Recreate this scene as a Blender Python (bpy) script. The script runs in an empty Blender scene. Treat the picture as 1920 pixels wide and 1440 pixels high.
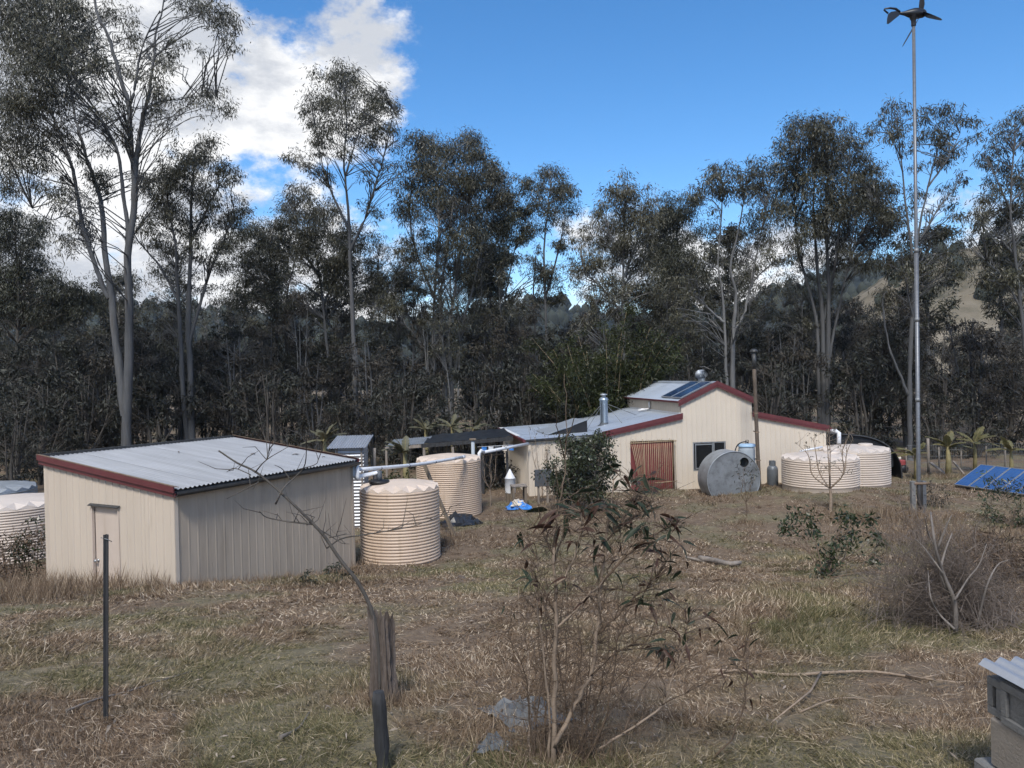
import bpy, math, random
import numpy as np
from mathutils import Vector, Matrix

scene = bpy.context.scene
C = scene.collection
R = math.radians
rng = np.random.default_rng(7)
random.seed(7)

# ------------------------------------------------------------------ camera
CAM_Z = 4.2
FPX = 1450.0                                   # focal length in photograph pixels (1920 wide)
PITCH = math.atan(15 / FPX)
ROLL = R(1.25)
F_ = Vector((0, math.cos(PITCH), -math.sin(PITCH)))
U0 = Vector((0, math.sin(PITCH), math.cos(PITCH)))
R0 = Vector((1, 0, 0))
CR = R0 * math.cos(ROLL) - U0 * math.sin(ROLL)
CU = R0 * math.sin(ROLL) + U0 * math.cos(ROLL)
cam_data = bpy.data.cameras.new('camera')
cam = bpy.data.objects.new('camera', cam_data)
C.objects.link(cam)
m = Matrix((CR, CU, -F_)).transposed().to_4x4()
m.translation = (0, 0, CAM_Z)
cam.matrix_world = m
cam_data.sensor_width = 36
cam_data.lens = FPX / 1920 * 36
cam_data.clip_end = 6000
cam_data.clip_start = 0.05
scene.camera = cam

# ------------------------------------------------------------------ light
SUN_DIR = Vector((-0.08, -0.63, 0.76)).normalized()      # towards the sun (behind the camera, to the left)
sun_el = math.asin(SUN_DIR.z)
sun_az = math.atan2(SUN_DIR.x, SUN_DIR.y)
sl = bpy.data.lights.new('sun', 'SUN')
sl.energy = 2.1
sl.angle = R(12)
sl.color = (1.0, 0.95, 0.86)
sun = bpy.data.objects.new('sun', sl)
C.objects.link(sun)
sun.rotation_euler = SUN_DIR.to_track_quat('Z', 'Y').to_euler()

world = bpy.data.worlds.new('World')
scene.world = world
world.use_nodes = True


CLOUD_OFF = (11.3, 2.2, 4.4)
CL_S, CL_R, CL_L = 3.6, 0.64, 0.125


def build_world():
    nt = world.node_tree
    N, L = nt.nodes, nt.links
    N.clear()
    out = N.new('ShaderNodeOutputWorld')
    bg = N.new('ShaderNodeBackground')
    bg.inputs['Strength'].default_value = 0.12
    L.new(bg.outputs[0], out.inputs[0])
    sky = N.new('ShaderNodeTexSky')
    sky.sky_type = 'NISHITA'
    sky.sun_disc = False
    sky.sun_elevation = sun_el
    sky.sun_rotation = sun_az
    sky.altitude = 200
    sky.air_density = 0.9
    sky.dust_density = 0.3
    sky.ozone_density = 2.2
    hs = N.new('ShaderNodeHueSaturation')
    hs.inputs['Saturation'].default_value = 1.3
    hs.inputs['Value'].default_value = 0.97
    L.new(sky.outputs[0], hs.inputs['Color'])
    tc = N.new('ShaderNodeTexCoord')
    nrm = N.new('ShaderNodeVectorMath'); nrm.operation = 'NORMALIZE'
    L.new(tc.outputs['Generated'], nrm.inputs[0])
    sep = N.new('ShaderNodeSeparateXYZ')
    L.new(nrm.outputs[0], sep.inputs[0])

    def noise(scale, detail, rough, off, zs=1.5):
        mp = N.new('ShaderNodeMapping')
        mp.inputs['Location'].default_value = off
        mp.inputs['Scale'].default_value = (1, 1, zs)
        L.new(nrm.outputs[0], mp.inputs[0])
        n = N.new('ShaderNodeTexNoise')
        n.inputs['Scale'].default_value = scale
        n.inputs['Detail'].default_value = detail
        n.inputs['Roughness'].default_value = rough
        L.new(mp.outputs[0], n.inputs['Vector'])
        return n.outputs[0]

    def mr(sock, a, b, c, d, smooth=False):
        n = N.new('ShaderNodeMapRange')
        if smooth:
            n.interpolation_type = 'SMOOTHSTEP'
        for k, v in zip((1, 2, 3, 4), (a, b, c, d)):
            n.inputs[k].default_value = v
        L.new(sock, n.inputs[0])
        return n.outputs[0]

    def math_(op, a, b):
        n = N.new('ShaderNodeMath'); n.operation = op
        for i, s in enumerate((a, b)):
            if isinstance(s, (int, float)):
                n.inputs[i].default_value = s
            else:
                L.new(s, n.inputs[i])
        return n.outputs[0]
    n1 = noise(CL_S, 12, CL_R, CLOUD_OFF)
    n2 = noise(5.5, 8, 0.62, (1.1, 7.7, 3.4), 2.2)
    left = mr(sep.outputs['X'], 0.0, -0.30, -0.11, CL_L, True)
    low = mr(sep.outputs['Z'], 0.27, 0.10, 0.0, 0.13, True)
    right = mr(sep.outputs['X'], 0.40, 0.52, 0.0, 0.15, True)
    cov = math_('ADD', math_('ADD', math_('ADD', n1, left), low), right)
    mask = mr(cov, 0.525, 0.625, 0, 1, True)
    edge = mr(cov, 0.60, 0.80, 0, 1, True)
    mix2 = N.new('ShaderNodeMixRGB')
    L.new(mr(n2, 0.40, 0.58, 0, 1, True), mix2.inputs[0])
    mix2.inputs[1].default_value = (3.2, 3.35, 3.65, 1)
    mix2.inputs[2].default_value = (5.4, 5.4, 5.4, 1)
    mixs = N.new('ShaderNodeMixRGB')
    L.new(mask, mixs.inputs[0])
    L.new(hs.outputs[0], mixs.inputs[1])
    L.new(mix2.outputs[0], mixs.inputs[2])
    L.new(mixs.outputs[0], bg.inputs['Color'])


build_world()
scene.view_settings.view_transform = 'Standard'
scene.view_settings.look = 'None'
scene.view_settings.exposure = 0.80
scene.view_settings.gamma = 1.0
scene.render.engine = 'CYCLES'
scene.cycles.max_bounces = 3
scene.cycles.diffuse_bounces = 2
scene.cycles.glossy_bounces = 2
scene.cycles.transmission_bounces = 4
scene.cycles.transparent_max_bounces = 6
scene.cycles.use_adaptive_sampling = True
scene.cycles.adaptive_threshold = 0.02
scene.cycles.caustics_reflective = False
scene.cycles.caustics_refractive = False


# ------------------------------------------------------------------ helpers
def ray(px, py):
    return F_ + CR * ((px - 960) / FPX) - CU * ((py - 720) / FPX)


def pix(px, py, Y):
    d = ray(px, py)
    return Vector((0, 0, CAM_Z)) + d * (Y / d.y)


PROF_Y = np.array([-400, -20, 0, 4, 8, 13, 14.7, 17, 20, 26, 34, 60, 120, 4000.0])
PROF_Z = np.array([20, 5.5, 2.81, 2.19, 1.56, 0.78, 0.36, 0.0, -0.05, -0.02, 0.0, -0.3, 0.5, 0.5])


def gz(x, y):
    x = np.asarray(x, float); y = np.asarray(y, float)
    z = np.interp(y, PROF_Y, PROF_Z)
    # soften the table's corners a little
    z = 0.5 * z + 0.25 * (np.interp(y - .7, PROF_Y, PROF_Z) + np.interp(y + .7, PROF_Y, PROF_Z))
    z = z + .33 * np.exp(-((x - 10.3) ** 2 + (y - 25.5) ** 2) / (2 * 1.7 ** 2))          # soil pad under the pale tanks
    b = 0.025 * np.sin(1.9 * x + .6 * y) * np.sin(1.3 * y - .4 * x) + 0.018 * np.sin(4.1 * x + 1) * np.sin(3.7 * y + .5 * x)
    fade = np.clip((40 - y) / 10, 0, 1)
    return z + b * fade


def gnd(px, py):
    d = ray(px, py)
    lo, t = 2.0, 2.0
    while t < 300:
        p = Vector((0, 0, CAM_Z)) + d * t
        if p.z <= float(gz(p.x, p.y)):
            a, b = lo, t
            for _ in range(25):
                mid = .5 * (a + b)
                q = Vector((0, 0, CAM_Z)) + d * mid
                if q.z <= float(gz(q.x, q.y)): b = mid
                else: a = mid
            return Vector((0, 0, CAM_Z)) + d * b
        lo = t
        t += .25
    return Vector((0, 0, CAM_Z)) + d * 300


def on_ground(p, dz=0.0):
    return Vector((p[0], p[1], float(gz(p[0], p[1])) + dz))


def tag(o, label=None, cat=None, group=None, kind=None):
    if label: o['label'] = label
    if cat: o['category'] = cat
    if group: o['group'] = group
    if kind: o['kind'] = kind
    return o


def thing(name, label, cat, loc=(0, 0, 0), rotz=0.0, group=None):
    o = bpy.data.objects.new(name, None)
    o.empty_display_size = .2
    C.objects.link(o)
    o.location = loc
    o.rotation_euler = (0, 0, rotz)
    return tag(o, label, cat, group)


def link_mesh(name, me, parent=None):
    o = bpy.data.objects.new(name, me)
    C.objects.link(o)
    if parent is not None:
        o.parent = parent
    return o


def np_mesh(name, V, F, mat, smooth=False, tint=None):
    """V (n,3) floats, F (m,k) ints with constant k"""
    V = np.ascontiguousarray(V, np.float32); F = np.ascontiguousarray(F, np.int32)
    me = bpy.data.meshes.new(name)
    k = F.shape[1]
    me.vertices.add(len(V)); me.vertices.foreach_set('co', V.ravel())
    me.loops.add(F.size); me.loops.foreach_set('vertex_index', F.ravel())
    me.polygons.add(len(F))
    me.polygons.foreach_set('loop_start', np.arange(0, F.size, k, dtype=np.int32))
    me.polygons.foreach_set('loop_total', np.full(len(F), k, np.int32))
    if smooth:
        me.polygons.foreach_set('use_smooth', np.ones(len(F), bool))
    if tint is not None:
        a = me.attributes.new('tint', 'FLOAT', 'FACE')
        a.data.foreach_set('value', np.ascontiguousarray(tint, np.float32))
    me.update(calc_edges=True)
    me.materials.append(mat)
    return me


class MB:
    """collects plain shapes into one mesh"""
    def __init__(self): self.v = []; self.f = []; self.sm = []

    def add(self, vs, fs, smooth=False):
        o = len(self.v)
        self.v += [tuple(p) for p in vs]
        self.f += [tuple(o + i for i in f) for f in fs]
        self.sm += [smooth] * len(fs)
        return self

    def box(self, c, s, M=None, bev=0.0):
        x, y, z = s[0] / 2, s[1] / 2, s[2] / 2
        if bev > 0:
            b = min(bev, x * .45, y * .45, z * .45)
            vs, idx = [], {}
            for sx in (-1, 1):
                for sy in (-1, 1):
                    for sz in (-1, 1):
                        for ax in range(3):
                            p = [sx * (x - b), sy * (y - b), sz * (z - b)]
                            p[ax] = (sx * x, sy * y, sz * z)[ax]
                            idx[(sx, sy, sz, ax)] = len(vs); vs.append(p)
            fs = []
            for ax in range(3):
                o1, o2 = [(1, 2), (2, 0), (0, 1)][ax]
                for s_ in (-1, 1):
                    q = []
                    for a, b_ in ((-1, -1), (1, -1), (1, 1), (-1, 1)):
                        k = [0, 0, 0]; k[ax] = s_; k[o1] = a; k[o2] = b_
                        q.append(idx[(*k, ax)])
                    fs.append(q if s_ > 0 else q[::-1])
            for ax in range(3):                       # edges along ax
                o1, o2 = [(1, 2), (2, 0), (0, 1)][ax]
                for a in (-1, 1):
                    for b_ in (-1, 1):
                        k0 = [0, 0, 0]; k1 = [0, 0, 0]
                        k0[ax] = -1; k1[ax] = 1
                        k0[o1] = k1[o1] = a; k0[o2] = k1[o2] = b_
                        q = [idx[(*k0, o1)], idx[(*k1, o1)], idx[(*k1, o2)], idx[(*k0, o2)]]
                        fs.append(q if a * b_ < 0 else q[::-1])
            for sx in (-1, 1):
                for sy in (-1, 1):
                    for sz in (-1, 1):
                        q = [idx[(sx, sy, sz, k)] for k in range(3)]
                        fs.append(q if sx * sy * sz > 0 else q[::-1])
        else:
            vs = [(-x, -y, -z), (x, -y, -z), (x, y, -z), (-x, y, -z), (-x, -y, z), (x, -y, z), (x, y, z), (-x, y, z)]
            fs = [(0, 3, 2, 1), (4, 5, 6, 7), (0, 1, 5, 4), (1, 2, 6, 5), (2, 3, 7, 6), (3, 0, 4, 7)]
        c = Vector(c)
        vs = [(M @ Vector(p) if M else Vector(p)) + c for p in vs]
        return self.add(vs, fs)

    def hexa(self, bottom, top):
        """eight corners: 4 bottom (ccw seen from above), 4 top"""
        return self.add(list(bottom) + list(top), [(0, 3, 2, 1), (4, 5, 6, 7), (0, 1, 5, 4), (1, 2, 6, 5), (2, 3, 7, 6), (3, 0, 4, 7)])

    def bar(self, p, q, w, h, up=(0, 0, 1)):
        """rectangular bar between p and q"""
        p, q = Vector(p), Vector(q)
        d = (q - p).normalized()
        up = Vector(up)
        if abs(d.dot(up)) > .98: up = Vector((1, 0, 0))
        s = d.cross(up).normalized(); u = s.cross(d)
        a, b = s * w / 2, u * h / 2
        vs = [p - a - b, p + a - b, p + a + b, p - a + b, q - a - b, q + a - b, q + a + b, q - a + b]
        return self.add(vs, [(0, 1, 2, 3), (7, 6, 5, 4), (0, 4, 5, 1), (1, 5, 6, 2), (2, 6, 7, 3), (3, 7, 4, 0)])

    def tube(self, pts, r, k=8, cap=True, smooth=True):
        pts = [Vector(p) for p in pts]
        n = len(pts)
        rs = [r] * n if isinstance(r, (int, float)) else list(r)
        vs, fs = [], []
        ref = None
        for i, p in enumerate(pts):
            d = (pts[min(i + 1, n - 1)] - pts[max(i - 1, 0)])
            if d.length < 1e-9: d = Vector((0, 0, 1))
            d.normalize()
            if ref is None:
                ref = d.orthogonal().normalized()
            ref = (ref - d * ref.dot(d))
            if ref.length < 1e-6: ref = d.orthogonal()
            ref.normalize()
            s = d.cross(ref)
            for j in range(k):
                a = 2 * math.pi * j / k
                vs.append(p + (ref * math.cos(a) + s * math.sin(a)) * rs[i])
        for i in range(n - 1):
            for j in range(k):
                a, b = i * k + j, i * k + (j + 1) % k
                fs.append((a, b, b + k, a + k))
        self.add(vs, fs, smooth)
        if cap:
            o = len(self.v) - len(vs)
            self.f += [tuple(o + j for j in range(k))[::-1], tuple(o + (n - 1) * k + j for j in range(k))]
            self.sm += [False, False]
        return self

    def lathe(self, prof, n=32, c=(0, 0, 0), smooth=True, M=None):
        vs, fs = [], []
        c = Vector(c)
        for (r, z) in prof:
            for j in range(n):
                a = 2 * math.pi * j / n
                p = Vector((r * math.cos(a), r * math.sin(a), z))
                vs.append((M @ p if M else p) + c)
        for i in range(len(prof) - 1):
            for j in range(n):
                a, b = i * n + j, i * n + (j + 1) % n
                fs.append((a, b, b + n, a + n))
        return self.add(vs, fs, smooth)

    def mesh(self, name, mat):
        me = bpy.data.meshes.new(name)
        me.from_pydata([tuple(p) for p in self.v], [], self.f)
        me.polygons.foreach_set('use_smooth', self.sm)
        me.materials.append(mat)
        me.update()
        return me

    def build(self, name, mat, parent=None, world=False):
        """world=True: vertices are in world space, parent is an unrotated empty"""
        if world and parent is not None:
            o = Vector(parent.location)
            self.v = [tuple(Vector(p) - o) for p in self.v]
        return link_mesh(name, self.mesh(name, mat), parent)


def tubes_np(P, Rr, k=3):
    """P (n,m,3) polylines, Rr (n,m) radii -> V, F (quads)"""
    P = np.asarray(P, float); Rr = np.asarray(Rr, float)
    n, mm, _ = P.shape
    D = np.empty_like(P)
    D[:, 1:-1] = P[:, 2:] - P[:, :-2]; D[:, 0] = P[:, 1] - P[:, 0]; D[:, -1] = P[:, -1] - P[:, -2]
    D /= np.linalg.norm(D, axis=2, keepdims=True) + 1e-9
    ref = np.where(np.abs(D[..., 2:3]) > .9, np.array([1., 0, 0]), np.array([0, 0, 1.]))
    A = np.cross(D, ref); A /= np.linalg.norm(A, axis=2, keepdims=True) + 1e-9
    B = np.cross(D, A)
    ang = 2 * np.pi * np.arange(k) / k
    V = P[:, :, None, :] + Rr[:, :, None, None] * (A[:, :, None, :] * np.cos(ang)[None, None, :, None] + B[:, :, None, :] * np.sin(ang)[None, None, :, None])
    V = V.reshape(-1, 3)
    i = np.arange(n)[:, None, None]; j = np.arange(mm - 1)[None, :, None]; q = np.arange(k)[None, None, :]
    a = (i * mm + j) * k + q; b = (i * mm + j) * k + (q + 1) % k
    F = np.stack([a, b, b + k, a + k], -1).reshape(-1, 4)
    return V, F


def join_vf(parts):
    Vs, Fs, o = [], [], 0
    for V, F in parts:
        Vs.append(V); Fs.append(F + o); o += len(V)
    return np.concatenate(Vs), np.concatenate(Fs)


def leaves_np(Cn, D, Ln, Wd, rg, flat=None):
    """rhombic leaves: base at Cn along D; returns V,F"""
    n = len(Cn)
    D = D / (np.linalg.norm(D, axis=1, keepdims=True) + 1e-9)
    rnd = rg.normal(size=(n, 3)) if flat is None else flat
    S = np.cross(D, rnd); S /= np.linalg.norm(S, axis=1, keepdims=True) + 1e-9
    Nn = np.cross(S, D)
    Ln = np.asarray(Ln)[:, None]; Wd = np.asarray(Wd)[:, None]
    p0 = Cn; p2 = Cn + D * Ln
    mid = Cn + D * Ln * .45 + Nn * Ln * .07
    V = np.stack([p0, mid + S * Wd * .5, p2, mid - S * Wd * .5], 1).reshape(-1, 3)
    F = np.arange(4 * n).reshape(-1, 4)
    return V, F


# ------------------------------------------------------------------ materials
def new_mat(name):
    mt = bpy.data.materials.new(name)
    mt.use_nodes = True
    nt = mt.node_tree
    b = nt.nodes['Principled BSDF']
    return mt, nt.nodes, nt.links, b


def mk(name, col, rough=.7, metal=0.0, var=.25, scale=3.0, stretch=(1, 1, 1), col2=None, dirt=None, bump=0.0, bscale=40.0,
       spec=.5, tint=False, coord='Object', trans=0.0):
    """noise mottled principled material; dirt=(colour, scale, threshold, amount, stretch)"""
    mt, N, L, b = new_mat(name)
    b.inputs['Roughness'].default_value = rough
    b.inputs['Metallic'].default_value = metal
    b.inputs['Specular IOR Level'].default_value = spec
    tc = N.new('ShaderNodeTexCoord')

    def noise(scale, stretch, detail=6, rough=.6):
        mp = N.new('ShaderNodeMapping'); mp.inputs['Scale'].default_value = stretch
        L.new(tc.outputs[coord], mp.inputs[0])
        n = N.new('ShaderNodeTexNoise')
        n.inputs['Scale'].default_value = scale; n.inputs['Detail'].default_value = detail; n.inputs['Roughness'].default_value = rough
        L.new(mp.outputs[0], n.inputs['Vector'])
        return n.outputs[0]
    n1 = noise(scale, stretch)
    mr = N.new('ShaderNodeMapRange'); L.new(n1, mr.inputs[0])
    mr.inputs[1].default_value = .3; mr.inputs[2].default_value = .7
    mix = N.new('ShaderNodeMixRGB'); L.new(mr.outputs[0], mix.inputs[0])
    c1 = col
    c2 = col2 if col2 else tuple(min(1, c * (1 + var)) for c in col)
    if not col2: c1 = tuple(c * (1 - var) for c in col)
    mix.inputs[1].default_value = (*c1, 1); mix.inputs[2].default_value = (*c2, 1)
    outc = mix.outputs[0]
    if tint:
        at = N.new('ShaderNodeAttribute'); at.attribute_name = 'tint'
        mu = N.new('ShaderNodeMixRGB'); mu.blend_type = 'MULTIPLY'; mu.inputs[0].default_value = 1
        L.new(outc, mu.inputs[1]); L.new(at.outputs['Fac'], mu.inputs[2])
        outc = mu.outputs[0]
    if dirt:
        dc, ds, th, amt, st = dirt
        n2 = noise(ds, st, 8, .65)
        m2 = N.new('ShaderNodeMapRange'); m2.interpolation_type = 'SMOOTHSTEP'
        L.new(n2, m2.inputs[0]); m2.inputs[1].default_value = th; m2.inputs[2].default_value = th + .22
        m2.inputs[4].default_value = amt
        mx = N.new('ShaderNodeMixRGB'); L.new(m2.outputs[0], mx.inputs[0])
        L.new(outc, mx.inputs[1]); mx.inputs[2].default_value = (*dc, 1)
        outc = mx.outputs[0]
    L.new(outc, b.inputs['Base Color'])
    if bump:
        n3 = noise(bscale, stretch, 5, .6)
        bp = N.new('ShaderNodeBump'); bp.inputs['Strength'].default_value = bump; bp.inputs['Distance'].default_value = .02
        L.new(n3, bp.inputs['Height']); L.new(bp.outputs[0], b.inputs['Normal'])
    if trans > 0:
        tr = N.new('ShaderNodeBsdfTranslucent'); L.new(outc, tr.inputs[0])
        ms = N.new('ShaderNodeMixShader'); ms.inputs[0].default_value = trans
        out = N['Material Output']
        L.new(b.outputs[0], ms.inputs[1]); L.new(tr.outputs[0], ms.inputs[2]); L.new(ms.outputs[0], out.inputs[0])
    return mt


M = {}
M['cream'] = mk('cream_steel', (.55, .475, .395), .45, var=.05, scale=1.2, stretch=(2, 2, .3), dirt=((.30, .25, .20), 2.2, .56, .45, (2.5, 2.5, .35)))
M['cream_grubby_shaded'] = mk('weathered_shaded_cream_steel', (.41, .342, .272), .55, var=.09, scale=1.5, stretch=(3, 3, .3), dirt=((.285, .235, .185), 1.6, .46, .6, (2, 2, .3)))  # base darkened to carry the long wall's shade; the streaks are stains
M['cream_house'] = mk('house_cream_steel', (.62, .545, .455), .45, var=.04, scale=.8, dirt=((.42, .35, .28), 1.4, .62, .4, (2.5, 2.5, .3)))
M['door_cream'] = mk('door_cream', (.55, .465, .40), .4, var=.06, scale=2, dirt=((.36, .28, .19), 2.5, .52, .5, (2, 2, .5)))
M['red'] = mk('maroon_steel', (.115, .028, .032), .45, var=.15, scale=4, dirt=((.22, .11, .09), 6, .6, .5, (1, 1, 1)))
M['zinc'] = mk('zincalume', (.43, .445, .475), .42, .55, var=.16, scale=1.8, stretch=(2.2, .2, 1), dirt=((.34, .35, .37), 3, .58, .6, (.5, 2, 1)))
M['zinc2'] = mk('house_zincalume', (.50, .55, .61), .40, .55, var=.07, scale=1.0, dirt=((.40, .40, .40), 2.4, .6, .5, (1, 2, 1)))
M['galv'] = mk('galvanised_iron', (.36, .39, .42), .48, .6, var=.2, scale=2.2, dirt=((.20, .21, .22), 3.5, .5, .6, (1, 1, 1)), bump=.05)
M['galv_dark'] = mk('dull_galvanised_iron', (.23, .245, .26), .55, .4, var=.25, scale=2.0, dirt=((.11, .115, .12), 3.0, .45, .7, (1, 1, 1)))
M['gutter'] = mk('dark_gutter', (.045, .047, .05), .5, .2, var=.3, scale=6)
M['rust'] = mk('rusty_flashing', (.20, .145, .105), .8, var=.3, scale=8, dirt=((.16, .07, .03), 7, .5, .8, (1, 1, 1)))
M['tank'] = mk('beige_poly_tank', (.54, .415, .315), .5, var=.05, scale=1.5, dirt=((.34, .25, .165), 2, .50, .6, (4, 4, .3)))
M['tank_pale'] = mk('pale_poly_tank', (.58, .49, .415), .5, var=.05, scale=1.5, dirt=((.42, .34, .26), 2, .52, .55, (4, 4, .3)))
M['lid'] = mk('poly_tank_lid', (.62, .51, .42), .5, var=.06, scale=3, dirt=((.42, .35, .28), 4, .6, .5, (1, 1, 1)))
M['lid_pale'] = mk('pale_tank_lid', (.58, .51, .455), .5, var=.06, scale=3, dirt=((.5, .44, .40), 4, .6, .5, (1, 1, 1)))
M['pvc'] = mk('white_pvc', (.66, .68, .72), .35, var=.06, scale=4, dirt=((.38, .38, .38), 5, .58, .6, (1, 1, 1)))
M['black'] = mk('black_plastic', (.012, .012, .014), .5, var=.3, scale=5)
M['sheet_black'] = mk('black_sheeting', (.02, .023, .03), .3, var=.4, scale=3, bump=.4, bscale=6)
M['dark_wood'] = mk('charred_timber', (.030, .031, .034), .75, var=.55, scale=18, stretch=(1, 1, .12), bump=.8, bscale=45)
M['wood'] = mk('weathered_timber', (.17, .135, .10), .85, var=.4, scale=8, stretch=(1, 1, .15), bump=.7, bscale=30)
M['wood_grey'] = mk('grey_timber', (.23, .20, .175), .85, var=.35, scale=9, stretch=(1, 1, .15), bump=.5, bscale=30)
M['red_door'] = mk('maroon_door', (.20, .045, .045), .6, var=.2, scale=5, stretch=(4, 1, .3))
M['bamboo'] = mk('dry_bamboo', (.34, .26, .16), .6, var=.25, scale=6, stretch=(1, 1, .4))
M['conc'] = mk('concrete', (.17, .17, .17), .9, var=.2, scale=5, dirt=((.07, .072, .075), 4, .5, .7, (1, 1, 1)), bump=.5, bscale=60)
M['conc_tan'] = mk('tan_concrete', (.26, .23, .20), .9, var=.15, scale=4, dirt=((.2, .18, .16), 3, .52, .6, (1, 1, 1)), bump=.4, bscale=70)
M['glass'] = mk('window_glass', (.012, .013, .015), .06, var=.2, spec=.6)
M['alu'] = mk('aluminium', (.40, .41, .42), .4, .6, var=.1)
M['steel'] = mk('galvanised_pole', (.17, .18, .20), .45, .5, var=.22, scale=3, stretch=(1, 1, 4), dirt=((.10, .105, .11), 4, .5, .6, (1, 1, 3)))
M['gas'] = mk('grey_enamel', (.13, .145, .165), .45, .2, var=.15, scale=5)
M['tarp'] = mk('blue_tarp', (.05, .22, .62), .45, var=.25, scale=4, bump=.5, bscale=12)
M['tarp_pale'] = mk('pale_tarp', (.62, .57, .5), .6, var=.15, scale=5)
M['turbine'] = mk('turbine_black', (.008, .010, .016), .4, var=.2)
M['white'] = mk('white_paint', (.72, .73, .75), .5, var=.08, scale=3)
M['greyblue'] = mk('blue_grey_board', (.075, .085, .10), .6, var=.25, scale=4)
M['flue'] = mk('flue_steel', (.38, .45, .52), .3, .75, var=.12, scale=4)
M['rust_pipe'] = mk('rusty_flue', (.105, .082, .064), .75, .2, var=.35, scale=4, dirt=((.05, .034, .024), 5, .5, .7, (1, 1, .4)))
M['poly'] = mk('translucent_drum', (.33, .37, .41), .4, var=.1, scale=3)
M['blue_lid'] = mk('pale_blue_lid', (.30, .45, .62), .45, var=.1)
M['red_plain'] = mk('faded_red', (.30, .06, .06), .6, var=.2)

M['bark'] = mk('gum_bark', (.048, .050, .054), .85, scale=1.6, stretch=(3, 3, .35), col2=(.115, .117, .122), dirt=((.055, .045, .036), 2.2, .52, .75, (2.5, 2.5, .25)), bump=.4, bscale=12)
M['bark_white'] = mk('white_gum_bark', (.090, .091, .094), .8, scale=1.5, stretch=(3, 3, .4), col2=(.205, .203, .20), dirt=((.085, .070, .058), 2.0, .56, .7, (2.5, 2.5, .3)), bump=.3, bscale=12)
M['bark_dark'] = mk('dark_bark', (.045, .04, .036), .9, scale=3, stretch=(3, 3, .35), col2=(.10, .09, .08), bump=.5, bscale=14)
M['twig'] = mk('brown_twig', (.115, .08, .055), .8, var=.3, scale=12)
M['twig_pale'] = mk('pale_twig', (.26, .20, .15), .8, var=.3, scale=12)
M['twig_grey'] = mk('grey_dead_wood', (.17, .15, .135), .85, var=.4, scale=10, stretch=(1, 1, .4))
M['leaf'] = mk('gum_leaf', (.030, .031, .018), .45, scale=.5, col2=(.072, .068, .042), tint=True)  # forest leaf colours kept low, holding cloud shade and backlighting
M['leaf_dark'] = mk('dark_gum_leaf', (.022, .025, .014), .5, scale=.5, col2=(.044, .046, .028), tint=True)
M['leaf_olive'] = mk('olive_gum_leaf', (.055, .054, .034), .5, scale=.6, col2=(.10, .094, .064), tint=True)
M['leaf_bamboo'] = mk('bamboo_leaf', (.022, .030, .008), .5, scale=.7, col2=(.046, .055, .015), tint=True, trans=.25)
M['leaf_under'] = mk('understorey_leaf', (.009, .011, .008), .6, scale=.25, col2=(.028, .029, .019), tint=True)  # understorey leaves darkened in colour to stand for the wood's shade
M['leaf_brown'] = mk('dry_understorey_leaf', (.026, .022, .017), .7, scale=.3, col2=(.066, .056, .042), tint=True)
M['leaf_far'] = mk('far_tree_crown', (.020, .026, .020), .9, scale=.05, col2=(.045, .052, .040), tint=True)
M['leaf_shrub'] = mk('shrub_leaf', (.024, .038, .015), .35, scale=1.5, col2=(.045, .062, .026), tint=True, trans=.15)
M['leaf_big_green'] = mk('big_green_leaf', (.012, .020, .011), .5, scale=6, col2=(.030, .042, .024), trans=.1, spec=.3)
M['leaf_big_red'] = mk('big_brown_leaf', (.030, .015, .011), .55, scale=8, col2=(.070, .036, .024), trans=.1, spec=.3)
M['leaf_banana'] = mk('banana_leaf', (.085, .088, .034), .5, scale=3, col2=(.19, .165, .075), trans=.3)
M['leaf_banana_grey'] = mk('dead_banana_leaf', (.085, .085, .055), .6, scale=3, col2=(.14, .135, .085), trans=.25)


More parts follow.
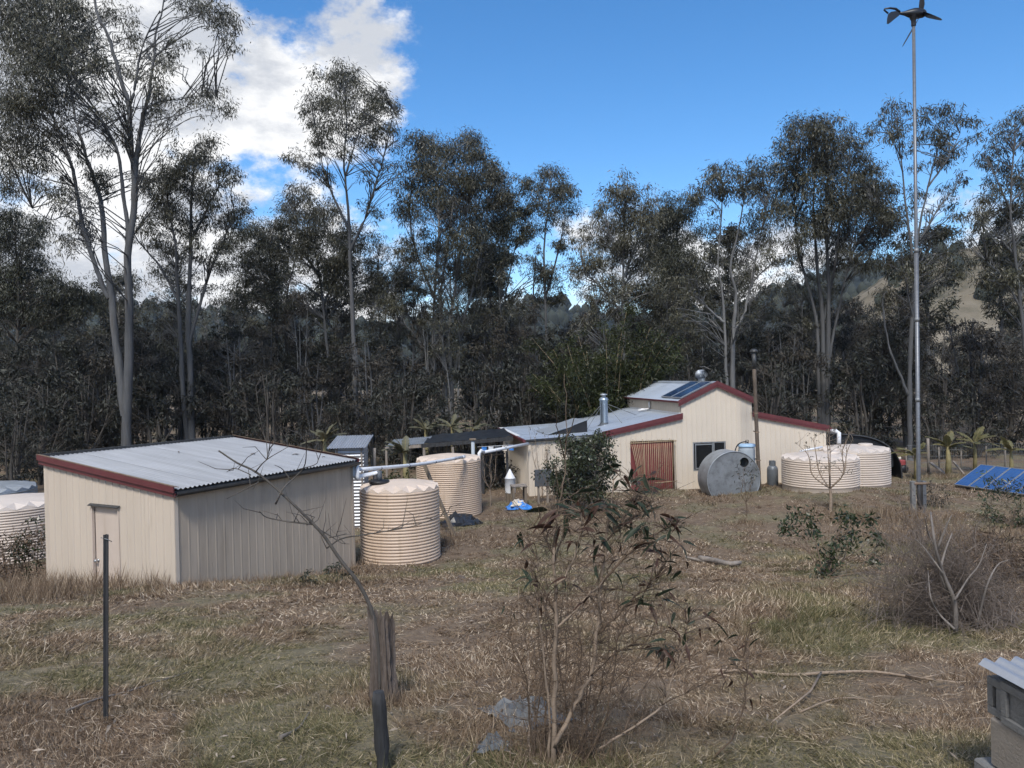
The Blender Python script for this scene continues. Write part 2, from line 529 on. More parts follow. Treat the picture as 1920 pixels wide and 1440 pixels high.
def ground_mats():
    def patches(N, L, pos):
        n = N.new('ShaderNodeTexNoise'); n.inputs['Scale'].default_value = .42; n.inputs['Detail'].default_value = 5; n.inputs['Roughness'].default_value = .62
        L.new(pos, n.inputs['Vector'])
        r = N.new('ShaderNodeMapRange'); r.interpolation_type = 'SMOOTHSTEP'
        r.inputs[1].default_value = .46; r.inputs[2].default_value = .60
        L.new(n.outputs[0], r.inputs[0])
        return r.outputs[0]
    # soil and thatch
    mt, N, L, b = new_mat('dry_lawn_soil')
    b.inputs['Roughness'].default_value = .95
    g = N.new('ShaderNodeNewGeometry')
    p = patches(N, L, g.outputs['Position'])
    n2 = N.new('ShaderNodeTexNoise'); n2.inputs['Scale'].default_value = 5; n2.inputs['Detail'].default_value = 10; n2.inputs['Roughness'].default_value = .75
    L.new(g.outputs['Position'], n2.inputs['Vector'])
    r2 = N.new('ShaderNodeMapRange'); r2.inputs[1].default_value = .32; r2.inputs[2].default_value = .68
    L.new(n2.outputs[0], r2.inputs[0])
    a = N.new('ShaderNodeMixRGB'); a.inputs[1].default_value = (.088, .058, .038, 1); a.inputs[2].default_value = (.215, .158, .106, 1)
    c = N.new('ShaderNodeMixRGB'); c.inputs[1].default_value = (.095, .082, .048, 1); c.inputs[2].default_value = (.215, .180, .112, 1)
    L.new(r2.outputs[0], a.inputs[0]); L.new(r2.outputs[0], c.inputs[0])
    mx = N.new('ShaderNodeMixRGB'); L.new(p, mx.inputs[0]); L.new(a.outputs[0], mx.inputs[1]); L.new(c.outputs[0], mx.inputs[2])
    L.new(mx.outputs[0], b.inputs['Base Color'])
    n3 = N.new('ShaderNodeTexNoise'); n3.inputs['Scale'].default_value = 22; n3.inputs['Detail'].default_value = 6
    L.new(g.outputs['Position'], n3.inputs['Vector'])
    bp = N.new('ShaderNodeBump'); bp.inputs['Strength'].default_value = .8; bp.inputs['Distance'].default_value = .06
    L.new(n3.outputs[0], bp.inputs['Height']); L.new(bp.outputs[0], b.inputs['Normal'])
    M['soil'] = mt
    # blades
    mt, N, L, b = new_mat('grass_blade')
    b.inputs['Roughness'].default_value = .8
    b.inputs['Specular IOR Level'].default_value = .25
    g = N.new('ShaderNodeNewGeometry')
    p = patches(N, L, g.outputs['Position'])
    at = N.new('ShaderNodeAttribute'); at.attribute_name = 'tint'
    dry = N.new('ShaderNodeValToRGB')
    e = dry.color_ramp.elements
    e[0].position = 0; e[0].color = (.060, .038, .025, 1)
    e[1].position = 1; e[1].color = (.64, .54, .42, 1)
    e.new(.35).color = (.165, .112, .073, 1); e.new(.75).color = (.295, .220, .152, 1)
    grn = N.new('ShaderNodeValToRGB')
    e = grn.color_ramp.elements
    e[0].position = 0; e[0].color = (.062, .066, .030, 1)
    e[1].position = 1; e[1].color = (.42, .35, .25, 1)
    e.new(.45).color = (.125, .115, .056, 1); e.new(.75).color = (.245, .203, .115, 1)
    L.new(at.outputs['Fac'], dry.inputs[0]); L.new(at.outputs['Fac'], grn.inputs[0])
    mx = N.new('ShaderNodeMixRGB'); L.new(p, mx.inputs[0]); L.new(dry.outputs[0], mx.inputs[1]); L.new(grn.outputs[0], mx.inputs[2])
    L.new(mx.outputs[0], b.inputs['Base Color'])
    M['blade'] = mt
    mt, N, L, b = new_mat('tall_dry_grass')
    b.inputs['Roughness'].default_value = .8; b.inputs['Specular IOR Level'].default_value = .25
    at = N.new('ShaderNodeAttribute'); at.attribute_name = 'tint'
    dry = N.new('ShaderNodeValToRGB')
    e = dry.color_ramp.elements
    e[0].color = (.075, .048, .032, 1); e[1].color = (.42, .335, .24, 1)
    e.new(.5).color = (.17, .118, .080, 1)
    L.new(at.outputs['Fac'], dry.inputs[0]); L.new(dry.outputs[0], b.inputs['Base Color'])
    M['tall'] = mt


ground_mats()


def hill_mat(name, c1, c2, c3, scale):
    mt, N, L, b = new_mat(name)
    b.inputs['Roughness'].default_value = 1
    b.inputs['Specular IOR Level'].default_value = 0
    g = N.new('ShaderNodeNewGeometry')
    n = N.new('ShaderNodeTexNoise'); n.inputs['Scale'].default_value = scale; n.inputs['Detail'].default_value = 9; n.inputs['Roughness'].default_value = .7
    L.new(g.outputs['Position'], n.inputs['Vector'])
    r = N.new('ShaderNodeValToRGB'); e = r.color_ramp.elements
    e[0].position = .36; e[0].color = (*c1, 1); e[1].position = .66; e[1].color = (*c3, 1)
    e.new(.5).color = (*c2, 1)
    L.new(n.outputs[0], r.inputs[0]); L.new(r.outputs[0], b.inputs['Base Color'])
    return mt


M['hill_wood'] = hill_mat('wooded_hill', (.018, .024, .026), (.032, .040, .042), (.055, .062, .062), .06)
M['hill_grass'] = hill_mat('dry_grass_hill', (.085, .08, .06), (.17, .148, .112), (.24, .21, .165), .05)
M['forest_floor'] = hill_mat('forest_floor', (.02, .016, .012), (.045, .036, .027), (.08, .062, .046), .8)

# ================================================================== the setting
def build_ground():
    def axis(lo, hi, fine, step, far):
        a = list(np.arange(lo, hi + 1e-6, step))
        s, p = step, hi
        while p < far:
            s *= 1.25; p += s; a.append(p)
        s, p = step, lo
        b = []
        while p > -far:
            s *= 1.25; p -= s; b.append(p)
        return np.array(b[::-1] + a)
    xs = axis(-16, 20, .2, .2, 1800)
    ys = axis(2, 36, .2, .2, 1800)
    X, Y = np.meshgrid(xs, ys)
    Z = gz(X, Y) + .012 * rng.normal(size=X.shape) * (np.abs(X) < 25) * (Y > 0) * (Y < 40)
    V = np.stack([X, Y, Z], -1).reshape(-1, 3)
    nx = len(xs)
    i = np.arange(len(ys) - 1)[:, None] * nx + np.arange(nx - 1)[None]
    F = np.stack([i, i + 1, i + nx + 1, i + nx], -1).reshape(-1, 4)
    o = link_mesh('ground', np_mesh('ground', V, F, M['soil'], True))
    tag(o, 'dry brown lawn with green patches sloping down to the house', None, kind='structure')


build_ground()


def smooth_noise(x, seed, octs=4, f=1.0):
    r = np.random.default_rng(seed)
    out = np.zeros_like(x)
    a = 1.0
    for _ in range(octs):
        out += a * np.sin(f * x + r.uniform(0, 6.28)) * np.cos(f * .61 * x + r.uniform(0, 6.28))
        a *= .55; f *= 2.1
    return out


HILLV = []


def hill(name, label, crest, Y0, Y1, mat, rough, seed):
    px = np.array([c[0] for c in crest], float); py = np.array([c[1] for c in crest], float)
    nx, ny = 260, 26
    xs = np.linspace(px[0], px[-1], nx)
    pys = np.interp(xs, px, py)
    top = np.array([pix(a, b, Y1) for a, b in zip(xs, pys)])
    V = []
    rg = np.random.default_rng(seed)
    for j in range(ny):
        t = j / (ny - 1) * 1.35
        tt = min(t, 1.0)
        s = math.sin(tt * math.pi / 2) ** 1.3 if t <= 1 else math.cos((t - 1) / .35 * 1.2)
        Yj = Y0 + (Y1 - Y0) * t
        lat = top[:, 0] * Yj / Y1
        z = -2 + (top[:, 2] + 2) * s
        z = z + rough * (smooth_noise(lat * .02 + j * 1.7, seed, 5, 1.0) * .8 + rg.normal(size=nx) * .35) * min(1, t * 2)
        V.append(np.stack([lat, np.full(nx, Yj), z], -1))
    V = np.concatenate(V)
    i = np.arange(ny - 1)[:, None] * nx + np.arange(nx - 1)[None]
    F = np.stack([i, i + 1, i + nx + 1, i + nx], -1).reshape(-1, 4)
    o = link_mesh(name, np_mesh(name, V, F, mat, True))
    HILLV.append(V)
    return tag(o, label, None, kind='structure')


hill('wooded_hills', 'blue wooded hills on the skyline behind the forest',
     [(-900, 535), (-300, 560), (0, 575), (200, 585), (400, 600), (600, 615), (700, 620), (800, 614), (950, 594), (1030, 580), (1100, 600),
      (1250, 610), (1400, 585), (1500, 548), (1600, 520), (1700, 512), (1850, 500), (2200, 480), (2900, 470)], 260, 520, M['hill_wood'], 2.2, 3)
hill('grassy_hill', 'tan sunlit grassy hillside behind the trees on the right',
     [(1450, 640), (1540, 600), (1620, 550), (1680, 508), (1740, 486), (1830, 470), (1920, 462), (2100, 450), (2500, 440), (3000, 470)], 130, 260, M['hill_grass'], .7, 5)


def hill_trees(name, label, V, n, smin, smax, mat, seed):
    rg = np.random.default_rng(seed)
    p = V[rg.integers(0, len(V), n)] + rg.normal(size=(n, 3)) * np.array([4, 4, 0])
    s = rg.uniform(smin, smax, n)
    k = 7
    a = 2 * np.pi * np.arange(k) / k
    Vs, Fs = [], []
    # lumpy crowns: three rings and a tip each
    rings = [(.55, .0), (1.0, .55), (.75, 1.1), (.12, 1.45)]
    for i in range(n):
        ph = rg.uniform(0, 6.28)
        for (r, z) in rings:
            rr = s[i] * r * rg.uniform(.7, 1.25, k) * .6
            Vs.append(np.stack([p[i, 0] + rr * np.cos(a + ph), p[i, 1] + rr * np.sin(a + ph), np.full(k, p[i, 2] - .5 + s[i] * z) + rg.normal(size=k) * s[i] * .08], -1))
    V2 = np.concatenate(Vs)
    b = (np.arange(n) * 4 * k)[:, None, None] + (np.arange(3) * k)[None, :, None]
    q = np.arange(k)[None, None, :]
    F = np.stack([b + q, b + (q + 1) % k, b + (q + 1) % k + k, b + q + k], -1).reshape(-1, 4)
    tag(link_mesh(name, np_mesh(name, V2, F, mat, False, rg.uniform(.6, 1.3, len(F)))), label, 'trees', kind='stuff')


hill_trees('hillside_wood', 'far woodland covering the blue hills on the skyline', HILLV[0], 3600, 3, 6.5, M['leaf_far'], 71)
hill_trees('hillside_scrub', 'scattered dark trees on the tan grassy hillside', HILLV[1], 300, 2, 4, M['leaf_far'], 72)


# ================================================================== trees
def limb_pts(pts, n=None):
    """densify a polyline (list of Vector) with Catmull-Rom"""
    P = np.array([list(p) for p in pts])
    if len(P) < 3:
        t = np.linspace(0, 1, 6)[:, None]
        return P[0] + (P[-1] - P[0]) * t
    Q = np.vstack([2 * P[0] - P[1], P, 2 * P[-1] - P[-2]])
    out = []
    for i in range(1, len(Q) - 2):
        for t in np.linspace(0, 1, 4, endpoint=False):
            a, b, c, d = Q[i - 1], Q[i], Q[i + 1], Q[i + 2]
            out.append(.5 * ((2 * b) + (c - a) * t + (2 * a - 5 * b + 4 * c - d) * t * t + (-a + 3 * b - 3 * c + d) * t ** 3))
    out.append(P[-1])
    return np.array(out)


def foliage(blobs, rg, dens, L, W, droop=1.0, skel=None, sub=1.0):
    """blobs: array (n,4) x,y,z,r -> leaf V,F,tint and twig polylines"""
    Cs, Ds, Ls, Ws, Ts = [], [], [], [], []
    twP, twR = [], []
    for (x, y, z, r) in blobs:
        ns = int(np.clip(7 * sub * r + 2, 4, 11))
        shade = rg.uniform(.75, 1.2)
        for _ in range(ns):
            d = rg.normal(size=3); d /= np.linalg.norm(d)
            rr = r * rg.uniform(.25, .95) ** .7
            c = np.array([x, y, z]) + d * rr * np.array([1, 1, .85])
            cr = r * rg.uniform(.26, .50)
            n = max(6, int(dens * cr * cr * rg.uniform(.5, 1.5)))
            g = rg.normal(size=(n, 3)) * cr * np.array([.62, .62, .50])
            p = c + g
            dd = rg.normal(size=(n, 3)) * .55 + g / cr * .35
            dd[:, 2] -= droop
            Cs.append(p); Ds.append(dd)
            Ls.append(L * rg.uniform(.6, 1.3, n)); Ws.append(W * rg.uniform(.6, 1.3, n))
            Ts.append(shade * rg.uniform(.7, 1.3) * rg.uniform(.5, 1.5, n))
            if skel is not None and len(skel):
                dv = c - skel
                dist = np.linalg.norm(dv, axis=1)
                cost = dist + np.where(dv[:, 2] < .35 * dist, 2.0 * dist, 0)
                k = int(np.argmin(cost))
                a = skel[k]
                L_ = dist[k]
                mid1 = a + (c - a) * .35 + np.array([0, 0, .10 * L_]) + rg.normal(size=3) * .05 * L_
                mid2 = a + (c - a) * .7 + np.array([0, 0, .10 * L_]) + rg.normal(size=3) * .06 * L_
                twP.append([a, mid1, mid2, c])
                r0 = np.clip(.007 * L_ + .006, .008, .028)
                twR.append([r0, r0 * .75, r0 * .5, .006])
    Cn = np.concatenate(Cs); D = np.concatenate(Ds)
    V, F = leaves_np(Cn, D, np.concatenate(Ls), np.concatenate(Ws), rg)
    return V, F, np.concatenate(Ts), twP, twR


def hero_tree(name, label, Y, stems, blobs, bark, leaf, dens=800, L=.26, W=.055, depth=1.6, seed=1, group=None, wide=1.0):
    rg = np.random.default_rng(seed)
    base = on_ground(pix(stems[0][0][0][0], stems[0][0][0][1], Y), -.1)
    t = thing(name, label, 'tree', base, 0, group)
    parts, allpts, dens_pts = [], [], []
    known = []                                                   # (px,py,dy) dense points of earlier stems
    for si, (pp, r0, r1) in enumerate(stems):
        d0 = 0.0
        own_base = True
        if known:
            kk = np.array(known)
            dd = np.hypot(kk[:, 0] - pp[0][0], kk[:, 1] - pp[0][1])
            j = int(np.argmin(dd))
            if dd[j] < 22:
                d0 = kk[j, 2]; own_base = False
        n = len(pp)
        end = d0 + rg.uniform(-1, 1) * depth
        pts3 = []
        for i, (a, b) in enumerate(pp):
            off = d0 + (end - d0) * i / (n - 1)
            pts3.append(pix(a, b, Y + off))
        if own_base:
            g0 = on_ground(pts3[0], -.15)
            if g0.z < pts3[0].z - .2:
                mid = (g0 + pts3[0]) / 2
                pts3 = [g0, mid] + pts3
        P = limb_pts(pts3)
        P[1:-1] += rg.normal(size=(len(P) - 2, 3)) * .012
        s = np.linspace(0, 1, len(P))
        rad = (r1 * .8 + (r0 - r1 * .8) * (1 - s) ** 1.25) * .5 * Y / FPX * wide * .80
        if own_base: rad = rad * (1 + .35 * np.exp(-s * 14))
        rad *= 1 + .05 * rg.normal(size=len(P))
        parts.append(tubes_np(P[None], rad[None], 9))
        for i in range(n - 1):
            for u in np.linspace(0, 1, 6):
                known.append((pp[i][0] + (pp[i + 1][0] - pp[i][0]) * u, pp[i][1] + (pp[i + 1][1] - pp[i][1]) * u, d0 + (end - d0) * (i + u) / (n - 1)))
        allpts.append(P)
    skel = np.concatenate(allpts)
    sk2 = skel[skel[:, 2] > base.z + .35 * (skel[:, 2].max() - base.z)]
    if len(sk2) < 3: sk2 = skel
    B = []
    cx = np.mean([b[0] for b in blobs])
    half = max(abs(b[0] - cx) for b in blobs) * Y / FPX + .5
    for (a, b, r) in blobs:
        u = (a - cx) * Y / FPX / half
        dmax = half * math.sqrt(max(.05, 1 - u * u)) * .8
        p = pix(a, b, Y + rg.uniform(-1, 1) * dmax)
        # keep the blob's place in the picture at its own depth
        B.append((p.x, p.y, p.z, r * 1.42 * p.y / FPX))
    zs = skel[:, 2] - base.z
    H_ = zs.max()
    cand = skel[(zs > .42 * H_) & (zs < .80 * H_)]
    for _ in range(9):                                    # thin sprays lower down the limbs
        c = cand[rg.integers(len(cand))] + rg.normal(size=3) * np.array([1.3, 1.3, .5])
        B.append((c[0], c[1], c[2], rg.uniform(.30, .62)))
    V, F, T, twP, twR = foliage(B, rg, dens * .80, L * .85, W * .72, skel=sk2, sub=1.2)
    if twP: parts.append(tubes_np(np.array(twP), np.array(twR), 4))
    tv, tf = join_vf(parts)
    o3 = np.array(base)
    link_mesh('trunk', np_mesh('trunk', tv - o3, tf, bark, True), t)
    link_mesh('crown', np_mesh('crown', V - o3, F, leaf, False, T), t)
    return t


G_ = 'tall gum trees at the forest edge'
hero_tree('gum_tree', 'tallest gum tree with several forking grey stems behind the cream shed', 33,
          [([(237, 835), (240, 720), (243, 600), (240, 480), (250, 400), (253, 333), (245, 267), (242, 200), (230, 160), (213, 100), (200, 60), (180, 20), (170, -60)], 30, 7),
           ([(234, 780), (225, 700), (215, 620), (207, 540), (198, 480), (192, 400), (185, 360), (167, 310), (150, 253), (140, 217), (133, 173), (120, 110)], 24, 5),
           ([(205, 560), (190, 530), (173, 480), (157, 427), (143, 353), (133, 307), (113, 253), (97, 213), (73, 177), (47, 143), (27, 110), (0, 60)], 15, 4),
           ([(240, 480), (238, 417), (230, 350), (222, 290), (200, 240), (173, 197), (143, 153), (93, 97)], 13, 4),
           ([(253, 333), (260, 267), (270, 217), (280, 167), (287, 117), (293, 60), (305, 17), (312, -40)], 15, 4),
           ([(242, 200), (253, 167), (263, 100), (283, 50), (300, 20)], 9, 3),
           ([(277, 203), (300, 190), (333, 187), (367, 180), (405, 180)], 6, 2),
           ([(290, 105), (333, 73), (383, 48), (420, 60)], 6, 2),
           ([(140, 350), (105, 340), (70, 330), (40, 300)], 5, 2),
           ([(160, 430), (125, 405), (95, 412), (60, 390)], 5, 2)],
          [(70, 30, 50), (110, 50, 45), (30, 60, 45), (140, 30, 35), (60, 90, 45), (110, 100, 40), (20, 130, 40), (90, 140, 40), (140, 110, 35), (50, 180, 45),
           (20, 220, 40), (80, 200, 35), (110, 170, 30), (150, 160, 30), (40, 270, 35), (90, 270, 30), (20, 330, 35), (60, 300, 28), (100, 230, 30), (180, 350, 26),
           (195, 335, 22), (140, 385, 28), (100, 370, 25), (150, 430, 25), (130, 460, 20), (300, 150, 26), (310, 110, 24), (325, 85, 20), (300, 195, 24), (320, 205, 18),
           (290, 225, 20), (365, 95, 18), (375, 175, 22), (400, 165, 22), (415, 195, 22), (390, 205, 18), (425, 40, 26), (400, 15, 28), (430, 80, 18), (360, 5, 26),
           (240, 130, 24), (220, 200, 24), (200, 120, 26), (230, 250, 24), (190, 280, 22), (170, 230, 24), (240, 60, 22), (260, 90, 20), (180, 60, 28), (220, 20, 26),
           (320, 255, 13), (170, 90, 26), (35, 0, 40), (100, 0, 40), (0, 180, 35), (15, 270, 25), (150, 290, 18)],
          M['bark'], M['leaf'], dens=820, L=.24, W=.05, seed=11, depth=2.0, wide=.84)
hero_tree('gum_tree', 'slender twin stemmed gum tree with feathery crown right of the tallest gum', 39,
          [([(352, 830), (343, 730), (338, 620), (332, 540), (330, 470), (318, 400), (312, 340)], 17, 4),
           ([(360, 830), (357, 700), (353, 600), (357, 500), (358, 400), (362, 330), (367, 275)], 17, 4),
           ([(356, 640), (375, 570), (397, 500), (420, 450), (438, 390)], 9, 3),
           ([(333, 560), (300, 500), (270, 465), (252, 440)], 7, 3),
           ([(358, 450), (385, 400), (410, 350), (430, 325)], 7, 2)],
          [(370, 285, 26), (340, 305, 26), (400, 295, 24), (428, 325, 20), (448, 328, 14), (318, 325, 26), (298, 345, 24), (352, 340, 28), (398, 350, 28), (440, 385, 20),
           (452, 405, 14), (330, 395, 24), (292, 410, 22), (380, 410, 26), (352, 425, 22), (428, 415, 20), (310, 365, 22), (415, 455, 18), (300, 460, 18), (265, 420, 18),
           (270, 340, 18), (365, 460, 18), (340, 470, 16), (390, 380, 18)],
          M['bark'], M['leaf'], dens=1000, seed=12)
hero_tree('gum_tree', 'dense dark gum tree cut by the left edge of the picture', 43,
          [([(30, 720), (33, 620), (35, 560), (30, 470), (28, 420)], 14, 4)],
          [(30, 415, 26), (58, 428, 22), (15, 450, 30), (66, 468, 22), (90, 512, 18), (40, 500, 30), (8, 525, 26), (20, 560, 32), (55, 560, 32), (100, 545, 20), (125, 555, 30),
           (160, 575, 26), (95, 585, 30), (-20, 470, 30), (-30, 540, 34)],
          M['bark_dark'], M['leaf_dark'], dens=1250, seed=13)
hero_tree('gum_tree', 'very tall slim gum tree standing alone above its neighbours left of centre', 40,
          [([(668, 830), (666, 700), (661, 600), (657, 500), (655, 430), (650, 360), (645, 300), (650, 220), (640, 130)], 17, 3),
           ([(657, 470), (680, 420), (700, 360), (715, 310), (730, 250), (738, 205)], 8, 2),
           ([(655, 430), (625, 370), (605, 310), (590, 235)], 7, 2),
           ([(648, 330), (665, 270), (685, 210)], 5, 2)],
          [(636, 128, 18), (618, 155, 24), (655, 160, 26), (690, 195, 26), (718, 198, 22), (742, 212, 16), (600, 190, 24), (580, 220, 17), (640, 205, 30), (680, 240, 24),
           (712, 262, 24), (612, 255, 24), (545, 290, 15), (562, 306, 15), (600, 325, 18), (722, 318, 15), (650, 290, 15), (668, 140, 15), (700, 170, 16), (590, 280, 16),
           (735, 240, 16), (740, 350, 13), (700, 400, 13), (690, 330, 12)],
          M['bark'], M['leaf'], dens=1000, seed=14)
hero_tree('gum_tree', 'bushy gum tree with olive crown tucked left of the slim tall gum', 44,
          [([(622, 830), (618, 700), (610, 620), (602, 540), (590, 470), (575, 420)], 13, 4),
           ([(606, 570), (635, 510), (650, 470)], 7, 3), ([(600, 520), (570, 470), (550, 400)], 7, 3)],
          [(560, 372, 22), (590, 385, 24), (615, 400, 24), (545, 405, 22), (575, 425, 28), (605, 440, 28), (635, 440, 26), (560, 455, 24), (590, 470, 26), (625, 480, 26),
           (660, 465, 22), (690, 450, 18), (650, 505, 22), (610, 515, 20), (570, 500, 16), (680, 500, 22), (540, 380, 14), (640, 545, 22), (700, 530, 20)],
          M['bark'], M['leaf'], dens=1050, seed=15)
hero_tree('gum_tree', 'low dark crowned gum tree between the feathery gum and the slim tall gum', 47,
          [([(520, 800), (516, 690), (520, 600), (512, 520), (505, 460)], 11, 4), ([(535, 800), (537, 680), (533, 590), (545, 520), (560, 470)], 8, 3)],
          [(470, 445, 28), (505, 435, 26), (442, 468, 24), (500, 475, 26), (530, 465, 22), (420, 490, 20), (540, 425, 20), (470, 485, 20), (500, 530, 20), (540, 530, 18), (460, 530, 22), (430, 560, 26), (570, 560, 22), (520, 570, 20)],
          M['bark_dark'], M['leaf_dark'], dens=1100, seed=16)
hero_tree('gum_tree', 'broad domed gum tree on a fan of pale stems in the middle', 43,
          [([(835, 800), (818, 713), (812, 640), (815, 561), (821, 457), (823, 400), (815, 330)], 13, 4),
           ([(840, 800), (834, 717), (829, 628), (827, 550), (838, 470), (850, 380)], 12, 4),
           ([(848, 800), (846, 705), (842, 628), (852, 550), (862, 472), (880, 380)], 12, 4),
           ([(850, 720), (869, 608), (889, 530), (905, 450), (915, 380)], 8, 3),
           ([(818, 700), (780, 632), (741, 597), (702, 577)], 6, 2),
           ([(815, 560), (790, 500), (775, 450), (768, 400)], 7, 3)],
          [(802, 265, 22), (790, 295, 26), (830, 285, 26), (870, 280, 28), (900, 295, 24), (922, 318, 20), (945, 335, 18), (780, 335, 28), (820, 335, 32), (870, 335, 32), (910, 345, 28),
           (950, 362, 18), (770, 378, 24), (810, 385, 30), (860, 385, 30), (900, 388, 26), (930, 378, 22), (760, 402, 16), (790, 455, 24), (770, 470, 20), (742, 525, 24), (762, 555, 24),
           (880, 448, 28), (900, 478, 28), (862, 495, 24), (842, 470, 16), (705, 560, 22), (730, 575, 22), (680, 565, 18), (835, 425, 14), (890, 420, 20), (900, 530, 20), (800, 510, 16)],
          M['bark_white'], M['leaf'], dens=1250, seed=17)
hero_tree('gum_tree', 'dark headed gum tree leaning against the domed gum on its right', 48,
          [([(945, 790), (930, 650), (920, 560), (925, 480), (940, 420)], 9, 3), ([(960, 790), (950, 640), (948, 560), (965, 470)], 7, 3)],
          [(950, 400, 26), (920, 412, 24), (982, 398, 20), (962, 430, 26), (930, 442, 26), (985, 355, 16), (985, 435, 20), (900, 460, 24), (890, 510, 26), (920, 500, 20), (950, 480, 16), (880, 545, 24), (915, 550, 18)],
          M['bark_dark'], M['leaf_dark'], dens=1300, seed=18)
hero_tree('gum_tree', 'narrow gum tree with a small pointed top beside a white cloud', 46,
          [([(1028, 790), (1025, 650), (1022, 560), (1020, 470), (1026, 400), (1032, 345)], 11, 3), ([(1012, 790), (1005, 650), (1000, 560), (1005, 480)], 8, 3), ([(1022, 560), (1045, 480), (1060, 410)], 6, 2)],
          [(1028, 335, 18), (1012, 345, 18), (1050, 348, 20), (1070, 362, 14), (1030, 375, 26), (1060, 385, 20), (1008, 385, 20), (1002, 500, 18), (1042, 405, 16), (1000, 425, 16), (1032, 520, 22),
           (990, 565, 16), (1050, 455, 12), (1010, 555, 18), (1040, 560, 16), (985, 480, 14), (1060, 430, 12)],
          M['bark'], M['leaf'], dens=1050, seed=19)
hero_tree('gum_tree', 'pale olive gum tree with thin white trunk behind the house flue', 38,
          [([(1172, 760), (1170, 640), (1168, 560), (1170, 480), (1172, 400), (1177, 345)], 12, 3), ([(1160, 745), (1140, 660), (1125, 600), (1118, 570)], 6, 2),
           ([(1170, 500), (1145, 440), (1130, 395)], 6, 2), ([(1171, 520), (1195, 450), (1215, 390)], 6, 2), ([(1168, 590), (1130, 540), (1095, 510)], 5, 2)],
          [(1180, 350, 22), (1152, 360, 22), (1210, 372, 24), (1132, 390, 20), (1172, 388, 28), (1215, 402, 24), (1150, 428, 24), (1190, 430, 28), (1130, 450, 22), (1102, 430, 15), (1220, 440, 20),
           (1160, 478, 28), (1200, 480, 24), (1110, 490, 24), (1090, 522, 20), (1140, 530, 24), (1182, 540, 24), (1080, 452, 14), (1062, 505, 14), (1220, 500, 18), (1165, 580, 20), (1120, 560, 18), (1205, 560, 20)],
          M['bark_white'], M['leaf_olive'], dens=1050, seed=20)
hero_tree('gum_tree', 'blackish dense gum tree filling the gap behind the house ridge', 50,
          [([(1260, 770), (1262, 600), (1266, 500), (1270, 420)], 11, 4), ([(1240, 770), (1243, 640), (1238, 560)], 8, 3)],
          [(1262, 380, 20), (1290, 385, 24), (1250, 420, 28), (1290, 425, 28), (1240, 460, 28), (1280, 470, 28), (1250, 510, 28), (1290, 510, 24), (1240, 550, 26), (1232, 590, 28), (1268, 560, 28), (1285, 580, 24), (1218, 620, 26), (1255, 620, 26)],
          M['bark_dark'], M['leaf_dark'], dens=1300, seed=21)
hero_tree('gum_tree', 'white limbed gum tree spreading bare branches behind the house chimney', 37,
          [([(1364, 740), (1362, 690), (1358, 608), (1354, 542), (1346, 492), (1352, 414), (1356, 345)], 11, 3), ([(1374, 740), (1375, 620), (1380, 550), (1370, 503), (1385, 430), (1400, 345)], 12, 3),
           ([(1375, 624), (1393, 593), (1404, 550), (1420, 519), (1459, 484)], 8, 3), ([(1358, 604), (1340, 590), (1323, 573), (1300, 552), (1288, 542)], 7, 2), ([(1404, 550), (1420, 470), (1435, 390)], 6, 2),
           ([(1362, 735), (1345, 705), (1325, 690), (1312, 688)], 5, 2)],
          [(1360, 318, 18), (1332, 330, 16), (1350, 345, 24), (1390, 330, 15), (1412, 308, 18), (1400, 340, 24), (1430, 320, 14), (1442, 335, 20), (1370, 362, 22), (1318, 342, 10), (1300, 362, 12), (1432, 372, 26),
           (1452, 400, 24), (1420, 420, 22), (1440, 450, 22), (1380, 440, 15), (1332, 430, 12), (1380, 472, 16), (1430, 482, 20), (1312, 480, 16), (1310, 522, 16), (1340, 400, 12), (1468, 492, 16), (1400, 520, 14), (1340, 545, 14), (1450, 530, 16)],
          M['bark_white'], M['leaf'], dens=1000, seed=22)
hero_tree('gum_tree', 'massive gum tree with a sheaf of upright stems right of the house', 40,
          [([(1537, 800), (1533, 647), (1529, 589), (1513, 530), (1498, 472), (1490, 380), (1495, 300)], 13, 3), ([(1544, 800), (1544, 705), (1542, 589), (1535, 530), (1529, 453), (1525, 375), (1530, 270)], 15, 4),
           ([(1550, 800), (1552, 686), (1554, 589), (1552, 492), (1548, 414), (1552, 336), (1550, 260)], 13, 4), ([(1556, 720), (1556, 667), (1575, 569), (1591, 492), (1605, 400)], 9, 3),
           ([(1545, 600), (1565, 500), (1575, 420), (1590, 330)], 8, 3), ([(1591, 492), (1620, 430), (1645, 390)], 6, 2)],
          [(1502, 240, 22), (1530, 233, 24), (1560, 230, 18), (1490, 270, 24), (1540, 270, 32), (1590, 256, 20), (1612, 266, 12), (1470, 302, 20), (1510, 310, 28), (1560, 310, 32), (1600, 310, 28), (1632, 332, 28),
           (1480, 342, 28), (1530, 350, 28), (1580, 360, 32), (1632, 372, 28), (1480, 390, 28), (1520, 410, 24), (1560, 410, 28), (1602, 402, 32), (1642, 402, 28), (1662, 422, 22), (1500, 440, 24), (1550, 450, 24),
           (1602, 450, 28), (1650, 452, 24), (1688, 442, 15), (1582, 490, 20), (1622, 490, 20), (1500, 485, 14), (1560, 490, 16), (1660, 490, 16), (1670, 360, 18)],
          M['bark'], M['leaf'], dens=1250, seed=23)
